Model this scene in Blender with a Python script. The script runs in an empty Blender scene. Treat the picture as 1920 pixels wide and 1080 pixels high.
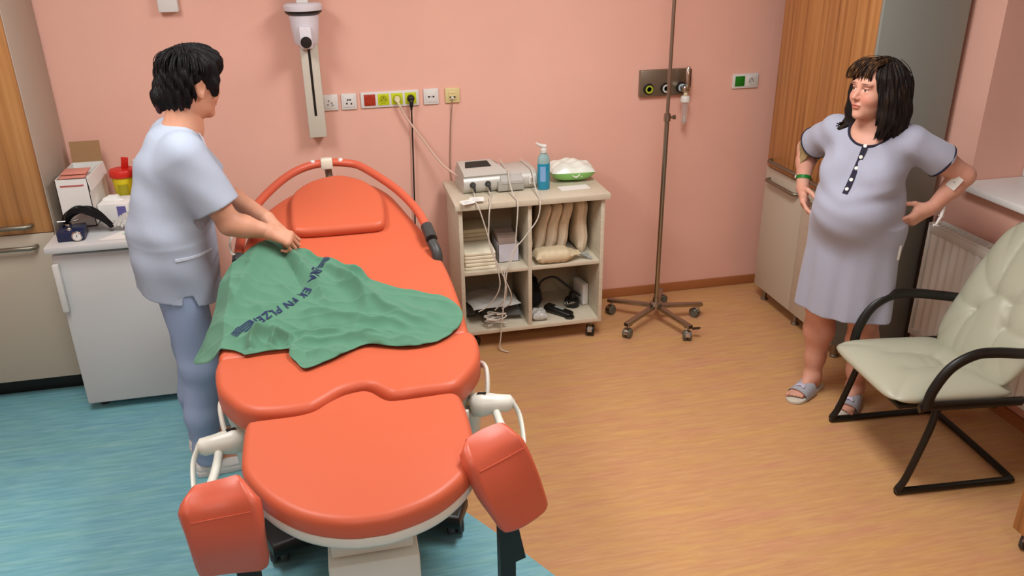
import bpy, bmesh, math, random
import numpy as np
from mathutils import Vector, Matrix, noise
random.seed(7)
sc = bpy.context.scene
COL = sc.collection
PI = math.pi

# ------------------------------------------------------------------ camera
YAW, PITCH, ROLL, FPX = 0.211212567, 0.413051229, -0.0156709619, 1554.01839
CAM = Vector((0.0, -4.4, 2.1))
_cy, _sy, _cp, _sp = math.cos(YAW), math.sin(YAW), math.cos(PITCH), math.sin(PITCH)
_f = Vector((_sy*_cp, _cy*_cp, -_sp)); _r = Vector((_cy, -_sy, 0)); _u = _r.cross(_f)
_c, _s = math.cos(ROLL), math.sin(ROLL)
_r2 = _c*_r + _s*_u; _u2 = -_s*_r + _c*_u
cam_data = bpy.data.cameras.new('camera'); cam = bpy.data.objects.new('camera', cam_data); COL.objects.link(cam)
m3 = Matrix((_r2, _u2, -_f)).transposed()
cam.matrix_world = Matrix.Translation(CAM) @ m3.to_4x4()
cam_data.sensor_width = 36.0; cam_data.lens = FPX/1920*36.0; cam_data.clip_start = 0.02
sc.camera = cam

# ------------------------------------------------------------------ world, lights, exposure
w = bpy.data.worlds.new('world'); sc.world = w; w.use_nodes = True
w.node_tree.nodes['Background'].inputs[0].default_value = (0.75, 0.82, 1.0, 1)
w.node_tree.nodes['Background'].inputs[1].default_value = 0.25
sc.view_settings.view_transform = 'Standard'; sc.view_settings.look = 'None'
sc.view_settings.gamma = 1.0; sc.view_settings.use_curve_mapping = False
sc.view_settings.exposure = 0.0
CEIL = 2.75
LAMPS = [(-0.95, -1.85, 30), (1.05, -1.85, 44), (-0.6, -4.6, 12), (1.0, -4.6, 12)]
for i, (lx, ly, pw) in enumerate(LAMPS):
    ld = bpy.data.lights.new('ceiling_lamp_light', 'AREA'); ld.shape = 'RECTANGLE'; ld.size = 0.55; ld.size_y = 1.15
    ld.energy = pw; ld.color = (0.985, 0.99, 1.0)
    lo = bpy.data.objects.new('ceiling_lamp_light', ld); COL.objects.link(lo); lo.location = (lx, ly, CEIL-0.075)

# ------------------------------------------------------------------ helpers: materials
def hexc(h):
    h = h.lstrip('#'); c = [int(h[i:i+2], 16)/255 for i in (0, 2, 4)]
    return tuple(((x/12.92) if x <= 0.04045 else ((x+0.055)/1.055)**2.4) for x in c)
def mat(name, col, rough=0.5, metal=0.0, spec=0.5, bump=0.0, bscale=200.0, var=0.0, vscale=4.0, coat=0.0, trans=0.0, alpha=1.0, ior=1.45, sub=0.0, emit=None, sheen=0.0):
    if isinstance(col, str): col = hexc(col)
    m = bpy.data.materials.new(name); m.use_nodes = True; nt = m.node_tree; b = nt.nodes['Principled BSDF']
    b.inputs['Base Color'].default_value = (*col, 1); b.inputs['Roughness'].default_value = rough
    b.inputs['Metallic'].default_value = metal; b.inputs['Specular IOR Level'].default_value = spec
    b.inputs['Coat Weight'].default_value = coat; b.inputs['Transmission Weight'].default_value = trans
    b.inputs['Alpha'].default_value = alpha; b.inputs['IOR'].default_value = ior
    b.inputs['Sheen Weight'].default_value = sheen
    if sub > 0:
        b.inputs['Subsurface Weight'].default_value = sub; b.inputs['Subsurface Radius'].default_value = (0.01, 0.004, 0.002); b.inputs['Subsurface Scale'].default_value = 1.0
    if emit: b.inputs['Emission Color'].default_value = (*emit[:3], 1); b.inputs['Emission Strength'].default_value = emit[3]
    if bump > 0 or var > 0:
        tc = nt.nodes.new('ShaderNodeTexCoord')
        if bump > 0:
            n = nt.nodes.new('ShaderNodeTexNoise'); n.inputs['Scale'].default_value = bscale; n.inputs['Detail'].default_value = 3
            bp = nt.nodes.new('ShaderNodeBump'); bp.inputs['Strength'].default_value = bump; bp.inputs['Distance'].default_value = 0.002
            nt.links.new(tc.outputs['Object'], n.inputs['Vector']); nt.links.new(n.outputs['Fac'], bp.inputs['Height']); nt.links.new(bp.outputs['Normal'], b.inputs['Normal'])
        if var > 0:
            n2 = nt.nodes.new('ShaderNodeTexNoise'); n2.inputs['Scale'].default_value = vscale; n2.inputs['Detail'].default_value = 4
            rp = nt.nodes.new('ShaderNodeValToRGB')
            rp.color_ramp.elements[0].position = 0.3; rp.color_ramp.elements[1].position = 0.7
            rp.color_ramp.elements[0].color = (*[c*(1-var) for c in col], 1); rp.color_ramp.elements[1].color = (*[min(1, c*(1+var)) for c in col], 1)
            nt.links.new(tc.outputs['Object'], n2.inputs['Vector']); nt.links.new(n2.outputs['Fac'], rp.inputs['Fac']); nt.links.new(rp.outputs['Color'], b.inputs['Base Color'])
    return m
def streak_mat(name, stops, scale, rough=0.45, bump=0.0, detail=5, mask=None, coat=0.0):
    """noise stretched along one axis: vinyl floor / wood veneer. stops: [(pos, colour)]"""
    m = bpy.data.materials.new(name); m.use_nodes = True; nt = m.node_tree; b = nt.nodes['Principled BSDF']
    tc = nt.nodes.new('ShaderNodeTexCoord'); mp = nt.nodes.new('ShaderNodeMapping'); mp.inputs['Scale'].default_value = scale
    n = nt.nodes.new('ShaderNodeTexNoise'); n.inputs['Scale'].default_value = 1.0; n.inputs['Detail'].default_value = detail; n.inputs['Roughness'].default_value = 0.6
    rp = nt.nodes.new('ShaderNodeValToRGB')
    while len(rp.color_ramp.elements) < len(stops): rp.color_ramp.elements.new(0.5)
    for e, (p, c) in zip(rp.color_ramp.elements, stops):
        e.position = p; e.color = (*(hexc(c) if isinstance(c, str) else c), 1)
    nt.links.new(tc.outputs['Object'], mp.inputs['Vector']); nt.links.new(mp.outputs['Vector'], n.inputs['Vector']); nt.links.new(n.outputs['Fac'], rp.inputs['Fac'])
    nt.links.new(rp.outputs['Color'], b.inputs['Base Color']); b.inputs['Roughness'].default_value = rough; b.inputs['Coat Weight'].default_value = coat
    return m

# ------------------------------------------------------------------ helpers: meshes
def link(name, me, m=None, parent=None, smooth=True, sharp=40):
    if m is not None:
        for mm in (m if isinstance(m, (list, tuple)) else [m]): me.materials.append(mm)
    if smooth:
        me.polygons.foreach_set('use_smooth', [len(p.vertices) < 30 for p in me.polygons])
        if sharp: me.set_sharp_from_angle(angle=math.radians(sharp))
    o = bpy.data.objects.new(name, me); COL.objects.link(o)
    if parent is not None: o.parent = parent
    return o
def obj(name, bm, m=None, parent=None, smooth=True, sharp=40):
    bmesh.ops.recalc_face_normals(bm, faces=bm.faces)
    me = bpy.data.meshes.new(name); bm.to_mesh(me); bm.free()
    return link(name, me, m, parent, smooth, sharp)
def thing(name, label, cat, loc=(0, 0, 0), rotz=0, group=None):
    o = bpy.data.objects.new(name, None); COL.objects.link(o); o.location = loc; o.rotation_euler = (0, 0, rotz)
    o.empty_display_size = 0.05
    o['label'] = label; o['category'] = cat
    if group: o['group'] = group
    return o
def tag(o, label, cat, group=None, kind=None):
    o['label'] = label; o['category'] = cat
    if group: o['group'] = group
    if kind: o['kind'] = kind
    return o
def struct(name, bm, m, **k):
    o = obj(name, bm, m, **k); o['kind'] = 'structure'; return o
def box(bm, x0, x1, y0, y1, z0, z1, bev=0.0, seg=2, mi=0):
    r = bmesh.ops.create_cube(bm, size=1.0)
    vs = r['verts']
    for v in vs:
        v.co = Vector(((x0+x1)/2+v.co.x*(x1-x0), (y0+y1)/2+v.co.y*(y1-y0), (z0+z1)/2+v.co.z*(z1-z0)))
    fs = set(f for v in vs for f in v.link_faces)
    for f in fs: f.material_index = mi
    if bev > 0:
        es = list(set(e for v in vs for e in v.link_edges))
        rr = bmesh.ops.bevel(bm, geom=es, offset=bev, segments=seg, profile=0.5, affect='EDGES')
        for f in rr['faces']: f.material_index = mi
        vs = list(set(rr['verts']) | set(v for v in vs if v.is_valid))
        vs = [v for v in vs if v.is_valid]
    return vs
def BX(*a, **k):
    bm = bmesh.new(); box(bm, *a, **k); return bm
def xform(bm, vs, M):
    for v in vs: v.co = M @ v.co
def catmull(pts, n=8, closed=False):
    P = [Vector(p) for p in pts]; out = []; N = len(P)
    rng = range(N if closed else N-1)
    for i in rng:
        if closed: p0, p1, p2, p3 = P[(i-1) % N], P[i], P[(i+1) % N], P[(i+2) % N]
        else: p0, p1, p2, p3 = P[max(i-1, 0)], P[i], P[i+1], P[min(i+2, N-1)]
        for k in range(n):
            t = k/n; t2 = t*t; t3 = t2*t
            out.append(0.5*((2*p1)+(-p0+p2)*t+(2*p0-5*p1+4*p2-p3)*t2+(-p0+3*p1-3*p2+p3)*t3))
    if not closed: out.append(P[-1].copy())
    return out
def tube(bm, pts, r, seg=10, closed=False, caps=True, flat=None, mi=0):
    """sweep a circle (or an ellipse: flat=(a,b) with up hint z) along pts; r number or list"""
    P = [Vector(p) for p in pts]; N = len(P); rings = []
    if not hasattr(r, '__len__'): r = [r]*N
    prev = None
    for i in range(N):
        if closed: t = (P[(i+1) % N]-P[(i-1) % N])
        else: t = P[min(i+1, N-1)]-P[max(i-1, 0)]
        if t.length < 1e-9: t = Vector((0, 0, 1))
        t.normalize()
        if prev is None:
            h = Vector((0, 0, 1)) if abs(t.z) < 0.9 else Vector((0, 1, 0))
            a = t.cross(h).normalized()
        else:
            a = (prev - t*prev.dot(t)); a = a.normalized() if a.length > 1e-6 else t.orthogonal().normalized()
        prev = a; b = t.cross(a)
        fa, fb = flat if flat else (1, 1)
        rings.append([bm.verts.new(P[i]+r[i]*(fa*math.cos(2*PI*k/seg)*a+fb*math.sin(2*PI*k/seg)*b)) for k in range(seg)])
    for i in range(N if closed else N-1):
        A, B = rings[i], rings[(i+1) % N]
        for k in range(seg):
            f = bm.faces.new((A[k], A[(k+1) % seg], B[(k+1) % seg], B[k])); f.material_index = mi
    if caps and not closed:
        f = bm.faces.new(rings[0][::-1]); f.material_index = mi; f = bm.faces.new(rings[-1]); f.material_index = mi
    return [v for rg in rings for v in rg]
def cyl(bm, p0, p1, r0, r1=None, seg=20, mi=0):
    return tube(bm, [p0, p1], [r0, r0 if r1 is None else r1], seg=seg, mi=mi)
def lathe(bm, prof, seg=28, axis='z', c=(0, 0, 0), mi=0):
    """prof [(radius, height)]"""
    rings = []
    for (r, h) in prof:
        ring = []
        for k in range(seg):
            a = 2*PI*k/seg; x, y = r*math.cos(a), r*math.sin(a)
            if axis == 'z': p = (x, y, h)
            elif axis == 'y': p = (x, -h, y)      # height runs out of the wall (towards -y)
            else: p = (h, x, y)
            ring.append(bm.verts.new((c[0]+p[0], c[1]+p[1], c[2]+p[2])))
        rings.append(ring)
    for A, B in zip(rings, rings[1:]):
        for k in range(seg):
            f = bm.faces.new((A[k], A[(k+1) % seg], B[(k+1) % seg], B[k])); f.material_index = mi
    f = bm.faces.new(rings[0][::-1]); f.material_index = mi; f = bm.faces.new(rings[-1]); f.material_index = mi
    return [v for rg in rings for v in rg]
def pad(bm, outline, z0, z1, r=0.02, seg=5, rb=0.008, mi=0, fan=False):
    """cushion: closed 2D outline extruded from z0 to z1 with a rounded top edge (radius r) and lower edge (rb)"""
    P = [Vector((p[0], p[1])) for p in outline]; N = len(P)
    area = sum(P[i].x*P[(i+1) % N].y-P[(i+1) % N].x*P[i].y for i in range(N))
    if area < 0: P.reverse()
    nrm = []
    for i in range(N):
        t = (P[(i+1) % N]-P[i-1]).normalized(); nrm.append(Vector((t.y, -t.x)))
    def ring(ins, z):
        Q = [P[i]-nrm[i]*ins for i in range(N)]
        if ins > 0:
            for _ in range(12):
                ok = True
                for i in range(N):
                    j = (i+1) % N
                    if (Q[j]-Q[i]).dot(P[j]-P[i]) <= 0 and (Q[j]-Q[i]).length > 1e-7:
                        m_ = (Q[i]+Q[j])/2; e_ = (P[j]-P[i])*0.02; Q[i], Q[j] = m_-e_, m_+e_; ok = False
                if ok: break
        return [bm.verts.new((q.x, q.y, z)) for q in Q]
    R = [ring(rb, z0), ring(rb*0.3, z0+rb*0.3), ring(0, z0+rb)]
    for k in range(seg+1):
        a = k/seg*PI/2; R.append(ring(r*(1-math.cos(a)), z1-r+r*math.sin(a)))
    for A, B in zip(R, R[1:]):
        for i in range(N):
            f = bm.faces.new((A[i], A[(i+1) % N], B[(i+1) % N], B[i])); f.material_index = mi
    f = bm.faces.new(R[0][::-1]); f.material_index = mi
    if fan:
        vc_ = bm.verts.new((sum(v.co.x for v in R[-1])/N, sum(v.co.y for v in R[-1])/N, z1))
        for i in range(N):
            f = bm.faces.new((R[-1][i], R[-1][(i+1) % N], vc_)); f.material_index = mi
        R.append([vc_])
    else:
        f = bm.faces.new(R[-1]); f.material_index = mi
    return [v for rg in R for v in rg]
def rrect(x0, x1, y0, y1, r, n=6):
    out = []
    for cx, cy, a0 in ((x1-r, y1-r, 0), (x0+r, y1-r, PI/2), (x0+r, y0+r, PI), (x1-r, y0+r, 3*PI/2)):
        for k in range(n+1):
            a = a0+k/n*PI/2; out.append((cx+r*math.cos(a), cy+r*math.sin(a)))
    return out
def plate(bm, outline, z0, z1, mi=0):
    vb = [bm.verts.new((p[0], p[1], z0)) for p in outline]; vt = [bm.verts.new((p[0], p[1], z1)) for p in outline]
    n = len(vb)
    for i in range(n):
        f = bm.faces.new((vb[i], vb[(i+1) % n], vt[(i+1) % n], vt[i])); f.material_index = mi
    f = bm.faces.new(vb[::-1]); f.material_index = mi; f = bm.faces.new(vt); f.material_index = mi
    return vb+vt
def text_obj(name, txt, size, m, M, parent=None, bold=0.0, depth=0.0005):
    cu = bpy.data.curves.new(name, 'FONT'); cu.body = txt; cu.size = size; cu.align_x = 'CENTER'; cu.align_y = 'CENTER'; cu.extrude = depth; cu.offset = bold
    cu.resolution_u = 3
    t = bpy.data.objects.new(name+'_c', cu); COL.objects.link(t)
    me = bpy.data.meshes.new_from_object(t.evaluated_get(bpy.context.evaluated_depsgraph_get()))
    bpy.data.objects.remove(t); me.transform(M); me.name = name
    me.materials.clear()
    return link(name, me, m, parent, smooth=False)
def wallM(x, y, z):   # text facing -y on the back wall
    return Matrix.Translation((x, y, z)) @ Matrix.Rotation(PI/2, 4, 'X')

# ------------------------------------------------------------------ materials
M = {}
M['pink'] = mat('wall_pink', (0.80, 0.455, 0.355), 0.75, bump=0.25, bscale=260, var=0.03, vscale=2)
M['ceil'] = mat('ceiling_white', (0.88, 0.88, 0.87), 0.9)
M['greyp'] = mat('grey_panel', '#8b9088', 0.5)
M['beige'] = mat('beige_laminate', '#bcb29f', 0.42)
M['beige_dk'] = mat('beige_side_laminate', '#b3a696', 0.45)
M['cartlam'] = streak_mat('light_wood_laminate', [(0.3, '#c3b9a2'), (0.7, '#d1c7b1')], (6, 6, 60), 0.45)
M['wood'] = streak_mat('zebrano_veneer', [(0.28, '#7f5029'), (0.42, '#a8723e'), (0.55, '#b67f48'), (0.75, '#c4935c')], (30, 30, 0.7), 0.4, detail=4)
M['wood_top'] = streak_mat('veneer_top', [(0.28, '#744a27'), (0.42, '#9a693a'), (0.55, '#a87644'), (0.75, '#b68a58')], (30, 1.0, 30), 0.4, detail=4)
M['steel'] = mat('stainless_steel', '#a29c90', 0.28, 1.0)
M['steel_br'] = mat('brushed_steel', '#8f8878', 0.4, 0.9)
M['chrome'] = mat('chrome', '#c8c4bc', 0.12, 1.0)
M['white'] = mat('white_plastic', '#dcdad4', 0.35)
M['whitem'] = mat('white_enamel', '#cfcfcd', 0.3)
M['ivory'] = mat('ivory_plastic', '#d9c98f', 0.4)
M['cream_m'] = mat('bed_white_plastic', '#dcdccf', 0.32)
M['black'] = mat('black_plastic', '#14130f', 0.4)
M['blackm'] = mat('black_metal', '#16140f', 0.35, spec=0.5)
M['dgrey'] = mat('dark_grey_plastic', '#3a3a38', 0.45)
M['orange'] = mat('orange_vinyl', (0.585, 0.118, 0.053), 0.42, bump=0.10, bscale=500, spec=0.4)
M['orange_rail'] = mat('orange_rail_vinyl', (0.60, 0.112, 0.056), 0.4, bump=0.10, bscale=500)
M['paper'] = mat('white_paper', '#e6e4de', 0.8)
M['card'] = mat('brown_cardboard', '#a07c55', 0.85)
M['wrap'] = mat('tan_paper_wrap', '#eedbc0', 0.7, var=0.05, vscale=30)
M['creamf'] = mat('cream_fabric', '#e8e0c6', 0.9, bump=0.4, bscale=300)
M['leather'] = mat('cream_leather', '#b0b09a', 0.38, bump=0.2, bscale=350, spec=0.5)
M['skirt'] = mat('skirting_vinyl', '#a86a3e', 0.5)
M['rad'] = mat('radiator_enamel', '#ece9e0', 0.35)
M['sill'] = mat('sill_stone', '#e6e7e4', 0.3)
M['rubber'] = mat('grey_rubber', '#4d4c44', 0.6)
M['silver'] = mat('silver_plastic', '#c6c5bc', 0.35, 0.15)
M['glassy'] = mat('clear_plastic', (0.9, 0.9, 0.9), 0.1, trans=0.85, ior=1.2)
M['cable_w'] = mat('cable_white', '#cfc8bb', 0.5)
M['cable_p'] = mat('cable_pale', '#d8b7a4', 0.5)
M['yellow'] = mat('yellow_plastic', '#dcc61e', 0.4)
M['lime'] = mat('lime_plastic', '#c3cf1c', 0.4)
M['red'] = mat('red_plastic', '#cf2a1c', 0.4)
M['redsock'] = mat('dull_red_plastic', '#a8351f', 0.35)
M['green'] = mat('green_plastic', '#1f7a1c', 0.35)
M['navy'] = mat('navy_print', '#26305a', 0.8)
M['purple'] = mat('purple_print', '#6a63a0', 0.6)

# ------------------------------------------------------------------ room shell
XR, XL, YB, SILL = 2.87, -2.45, -5.7, 0.98
def floor_material():
    m = bpy.data.materials.new('floor_vinyl'); m.use_nodes = True; nt = m.node_tree; b = nt.nodes['Principled BSDF']
    tc = nt.nodes.new('ShaderNodeTexCoord')
    def layer(scale, stops, rot=0.0):
        mp = nt.nodes.new('ShaderNodeMapping'); mp.inputs['Scale'].default_value = scale; mp.inputs['Rotation'].default_value = (0, 0, rot)
        n = nt.nodes.new('ShaderNodeTexNoise'); n.inputs['Scale'].default_value = 1; n.inputs['Detail'].default_value = 5; n.inputs['Roughness'].default_value = 0.62; n.inputs['Distortion'].default_value = 0.3
        rp = nt.nodes.new('ShaderNodeValToRGB')
        while len(rp.color_ramp.elements) < len(stops): rp.color_ramp.elements.new(0.5)
        for e, (p, c) in zip(rp.color_ramp.elements, stops): e.position = p; e.color = (*hexc(c), 1)
        nt.links.new(tc.outputs['Object'], mp.inputs['Vector']); nt.links.new(mp.outputs['Vector'], n.inputs['Vector']); nt.links.new(n.outputs['Fac'], rp.inputs['Fac'])
        return rp.outputs['Color']
    def mixc(a, b_, fac):
        n = nt.nodes.new('ShaderNodeMix'); n.data_type = 'RGBA'; n.inputs['Factor'].default_value = fac; nt.links.new(a, n.inputs['A']); nt.links.new(b_, n.inputs['B']); return n.outputs['Result']
    orange = layer((6.5, 60, 1), [(0.28, '#b4805c'), (0.46, '#c19064'), (0.58, '#c99b6a'), (0.74, '#d1a87c')])
    orange = mixc(orange, layer((2.6, 17, 1), [(0.32, '#c58a70'), (0.5, '#c49664'), (0.68, '#cda25c')]), 0.45)
    blue = layer((6.0, 52, 1), [(0.28, '#5c97a4'), (0.46, '#72b0bd'), (0.58, '#84bfc6'), (0.74, '#a0d0d4')])
    blue = mixc(blue, layer((2.4, 15, 1), [(0.32, '#74a9c0'), (0.5, '#78b2bc'), (0.68, '#86bbb0')]), 0.45)
    # colour change: inside a large circle the sheet is blue
    sep = nt.nodes.new('ShaderNodeVectorMath'); sep.operation = 'DISTANCE'; sep.inputs[1].default_value = (CX, CY, 0)
    nt.links.new(tc.outputs['Object'], sep.inputs[0])
    lt = nt.nodes.new('ShaderNodeMath'); lt.operation = 'LESS_THAN'; lt.inputs[1].default_value = CR
    nt.links.new(sep.outputs['Value'], lt.inputs[0])
    mx = nt.nodes.new('ShaderNodeMix'); mx.data_type = 'RGBA'
    nt.links.new(lt.outputs[0], mx.inputs['Factor']); nt.links.new(orange, mx.inputs['A']); nt.links.new(blue, mx.inputs['B'])
    nt.links.new(mx.outputs['Result'], b.inputs['Base Color'])
    b.inputs['Roughness'].default_value = 0.42; b.inputs['Specular IOR Level'].default_value = 0.4
    return m
CX, CY, CR = -6.38, -6.11, 8.0
M['floor'] = floor_material()
struct('floor', BX(XL, XR+0.6, YB, 0.15, -0.06, 0), M['floor'])
struct('ceiling', BX(XL, XR+0.6, YB, 0.15, CEIL, CEIL+0.06), M['ceil'])
struct('wall_back', BX(XL, XR+0.6, 0, 0.15, 0, CEIL), M['pink'])
struct('wall_left', BX(XL-0.15, XL, YB, 0.15, 0, CEIL), M['pink'])
struct('wall_front', BX(XL, XR+0.6, YB-0.15, YB, 0, CEIL), M['pink'])
# right wall with a window niche
NY0, NY1, NTOP, NX = -3.0, -1.21, 2.45, XR+0.32
bm = bmesh.new()
box(bm, XR, XR+0.5, YB, 0.0, 0, SILL-0.035); box(bm, XR, XR+0.5, NY1, 0.0, SILL-0.035, CEIL)
box(bm, XR, XR+0.5, YB, NY0, SILL-0.035, CEIL); box(bm, XR, XR+0.5, NY0, NY1, NTOP, CEIL)
struct('wall_right', bm, M['pink'], smooth=False)
# window sill
bm = bmesh.new(); box(bm, XR-0.062, XR+0.33, NY0-0.03, NY1-0.002, SILL-0.033, SILL, 0.006)
struct('trim_1', bm, M['sill'])
# window
wn = bpy.data.objects.new('window_1', None); COL.objects.link(wn); wn['kind'] = 'structure'
bm = bmesh.new()
wx0, wx1 = XR+0.28, XR+0.34
for a in ((NY0, NY0+0.06, SILL, NTOP), (NY1-0.06, NY1, SILL, NTOP), (NY0, NY1, SILL, SILL+0.07), (NY0, NY1, NTOP-0.07, NTOP), ((NY0+NY1)/2-0.05, (NY0+NY1)/2+0.05, SILL, NTOP)):
    k_ = 0.002 if a[1]-a[0] > 1 else 0.0; box(bm, wx0+k_, wx1+k_, a[0]+0.001+k_, a[1]-0.001-k_, a[2]+0.001+k_, a[3]-0.001-k_, 0.003)
obj('window_frame', bm, M['white'], wn)
bm = BX(wx0+0.025, wx0+0.035, NY0+0.05, NY1-0.05, SILL+0.06, NTOP-0.06)
obj('pane', bm, mat('window_glass', (0.8, 0.85, 0.9), 0.03, trans=0.9), wn)
bm = BX(XR+0.335, XR+0.345, NY0, NY1, SILL, NTOP)
obj('window_blind', bm, mat('closed_blind', '#8d8f93', 0.8), wn)
# baseboards
bm = BX(XL, XR, -0.012, 0, 0, 0.058, 0.003); struct('baseboard_back', bm, M['skirt'])
bm = BX(XR-0.012, XR, YB, -0.013, 0, 0.058, 0.003); struct('baseboard_right', bm, M['skirt'])
bm = BX(XL, XL+0.012, YB, -0.013, 0, 0.058, 0.003); struct('baseboard_left', bm, M['skirt'])
# ceiling lamps (the light sources)
for i, (lx, ly, pw) in enumerate(LAMPS):
    t = thing('ceiling_lamp', ['white ceiling light fitting above the orange bed', 'white ceiling light fitting above the drip stand side', 'white ceiling light fitting behind the bed foot, camera side', 'white ceiling light fitting above the chair, camera side'][i], 'lamp', (lx, ly, CEIL))
    obj('housing', BX(-0.31, 0.31, -0.61, 0.61, -0.07, 0, 0.005), M['white'], t)
    obj('diffuser', BX(-0.28, 0.28, -0.58, 0.58, -0.073, -0.069), mat('lamp_diffuser', (0.9, 0.9, 0.88), 0.6, emit=(1, 0.96, 0.9, 2.0)), t)

# ------------------------------------------------------------------ left tall cabinet
CABX, CABF = -1.29, -0.455
def bar_handle(parent, p0, p1, out, m, w=0.011, h=0.016, label=None):
    """flat bow handle: bar held off the door by two posts; out = unit vector away from the door"""
    bm = bmesh.new(); p0, p1, o = Vector(p0), Vector(p1), Vector(out)
    d = (p1-p0).normalized()
    tube(bm, [p0, p0+o*0.022+d*0.004, p0+o*0.03+d*0.018, p1+o*0.03-d*0.018, p1+o*0.022-d*0.004, p1], 0.0105, seg=10)
    return obj('handle', bm, m, parent)
t = thing('tall_cabinet', 'tall cabinet with striped wood upper door and beige lower door beside the white fridge', 'cabinet', (-1.89, CABF/2, 0))
def lbx(name, a, m, parent, bev=0.002):
    lx, ly = -1.89, CABF/2
    return obj(name, BX(a[0]-lx, a[1]-lx, a[2]-ly, a[3]-ly, a[4], a[5], bev), m, parent)
lbx('body', (XL+0.005, CABX, CABF+0.018, -0.016, 0.10, 2.5), M['beige_dk'], t)
lbx('plinth', (XL+0.005, CABX-0.02, CABF+0.08, -0.03, 0.0, 0.10), M['black'], t)
for k, (a, b) in enumerate(((CABX-0.575, CABX-0.003), (XL+0.008, CABX-0.579))):
    d = lbx('upper_door', (a, b, CABF-0.002, CABF+0.017, 0.846, 2.497), M['wood'], t)
    bar_handle(d, (a+1.89+(0.40 if k else 0.30), CABF/2-0.002, 0.885), (a+1.89+0.49, CABF/2-0.002, 0.885), (0, -1, 0), M['steel_br'])
    d = lbx('lower_door', (a, b, CABF-0.002, CABF+0.017, 0.105, 0.842), M['beige'], t)
    bar_handle(d, (a+1.89+0.28, CABF/2-0.002, 0.785), (a+1.89+0.49, CABF/2-0.002, 0.785), (0, -1, 0), M['steel_br'])

# ------------------------------------------------------------------ right tall cabinet
RF, RY0, RY1 = 2.40, -1.035, -0.205
t = thing('tall_cabinet', 'tall corner cabinet with striped wood upper doors, beige lower doors and grey side panel', 'cabinet', (2.63, -0.62, 0))
def rbx(name, a, m, parent, bev=0.002):
    return obj(name, BX(a[0]-2.63, a[1]-2.63, a[2]+0.62, a[3]+0.62, a[4], a[5], bev), m, parent)
rbx('body', (RF+0.02, XR-0.035, RY0+0.018, RY1, 0.085, 2.5), M['beige_dk'], t)
rbx('side_panel', (RF, XR-0.034, RY0-0.003, RY0+0.016, 0.085, 2.5), M['greyp'], t)
ym = -0.61
for (a, b) in ((RY0+0.018, ym-0.0015), (ym+0.0015, RY1)):
    d = rbx('upper_door', (RF, RF+0.019, a, b, 0.822, 2.497), M['wood'], t)
    ha, hb = (b-0.05+0.62, b-0.36+0.62) if b > ym+0.1 else (a+0.05+0.62, a+0.35+0.62)
    bar_handle(d, (RF-2.63, ha, 0.865), (RF-2.63, hb, 0.865), (-1, 0, 0), M['steel_br'])
    d = rbx('lower_door', (RF, RF+0.019, a, b, 0.09, 0.818), M['beige'], t)
    bar_handle(d, (RF-2.63, ha, 0.755), (RF-2.63, hb, 0.755), (-1, 0, 0), M['steel_br'])
for (x, y) in ((RF+0.05, RY0+0.03), (RF+0.05, RY1-0.05), (XR-0.06, RY0+0.03), (XR-0.06, RY1-0.05), (RF+0.05, ym)):
    bm = bmesh.new(); lathe(bm, [(0.022, 0), (0.022, 0.008), (0.014, 0.014), (0.014, 0.085)], 14, c=(x-2.63, y+0.62, 0)); obj('leg', bm, M['steel_br'], t)
# dark upright in the gap between cabinet and radiator
bm = bmesh.new(); cyl(bm, (XR-0.052, RY0-0.030, 0), (XR-0.052, RY0-0.030, 0.80), 0.013, seg=14)
cyl(bm, (XR-0.052, RY0-0.030, 0.0), (XR-0.052, RY0-0.030, 0.012), 0.022, seg=16)
tag(obj('dark_post', bm, mat('dark_brown', '#2c1d14', 0.5)), 'thin dark brown upright pipe between grey cabinet side and radiator', 'post')

# ------------------------------------------------------------------ radiator
t = thing('radiator', 'white ribbed panel radiator under the window sill', 'radiator', (XR-0.055, -1.95, 0.16))
L = 0.82
bm = bmesh.new(); n = 33
# corrugated front panel
ys = np.linspace(-L+0.02, L-0.02, n*6+1)
vb, vt = [], []
for y in ys:
    ph = ((y+L-0.02)/(2*L-0.04)*n) % 1.0
    d = 0.0 if ph < 0.45 else 0.009*min(1, min((ph-0.45)/0.12, (1-ph)/0.12))
    x = -0.036-d
    vb.append(bm.verts.new((x, y, 0.03))); vt.append(bm.verts.new((x, y, 0.55)))
for i in range(len(ys)-1): bm.faces.new((vb[i], vb[i+1], vt[i+1], vt[i]))
box(bm, -0.035, -0.02, -L+0.01, L-0.01, 0.0, 0.585, 0.003); box(bm, -0.046, -0.020, -L+0.01, L-0.01, 0.548, 0.59, 0.004); box(bm, -0.046, -0.020, -L+0.01, L-0.01, 0.0, 0.034, 0.004)
obj('front_panel', bm, M['rad'], t)
bm = BX(0.01, 0.024, -L+0.01, L-0.01, 0.0, 0.585, 0.003); obj('rear_panel', bm, M['rad'], t)
for s in (-1, 1):
    obj('end_cover', BX(-0.046, 0.03, s*L-0.006, s*L+0.006, 0.0, 0.595, 0.002), M['rad'], t)
bm = bmesh.new(); box(bm, -0.046, -0.036, -L, L, 0.585, 0.597, 0.001); box(bm, 0.02, 0.03, -L, L, 0.585, 0.597, 0.001)
for k in range(60):
    y = -L+0.015+k*(2*L-0.03)/59; box(bm, -0.037, 0.021, y-0.002, y+0.002, 0.583, 0.593)
obj('top_grille', bm, M['rad'], t)
for s in (-1, 1): obj('wall_bracket', BX(0.02, 0.0545, s*0.6-0.015, s*0.6+0.015, 0.05, 0.5, 0.001), M['rad'], t)

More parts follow.
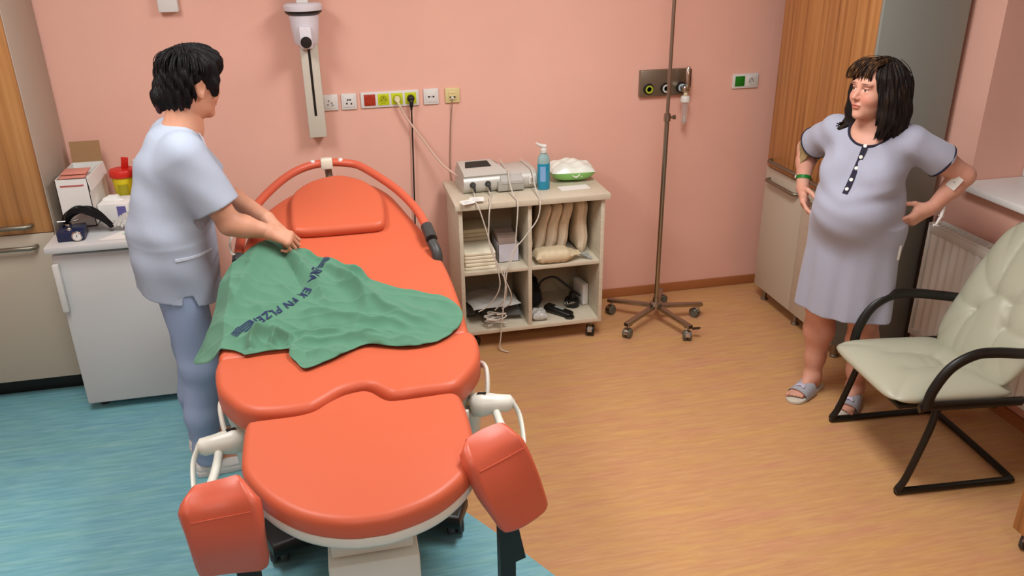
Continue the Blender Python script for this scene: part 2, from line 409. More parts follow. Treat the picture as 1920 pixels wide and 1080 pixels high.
# ------------------------------------------------------------------ fridge
FX0, FX1, FY = -1.262, -0.70, -0.66
t = thing('fridge', 'small white under-counter fridge with a flat worktop lid, left of the nurse', 'fridge', ((FX0+FX1)/2, -0.37, 0))
cx = (FX0+FX1)/2
def fbx(name, a, m, parent=None, bev=0.004):
    return obj(name, BX(a[0]-cx, a[1]-cx, a[2]+0.37, a[3]+0.37, a[4], a[5], bev), m, parent or t)
fbx('body', (FX0, FX1, FY+0.055, -0.10, 0.03, 0.815), M['whitem'])
d = fbx('door', (FX0, FX1, FY, FY+0.05, 0.045, 0.80), M['whitem'], bev=0.008)
fbx('lid', (FX0-0.012, FX1+0.012, FY-0.035, -0.08, 0.818, 0.85), M['whitem'], bev=0.006)
bm = bmesh.new(); box(bm, FX0+0.0-cx, FX0+0.028-cx, FY-0.026+0.37, FY+0.37, 0.535, 0.765, 0.007)
obj('handle', bm, M['white'], d)
for (x, y) in ((FX0+0.05, FY+0.08), (FX1-0.05, FY+0.08), (FX0+0.05, -0.15), (FX1-0.05, -0.15)):
    bm = bmesh.new(); lathe(bm, [(0.02, 0), (0.02, 0.012), (0.012, 0.014), (0.012, 0.04)], 14, c=(x-cx, y+0.37, 0)); obj('foot', bm, M['dgrey'], t)

# ------------------------------------------------------------------ things on the fridge
ZF = 0.851
# tall white carton with open brown flap
def carton():
    t = thing('carton', 'open white cardboard carton with raised brown flap and pink packets', 'box', (-1.178, -0.275, ZF))
    w_, d_, h = 0.068, 0.16, 0.225
    bm = bmesh.new()
    for a in ((-w_, w_, -d_, -d_+0.003, 0, h), (-w_, w_, d_-0.003, d_, 0, h), (-w_, -w_+0.003, -d_, d_, 0, h), (w_-0.003, w_, -d_, d_, 0, h), (-w_, w_, -d_, d_, 0, 0.004)): box(bm, *a)
    obj('body', bm, M['paper'], t)
    bm = bmesh.new(); vs = box(bm, -w_, w_, -0.0015, 0.0015, 0, 0.10); xform(bm, vs, Matrix.Translation((0, d_, h)) @ Matrix.Rotation(math.radians(-8), 4, 'X')); obj('flap', bm, M['card'], t)
    bm = bmesh.new(); vs = box(bm, -0.0015, 0.0015, -d_, d_, 0, 0.06); xform(bm, vs, Matrix.Translation((w_, 0, h)) @ Matrix.Rotation(math.radians(172), 4, 'Y')); obj('flap', bm, M['paper'], t)
    text_obj('print', 'RESIDUALS ..', 0.022, mat('red_print', '#b7504c', 0.7), Matrix.Translation((-0.005, -d_-0.0008, h-0.028)) @ Matrix.Rotation(PI/2, 4, 'X'), t) if False else None
    bm = bmesh.new(); box(bm, -0.05, 0.05, -d_-0.0008, -d_-0.0002, h-0.034, h-0.026); obj('red_print', bm, mat('red_print', '#b7605c', 0.7), t)
    return t
carton()
mp = mat('pink_packet', '#cf8a78', 0.6)
for k in range(7):
    bm = bmesh.new(); vs = box(bm, -0.055, 0.055, -0.045, 0.045, 0, 0.006, 0.002)
    xform(bm, vs, Matrix.Translation((-1.178+random.uniform(-.004, .004), -0.335-(k % 2)*0.03, ZF+0.168+0.011*k)) @ Matrix.Rotation(random.uniform(-.1, .1), 4, 'Z') @ Matrix.Rotation(random.uniform(-.03, .03), 4, 'X'))
    tag(obj('packet', bm, mp if k % 3 != 1 else M['paper']), ['flat pink packet at the bottom of the pile in the open carton', 'white packet second from the bottom in the open carton', 'pink packet third from the bottom in the open carton', 'pink packet fourth from the bottom, middle of the carton pile', 'white packet third from the top of the carton pile', 'pink packet second from the top of the carton pile', 'flat pink packet on top of the pile in the open carton'][k], 'packet', 'packets in the carton')
# sharps bin
t = thing('sharps_bin', 'yellow sharps bin with a red lid on the fridge top', 'bin', (-1.012, -0.20, ZF))
bm = bmesh.new(); lathe(bm, [(0.036, 0), (0.040, 0.01), (0.052, 0.165), (0.052, 0.17)], 30); obj('body', bm, M['yellow'], t)
bm = bmesh.new(); lathe(bm, [(0.0, 0.17), (0.058, 0.166), (0.060, 0.17), (0.060, 0.192), (0.056, 0.200), (0.04, 0.203), (0.0, 0.203)], 30); obj('lid', bm, M['red'], t)
bm = bmesh.new(); vs = box(bm, -0.016, 0.016, -0.003, 0.003, 0, 0.062, 0.002); xform(bm, vs, Matrix.Translation((0.015, 0.0, 0.20)) @ Matrix.Rotation(math.radians(14), 4, 'X') @ Matrix.Rotation(0.2, 4, 'Y')); obj('flap', bm, M['red'], t)
bm = bmesh.new()
for k in range(12):
    a0 = -PI/2-0.5+k/12*1.0; a1 = a0+1.0/12
    q = [bm.verts.new((0.0505*math.cos(a), 0.0505*math.sin(a), z)) for a, z in ((a0, 0.075), (a1, 0.075), (a1, 0.135), (a0, 0.135))]; bm.faces.new(q)
obj('label_print', bm, mat('olive_label', '#a59a1c', 0.6), t)
# brown-red bottle
t = thing('bottle', 'dark red glass bottle with orange liquid, standing next to the sharps bin', 'bottle', (-0.925, -0.26, ZF))
bm = bmesh.new(); lathe(bm, [(0.028, 0), (0.033, 0.006), (0.034, 0.14)], 24); obj('body', bm, mat('orange_glass', '#b5532c', 0.2), t)
bm = bmesh.new(); lathe(bm, [(0.034, 0.14), (0.033, 0.16), (0.016, 0.205), (0.014, 0.235)], 24); obj('neck', bm, mat('dark_red_glass', '#5e2226', 0.2), t)
bm = bmesh.new(); lathe(bm, [(0.018, 0.235), (0.018, 0.255), (0.015, 0.257)], 20); obj('cap', bm, M['white'], t)
# glove box with tissue
def tissue(bm, cx, cy, cz, r, h, seed, n=14):
    rnd = random.Random(seed); rings = []
    for j in range(7):
        f = j/6; ring = []
        for k in range(n):
            a = 2*PI*k/n; rr = r*(1-0.75*f)*(1+0.22*math.sin(3*a+seed+f*3))*(0.85+0.3*rnd.random()); ring.append(bm.verts.new((cx+rr*math.cos(a), cy+rr*math.sin(a)*0.8, cz+h*math.sin(f*PI/2)*(0.8+0.3*rnd.random() if j else 0))))
        rings.append(ring)
    for A, B in zip(rings, rings[1:]):
        for k in range(n): bm.faces.new((A[k], A[(k+1) % n], B[(k+1) % n], B[k]))
    bm.faces.new(rings[-1]); bm.faces.new(rings[0][::-1])
t = thing('glove_box', 'white and purple glove box lying on the fridge behind the cuff', 'box', (-1.032, -0.325, ZF), rotz=math.radians(-4))
obj('body', BX(-0.068, 0.068, -0.068, 0.068, 0, 0.085, 0.003), M['paper'], t)
obj('purple_print', BX(0.015, 0.055, -0.0688, -0.0678, 0.012, 0.072), M['purple'], t)
obj('purple_print', BX(0.0678, 0.0688, -0.05, 0.05, 0.012, 0.04), M['purple'], t)
bm = bmesh.new(); tissue(bm, -0.015, 0.01, 0.0855, 0.045, 0.022, 3); obj('glove', bm, M['paper'], t)
# blood pressure set
t = thing('blood_pressure_monitor', 'dark blue and black blood pressure gauge at the front edge of the fridge top', 'medical device', (-1.178, -0.575, ZF), rotz=math.radians(6))
obj('case', BX(-0.055, 0.055, -0.06, 0.06, 0, 0.045, 0.006), mat('navy_plastic', '#1e2748', 0.4), t)
bm = bmesh.new(); lathe(bm, [(0.020, 0), (0.022, 0.004), (0.022, 0.012), (0.018, 0.014)], 24, axis='y', c=(0.028, -0.0605, 0.024)); o = obj('dial', bm, M['chrome'], t)
bm = bmesh.new(); lathe(bm, [(0.0, 0.0145), (0.0165, 0.0145), (0.0165, 0.0155)], 24, axis='y', c=(0.028, -0.0605, 0.024)); obj('dial_face', bm, M['paper'], o)
bm = bmesh.new(); box(bm, -0.001, 0.001, -0.0795, -0.0778, 0.0, 0.013); obj('needle', bm, M['black'], o).location = (0.028, 0, 0.022)
bm = bmesh.new(); lathe(bm, [(0.011, 0), (0.009, 0.006), (0.006, 0.01), (0.013, 0.02), (0.014, 0.026), (0.01, 0.028)], 18, c=(-0.004, -0.03, 0.045)); obj('valve_knob', bm, M['chrome'], t)
bm = bmesh.new(); lathe(bm, [(0.010, 0), (0.012, 0.012), (0.008, 0.02)], 18, c=(-0.012, 0.03, 0.045)); tube(bm, [(-0.055, 0.02, 0.07), (0.0, 0.03, 0.065), (0.03, 0.034, 0.068)], 0.005); obj('valve', bm, M['chrome'], t)
# arched black cuff
bm = bmesh.new(); rows = []
for j in range(25):
    f = j/24; x = -0.03+0.185*f; z = 0.016+0.078*math.sin(PI*min(1, f*1.02))**0.7*(1-0.15*f)+(0.035*(1-f))
    for th in (0,): pass
    row = []
    for k in range(9):
        y = -0.060+0.13*k/8; row.append(bm.verts.new((x+0.02*math.sin(k*0.7), 0.035+y+0.03*f, z+0.006*math.sin(k*1.1+j*0.3))))
    rows.append(row)
for A, B in zip(rows, rows[1:]):
    for k in range(8): bm.faces.new((A[k], A[k+1], B[k+1], B[k]))
r = bmesh.ops.solidify(bm, geom=bm.faces[:], thickness=0.020)
o = obj('cuff', bm, mat('black_fabric', '#131217', 0.75), t)
bm = bmesh.new(); tube(bm, catmull([(-0.03, 0.03, 0.06), (-0.02, 0.07, 0.09), (0.02, 0.10, 0.11), (0.07, 0.09, 0.10), (0.09, 0.05, 0.085)], 8), 0.004); obj('tube', bm, M['black'], t)
# crumpled white gauze and sheet
bm = bmesh.new()
rows = []
for j in range(19):
    row = []
    for k in range(19):
        u, v = j/18-0.5, k/18-0.5
        row.append(bm.verts.new((u*0.115, v*0.17, 0.02+0.032*(1-(2*abs(u))**2)*(1-(2*abs(v))**2)+0.006*math.sin(u*38+v*9)+0.004*math.sin(v*50+u*20))))
    rows.append(row)
for A, B in zip(rows, rows[1:]):
    for k in range(18): bm.faces.new((A[k], A[k+1], B[k+1], B[k]))
bmesh.ops.solidify(bm, geom=bm.faces[:], thickness=0.016)
o = obj('gauze', bm, M['paper']); o.location = (-0.955, -0.478, ZF+0.008); o.rotation_euler = (0, 0, -0.5)
tag(o, 'crumpled white gauze pad on the fridge top next to the nurse', 'gauze')
bm = bmesh.new(); plate(bm, [(-0.085, -0.06), (0.10, -0.07), (0.10, 0.045), (0.0, 0.06), (-0.02, 0.02)], 0, 0.0025)
o = obj('paper_sheet', bm, M['paper']); o.location = (-0.975, -0.595, ZF); tag(o, 'flat white paper sheet at the front edge of the fridge lid', 'paper')
bm = bmesh.new(); lathe(bm, [(0.012, 0.0027), (0.012, 0.0032)], 16); obj('green_print', bm, mat('pale_green_print', '#9cc8b0', 0.8), o).location = (0.02, 0.0, 0)

# ------------------------------------------------------------------ wall sockets
ZS = 1.275
def frame(t, w_, h=0.082, d=0.011, m=None):
    bm = bmesh.new(); box(bm, -w_/2, w_/2, -d, 0, -h/2, h/2, 0.004); return obj('frame', bm, m or M['white'], t)
def socket_recess(t, x, m, mr, plug=False, pins=True):
    """square insert with a round recess"""
    bm = bmesh.new(); box(bm, x-0.029, x+0.029, -0.0135, -0.0105, -0.029, 0.029, 0.001); o = obj('insert', bm, m, t)
    bm = bmesh.new()
    prof = [(0.0205, 0.0), (0.0215, 0.0015), (0.0195, 0.0016), (0.018, -0.0005), (0.0, -0.0006)]
    lathe(bm, [(0.0215, 0.0), (0.0215, 0.0016), (0.0185, 0.0016), (0.0175, 0.0004), (0.0001, 0.0004)], 26, axis='y', c=(x, -0.0136, 0)); obj('recess', bm, mr, o)
    if pins:
        bm = bmesh.new()
        for s in (-1, 1): lathe(bm, [(0.0028, 0), (0.0028, 0.0012)], 10, axis='y', c=(x+s*0.0095, -0.0136, -0.002))
        lathe(bm, [(0.0024, 0), (0.0024, 0.006), (0.0015, 0.007)], 10, axis='y', c=(x, -0.0136, 0.010)); obj('pins', bm, M['dgrey'], o)
    return o
greyr = mat('shaded_recess', '#c6c4bc', 0.4)
def wthing(n, l, c, x, z, **k): return thing(n, l, c, (x, -0.0005, z), **k)
t = wthing('wall_socket', 'white square equipotential outlet right beside the lamp column', 'socket', 0.0, ZS); frame(t, 0.082)
obj('insert', BX(-0.028, 0.028, -0.0135, -0.0105, -0.028, 0.028, 0.001), M['white'], t)
bm = bmesh.new(); [lathe(bm, [(0.0045, 0), (0.0045, 0.002)], 12, axis='y', c=(a, -0.0136, b)) for a, b in ((-0.006, 0.010), (0.008, -0.001), (0.012, -0.013), (-0.012, -0.009))]; obj('contacts', bm, mat('socket_grey', '#8c8f86', 0.5), t)
t = wthing('wall_socket', 'white square outlet with small contacts left of the long socket strip', 'socket', 0.096, ZS); frame(t, 0.078)
obj('insert', BX(-0.028, 0.028, -0.0135, -0.0105, -0.028, 0.028, 0.001), M['white'], t)
bm = bmesh.new(); [lathe(bm, [(0.0045, 0), (0.0045, 0.002)], 12, axis='y', c=(a, -0.0136, b)) for a, b in ((-0.006, 0.010), (0.006, 0.010), (0.011, -0.010), (-0.012, -0.008))]; obj('contacts', bm, M['dgrey'], t)
t = wthing('socket_strip', 'long white wall frame with one red and three yellow sockets', 'socket', 0.307, ZS+0.002); frame(t, 0.302)
socket_recess(t, -0.105, M['redsock'], M['redsock'], pins=False)
socket_recess(t, -0.034, M['lime'], mat('lime_recess', '#a9b30f', 0.4))
socket_recess(t, 0.036, M['lime'], mat('lime_recess', '#a9b30f', 0.4), pins=False)
socket_recess(t, 0.107, M['lime'], mat('lime_recess', '#a9b30f', 0.4), pins=False)
t = wthing('wall_socket', 'white square data outlet with two small black holes', 'socket', 0.522, ZS+0.003); frame(t, 0.08)
obj('insert', BX(-0.028, 0.028, -0.0135, -0.0105, -0.028, 0.028, 0.001), M['white'], t)
bm = bmesh.new(); [lathe(bm, [(0.005, 0), (0.005, 0.001)], 14, axis='y', c=(s*0.012, -0.0136, 0)) for s in (-1, 1)]; box(bm, -0.008, 0.008, -0.0145, -0.0136, -0.0008, 0.0008); obj('jack_holes', bm, M['black'], t)
t = wthing('wall_socket', 'yellowed ivory telephone outlet with a cable plugged in', 'socket', 0.635, ZS+0.003); frame(t, 0.078, 0.078, 0.012, M['ivory'])
obj('insert', BX(-0.022, 0.022, -0.016, -0.0115, -0.022, 0.022, 0.002), M['ivory'], t)
bm = bmesh.new(); box(bm, -0.016, 0.016, -0.0165, -0.0155, -0.012, -0.004); obj('jack_holes', bm, M['black'], t)
bm = bmesh.new(); box(bm, -0.016, 0.016, -0.0165, -0.0155, 0.010, 0.012); obj('slot', bm, mat('ivory_dark', '#a89a68', 0.5), t)
# socket near the right cabinet
t = wthing('wall_socket', 'white double socket with one green insert near the corner cabinet', 'socket', 2.317, 1.268); frame(t, 0.158)
obj('insert', BX(-0.064, -0.006, -0.0135, -0.0105, -0.028, 0.028, 0.001), M['green'], t); 
bm = bmesh.new(); box(bm, -0.058, -0.012, -0.015, -0.0135, -0.022, 0.022, 0.001); obj('flap', bm, M['green'], t)
socket_recess(t, 0.036, M['white'], greyr)
# plugs and cables on the wall
t = thing('power_cable', 'black plug and cable hanging straight down from the right yellow socket', 'cable', (0.414, -0.014, ZS))
bm = bmesh.new(); lathe(bm, [(0.019, 0), (0.019, 0.012), (0.016, 0.022), (0.010, 0.026)], 22, axis='y'); tube(bm, catmull([(0, -0.016, -0.004), (0, -0.026, -0.02), (-0.001, -0.022, -0.042), (-0.001, -0.018, -0.055)], 6), [0.012]*6+[0.010]*6+[0.006]*7); obj('plug', bm, M['black'], t)
bm = bmesh.new(); tube(bm, catmull([(-0.001, -0.018, -0.05), (-0.004, -0.012, -0.2), (-0.012, -0.012, -0.45), (-0.022, -0.012, -0.75), (-0.03, -0.014, -1.0), (-0.06, -0.03, -1.20), (-0.16, -0.12, -1.269), (-0.30, -0.35, -1.271), (-0.38, -0.55, -1.271)], 8), 0.004); obj('cord', bm, M['black'], t)
t = thing('power_cable', 'pale plug with beige cable slanting down to the monitor on the cart', 'cable', (0.343, -0.014, ZS))
bm = bmesh.new(); lathe(bm, [(0.017, 0), (0.017, 0.012), (0.013, 0.022)], 22, axis='y'); tube(bm, catmull([(0, -0.014, -0.004), (0.002, -0.026, -0.012), (0.012, -0.026, -0.035)], 6), [0.009]*6+[0.007]*7); obj('plug', bm, mat('pale_plug', '#ddd6a8', 0.4), t)
bm = bmesh.new(); tube(bm, catmull([(0.010, -0.026, -0.03), (0.035, -0.03, -0.085), (0.11, -0.05, -0.20), (0.20, -0.09, -0.33), (0.275, -0.18, -0.385), (0.30, -0.19, -0.395)], 8), 0.0058); obj('cord', bm, M['cable_p'], t)
t = thing('data_cable', 'thin grey cable hanging from the ivory telephone outlet', 'cable', (0.633, -0.017, ZS))
bm = bmesh.new(); box(bm, -0.006, 0.006, -0.012, 0.001, -0.014, -0.002, 0.001); obj('plug', bm, M['paper'], t)
bm = bmesh.new(); tube(bm, catmull([(0, -0.01, -0.008), (-0.002, -0.012, -0.03), (-0.010, 0.006, -0.12), (-0.02, 0.008, -0.25), (-0.026, 0.006, -0.40), (-0.012, 0.0, -0.60), (-0.010, 0.002, -1.0), (-0.05, 0.002, -1.255)], 8), 0.0028); obj('cord', bm, mat('cable_grey', '#9a7f70', 0.5), t)
# white box at the top of the wall
tag(obj('wall_box', BX(-0.745, -0.655, -0.05, -0.0005, 1.745, 1.86, 0.006), M['white']), 'small white box high on the pink wall above the nurse', 'wall box')

# ------------------------------------------------------------------ gas outlet panel
t = thing('gas_outlet_panel', 'stainless steel wall panel with three round medical gas outlets', 'gas panel', (1.815, -0.0005, 1.286))
obj('plate', BX(-0.138, 0.138, -0.028, 0, -0.072, 0.072, 0.004), M['steel_br'], t)
for k, (x, m) in enumerate(((-0.088, mat('lime_ring', '#a7b43a', 0.4)), (0.012, mat('white_ring', '#d4d6d0', 0.4)), (0.105, mat('pale_blue_ring', '#b6c4cc', 0.4)))):
    bm = bmesh.new(); lathe(bm, [(0.030, 0), (0.030, 0.006), (0.026, 0.012), (0.0, 0.012)], 28, axis='y', c=(x, -0.028, -0.030)); o = obj('outlet', bm, M['black'], t)
    bm = bmesh.new(); lathe(bm, [(0.022, 0.011), (0.022, 0.017), (0.014, 0.017), (0.013, 0.012)], 28, axis='y', c=(x, -0.028, -0.030)); obj('ring', bm, m, o)
t = thing('flowmeter', 'chrome flowmeter with clear hanging bottle plugged into the right gas outlet', 'flowmeter', (1.925, -0.058, 1.256))
bm = bmesh.new(); lathe(bm, [(0.016, -0.012), (0.018, 0.0), (0.018, 0.03), (0.013, 0.034)], 22, axis='y'); lathe(bm, [(0.014, -0.02), (0.016, 0.0), (0.016, 0.025), (0.011, 0.03)], 18, axis='x', c=(0.0, -0.012, -0.004)); obj('connector', bm, M['chrome'], t)
bm = bmesh.new(); lathe(bm, [(0.011, 0.0), (0.012, 0.005), (0.012, 0.11), (0.008, 0.115)], 18, c=(0.010, -0.018, 0.005)); obj('flow_tube', bm, M['chrome'], t)
bm = bmesh.new(); lathe(bm, [(0.004, 0.0), (0.004, 0.10)], 12, c=(0.028, -0.014, 0.005)); obj('valve_stem', bm, mat('dark_brass', '#5a3a30', 0.4, 0.6), t)
bm = bmesh.new(); lathe(bm, [(0.008, -0.035), (0.012, -0.03), (0.010, -0.018)], 18, c=(-0.002, -0.03, 0)); obj('nozzle', bm, mat('ivory_nozzle', '#d8c9a4', 0.4), t)
bm = bmesh.new(); lathe(bm, [(0.022, -0.072), (0.026, -0.068), (0.026, -0.045), (0.020, -0.036), (0.012, -0.034)], 24, c=(-0.002, -0.03, 0)); obj('cap', bm, M['white'], t)
bm = bmesh.new(); lathe(bm, [(0.010, -0.185), (0.0155, -0.18), (0.018, -0.073)], 24, c=(-0.002, -0.03, 0)); obj('bottle', bm, M['glassy'], t)
bm = bmesh.new(); lathe(bm, [(0.0045, -0.192), (0.005, -0.15), (0.002, -0.15), (0.002, -0.07)], 12, c=(-0.002, -0.03, 0)); obj('dip_tube', bm, M['white'], t)

# ------------------------------------------------------------------ wall lamp column
t = thing('exam_lamp', 'white wall-mounted lamp on a slotted vertical column above the bed head', 'lamp', (-0.07, -0.001, 1.12))
obj('column', BX(-0.048, 0.038, -0.10, 0, 0, 0.47, 0.004), mat('column_white', '#cbc6b6', 0.45), t)
bm = bmesh.new(); box(bm, -0.012, 0.0, -0.1015, -0.095, 0.11, 0.44); obj('slot', bm, M['black'], t)
obj('wall_plate', BX(-0.06, 0.06, -0.012, 0.0, 0.0, 1.1, 0.003), M['white'], t) if False else None
bm = bmesh.new(); lathe(bm, [(0.040, 0.455), (0.058, 0.475), (0.066, 0.55), (0.070, 0.60)], 34, c=(-0.012, -0.13, 0)); obj('lamp_body', bm, mat('lamp_white', '#d9d6dc', 0.35), t)
bm = bmesh.new(); lathe(bm, [(0.070, 0.60), (0.086, 0.612), (0.088, 0.622)], 40, c=(-0.012, -0.13, 0)); obj('dark_seal', bm, M['black'], t)
bm = bmesh.new(); lathe(bm, [(0.088, 0.622), (0.090, 0.63), (0.090, 0.645), (0.078, 0.654), (0.0, 0.656)], 40, c=(-0.012, -0.13, 0)); obj('top_disc', bm, mat('lamp_white', '#d9d6dc', 0.35), t)
bm = bmesh.new(); box(bm, -0.042, 0.018, -0.215, -0.17, 0.45, 0.555, 0.012); lathe(bm, [(0.031, 0), (0.031, 0.03), (0.027, 0.035)], 24, axis='y', c=(-0.012, -0.20, 0.485)); obj('joint', bm, mat('lamp_white', '#d9d6dc', 0.35), t)
bm = bmesh.new(); lathe(bm, [(0.026, 0), (0.026, 0.006), (0.022, 0.010), (0.0, 0.011)], 24, axis='y', c=(-0.012, -0.235, 0.485)); obj('knob_cap', bm, M['black'], t)
bm = bmesh.new(); box(bm, -0.04, 0.016, -0.155, -0.10, 0.655, 1.25, 0.006); box(bm, -0.04, 0.016, -0.11, 0.0, 0.70, 0.76, 0.004); obj('arm', bm, M['white'], t)

# ------------------------------------------------------------------ shelf cart
def caster(name, x, y, h, r, parent, ang=0.0, wheel=None, m_fork=None):
    """twin-wheel caster hanging from height h"""
    T = Matrix.Translation((x, y, 0)) @ Matrix.Rotation(ang, 4, 'Z')
    bm = bmesh.new(); vs = cyl(bm, (0, 0, r*1.7), (0, 0, h), 0.008, seg=12)
    vs += lathe(bm, [(0.020, h-0.004), (0.020, h)], 16)
    # hood
    hood = []
    for s in (-1, 1):
        n = 10
        for k in range(n):
            a0, a1 = PI*0.02+k/n*PI*0.85, PI*0.02+(k+1)/n*PI*0.85
            R0, R1 = r*1.08, r*1.16; hy = s*0.006
            q = [bm.verts.new((r*0.5+Rr*math.cos(a), yy, r+Rr*math.sin(a))) for Rr, a, yy in ((R1, a0, -0.012), (R1, a1, -0.012), (R1, a1, 0.012), (R1, a0, 0.012))]
            if s == 1: bm.faces.new(q); vs += q
            else: [bm.verts.remove(v) for v in q]
    xform(bm, vs, T); c = obj(name, bm, m_fork or M['chrome'], parent)
    bm = bmesh.new(); vs = []
    for s in (-1, 1):
        y0 = s*0.0125
        ring = [(r*0.35, -0.009), (r*0.85, -0.010), (r, -0.006), (r, 0.006), (r*0.85, 0.010), (r*0.35, 0.009)]
        vs += lathe(bm, ring, 22, axis='y', c=(r*0.5, y0, r))
    xform(bm, vs, T); obj('wheel', bm, wheel or M['dgrey'], c)
    return c
CX0, CX1, CY0, CY1 = 0.57, 1.338, -0.492, -0.075
t = thing('shelf_cart', 'light wood open shelf cart on casters against the pink wall', 'shelf', ((CX0+CX1)/2, (CY0+CY1)/2, 0))
ccx, ccy = (CX0+CX1)/2, (CY0+CY1)/2
def cbx(name, a, m=None, bev=0.0015): return obj(name, BX(a[0]-ccx, a[1]-ccx, a[2]-ccy, a[3]-ccy, a[4], a[5], bev), m or M['cartlam'], t)
cbx('top', (CX0-0.018, CX1+0.022, CY0-0.022, CY1+0.01, 0.80, 0.83))
cbx('side_panel', (CX0, CX0+0.02, CY0, CY1, 0.095, 0.80)); cbx('side_panel', (CX1-0.02, CX1, CY0, CY1, 0.095, 0.80))
cbx('bottom', (CX0+0.02, CX1-0.02, CY0, CY1, 0.095, 0.118)); cbx('divider', (0.928, 0.948, CY0+0.003, CY1-0.008, 0.118, 0.80))
cbx('shelf', (CX0+0.02, 0.928, CY0+0.006, CY1-0.008, 0.436, 0.456)); cbx('shelf', (0.948, CX1-0.02, CY0+0.006, CY1-0.008, 0.436, 0.456))
cbx('back_panel', (CX0+0.02, CX1-0.02, CY1-0.008, CY1-0.001, 0.118, 0.80), mat('back_panel_laminate', '#b5a88c', 0.6))
for (x, y, a) in ((CX0+0.05, CY0+0.05, 0.4), (CX1-0.045, CY0+0.05, -2.0), (CX0+0.05, CY1-0.05, 1.4), (CX1-0.045, CY1-0.05, 2.5)):
    caster('caster', x-ccx, y-ccy, 0.095, 0.031, t, a, M['black'])

ZT = 0.8305
# CTG monitor
t = thing('fetal_monitor', 'silver grey fetal heart monitor with paper strip on top of the cart', 'medical device', (0.83, -0.22, ZT), rotz=math.radians(3))
def prof_body(bm, prof, x0, x1, r=0.0, n=1):
    """prof: list of (y,z) closed, extruded x0..x1"""
    A = [bm.verts.new((x0, p[0], p[1])) for p in prof]; B = [bm.verts.new((x1, p[0], p[1])) for p in prof]; k = len(prof)
    for i in range(k): bm.faces.new((A[i], A[(i+1) % k], B[(i+1) % k], B[i]))
    bm.faces.new(A[::-1]); bm.faces.new(B); return A+B
bm = bmesh.new()
pr = [(-0.105, 0.012), (-0.118, 0.03), (-0.12, 0.06), (-0.108, 0.082), (-0.085, 0.094), (0.08, 0.098), (0.10, 0.09), (0.11, 0.07), (0.11, 0.01), (0.10, 0.0), (-0.09, 0.0)]
vs = prof_body(bm, pr, -0.21, 0.185)
bmesh.ops.bevel(bm, geom=[e for e in bm.edges if len(e.link_faces) == 2 and e.calc_face_angle(0) > 1.2], offset=0.012, segments=3, affect='EDGES', profile=0.5)
obj('body', bm, M['silver'], t)
bm = bmesh.new(); pr = [(-0.10, 0.078), (-0.112, 0.094), (-0.095, 0.108), (0.03, 0.132), (0.06, 0.132), (0.085, 0.10), (0.09, 0.078)]
vs = prof_body(bm, pr, -0.208, 0.02)
for v in vs:
    if v.co.x > 0 and v.co.z > 0.11: v.co.x -= 0.045
bmesh.ops.bevel(bm, geom=[e for e in bm.edges if len(e.link_faces) == 2 and e.calc_face_angle(0) > 1.2], offset=0.010, segments=3, affect='EDGES', profile=0.5)
h = obj('display_housing', bm, M['silver'], t)
bm = bmesh.new(); q = [bm.verts.new(p) for p in ((-0.185, -0.040, 0.1205), (-0.045, -0.040, 0.1205), (-0.052, 0.030, 0.1336), (-0.170, 0.030, 0.1336))]; f = bm.faces.new(q); bmesh.ops.solidify(bm, geom=[f], thickness=-0.0012)
obj('screen', bm, mat('dark_screen', '#3c4440', 0.2), h)
for x in (-0.165, -0.085):
    bm = bmesh.new(); lathe(bm, [(0.016, 0), (0.016, 0.005), (0.012, 0.007)], 20, axis='y', c=(x, -0.117, 0.05)); lathe(bm, [(0.009, 0.006), (0.011, 0.012), (0.010, 0.026), (0.006, 0.03)], 16, axis='y', c=(x, -0.117, 0.048)); tube(bm, [(x, -0.145, 0.046), (x+0.004, -0.152, 0.030), (x+0.006, -0.148, 0.014)], [0.008, 0.006, 0.004]); obj('connector', bm, M['dgrey'], t)
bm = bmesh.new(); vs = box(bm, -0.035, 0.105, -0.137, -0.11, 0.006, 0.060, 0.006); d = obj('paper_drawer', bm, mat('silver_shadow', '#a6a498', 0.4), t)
bm = bmesh.new(); rows = []
for j, (y, z) in enumerate(((-0.100, 0.0875), (-0.116, 0.078), (-0.1285, 0.066), (-0.1385, 0.060), (-0.1395, 0.045))):
    rows.append([bm.verts.new((-0.018+0.118*k/6, y, z)) for k in range(7)])
for A, B in zip(rows, rows[1:]):
    for k in range(6): bm.faces.new((A[k], A[k+1], B[k+1], B[k]))
bmesh.ops.solidify(bm, geom=bm.faces[:], thickness=0.001); obj('paper_strip', bm, M['paper'], t)
bm = bmesh.new(); box(bm, 0.135, 0.165, -0.1235, -0.119, 0.03, 0.07, 0.001); o = obj('switch_panel', bm, M['white'], t); bm = bmesh.new(); box(bm, 0.143, 0.157, -0.126, -0.123, 0.038, 0.062, 0.001); obj('rocker_switch', bm, mat('switch_grey', '#a9a79d', 0.4), o)
# sanitiser bottle
t = thing('pump_bottle', 'clear pump bottle of blue disinfectant on the cart top', 'bottle', (1.047, -0.345, ZT))
def oval(bm, prof, sx=1.0, sy=1.0, seg=28):
    vs = lathe(bm, prof, seg)
    for v in vs: v.co.x *= sx; v.co.y *= sy
    return vs
bm = bmesh.new(); oval(bm, [(0.030, 0), (0.033, 0.004), (0.033, 0.138)], 1, 0.72); obj('liquid', bm, mat('blue_liquid', '#1c8fb0', 0.15, spec=0.6), t)
bm = bmesh.new(); oval(bm, [(0.0325, 0.1385), (0.0325, 0.155), (0.028, 0.175), (0.017, 0.188), (0.017, 0.196)], 1, 0.72); obj('body', bm, mat('frosted_plastic', '#a9c9c8', 0.3, trans=0.3), t)
bm = bmesh.new(); vs = []
for k in range(9):
    a0 = -PI/2-0.75+k/8*0.9; vs.append((0.0338*math.cos(a0), 0.0338*0.735*math.sin(a0)))
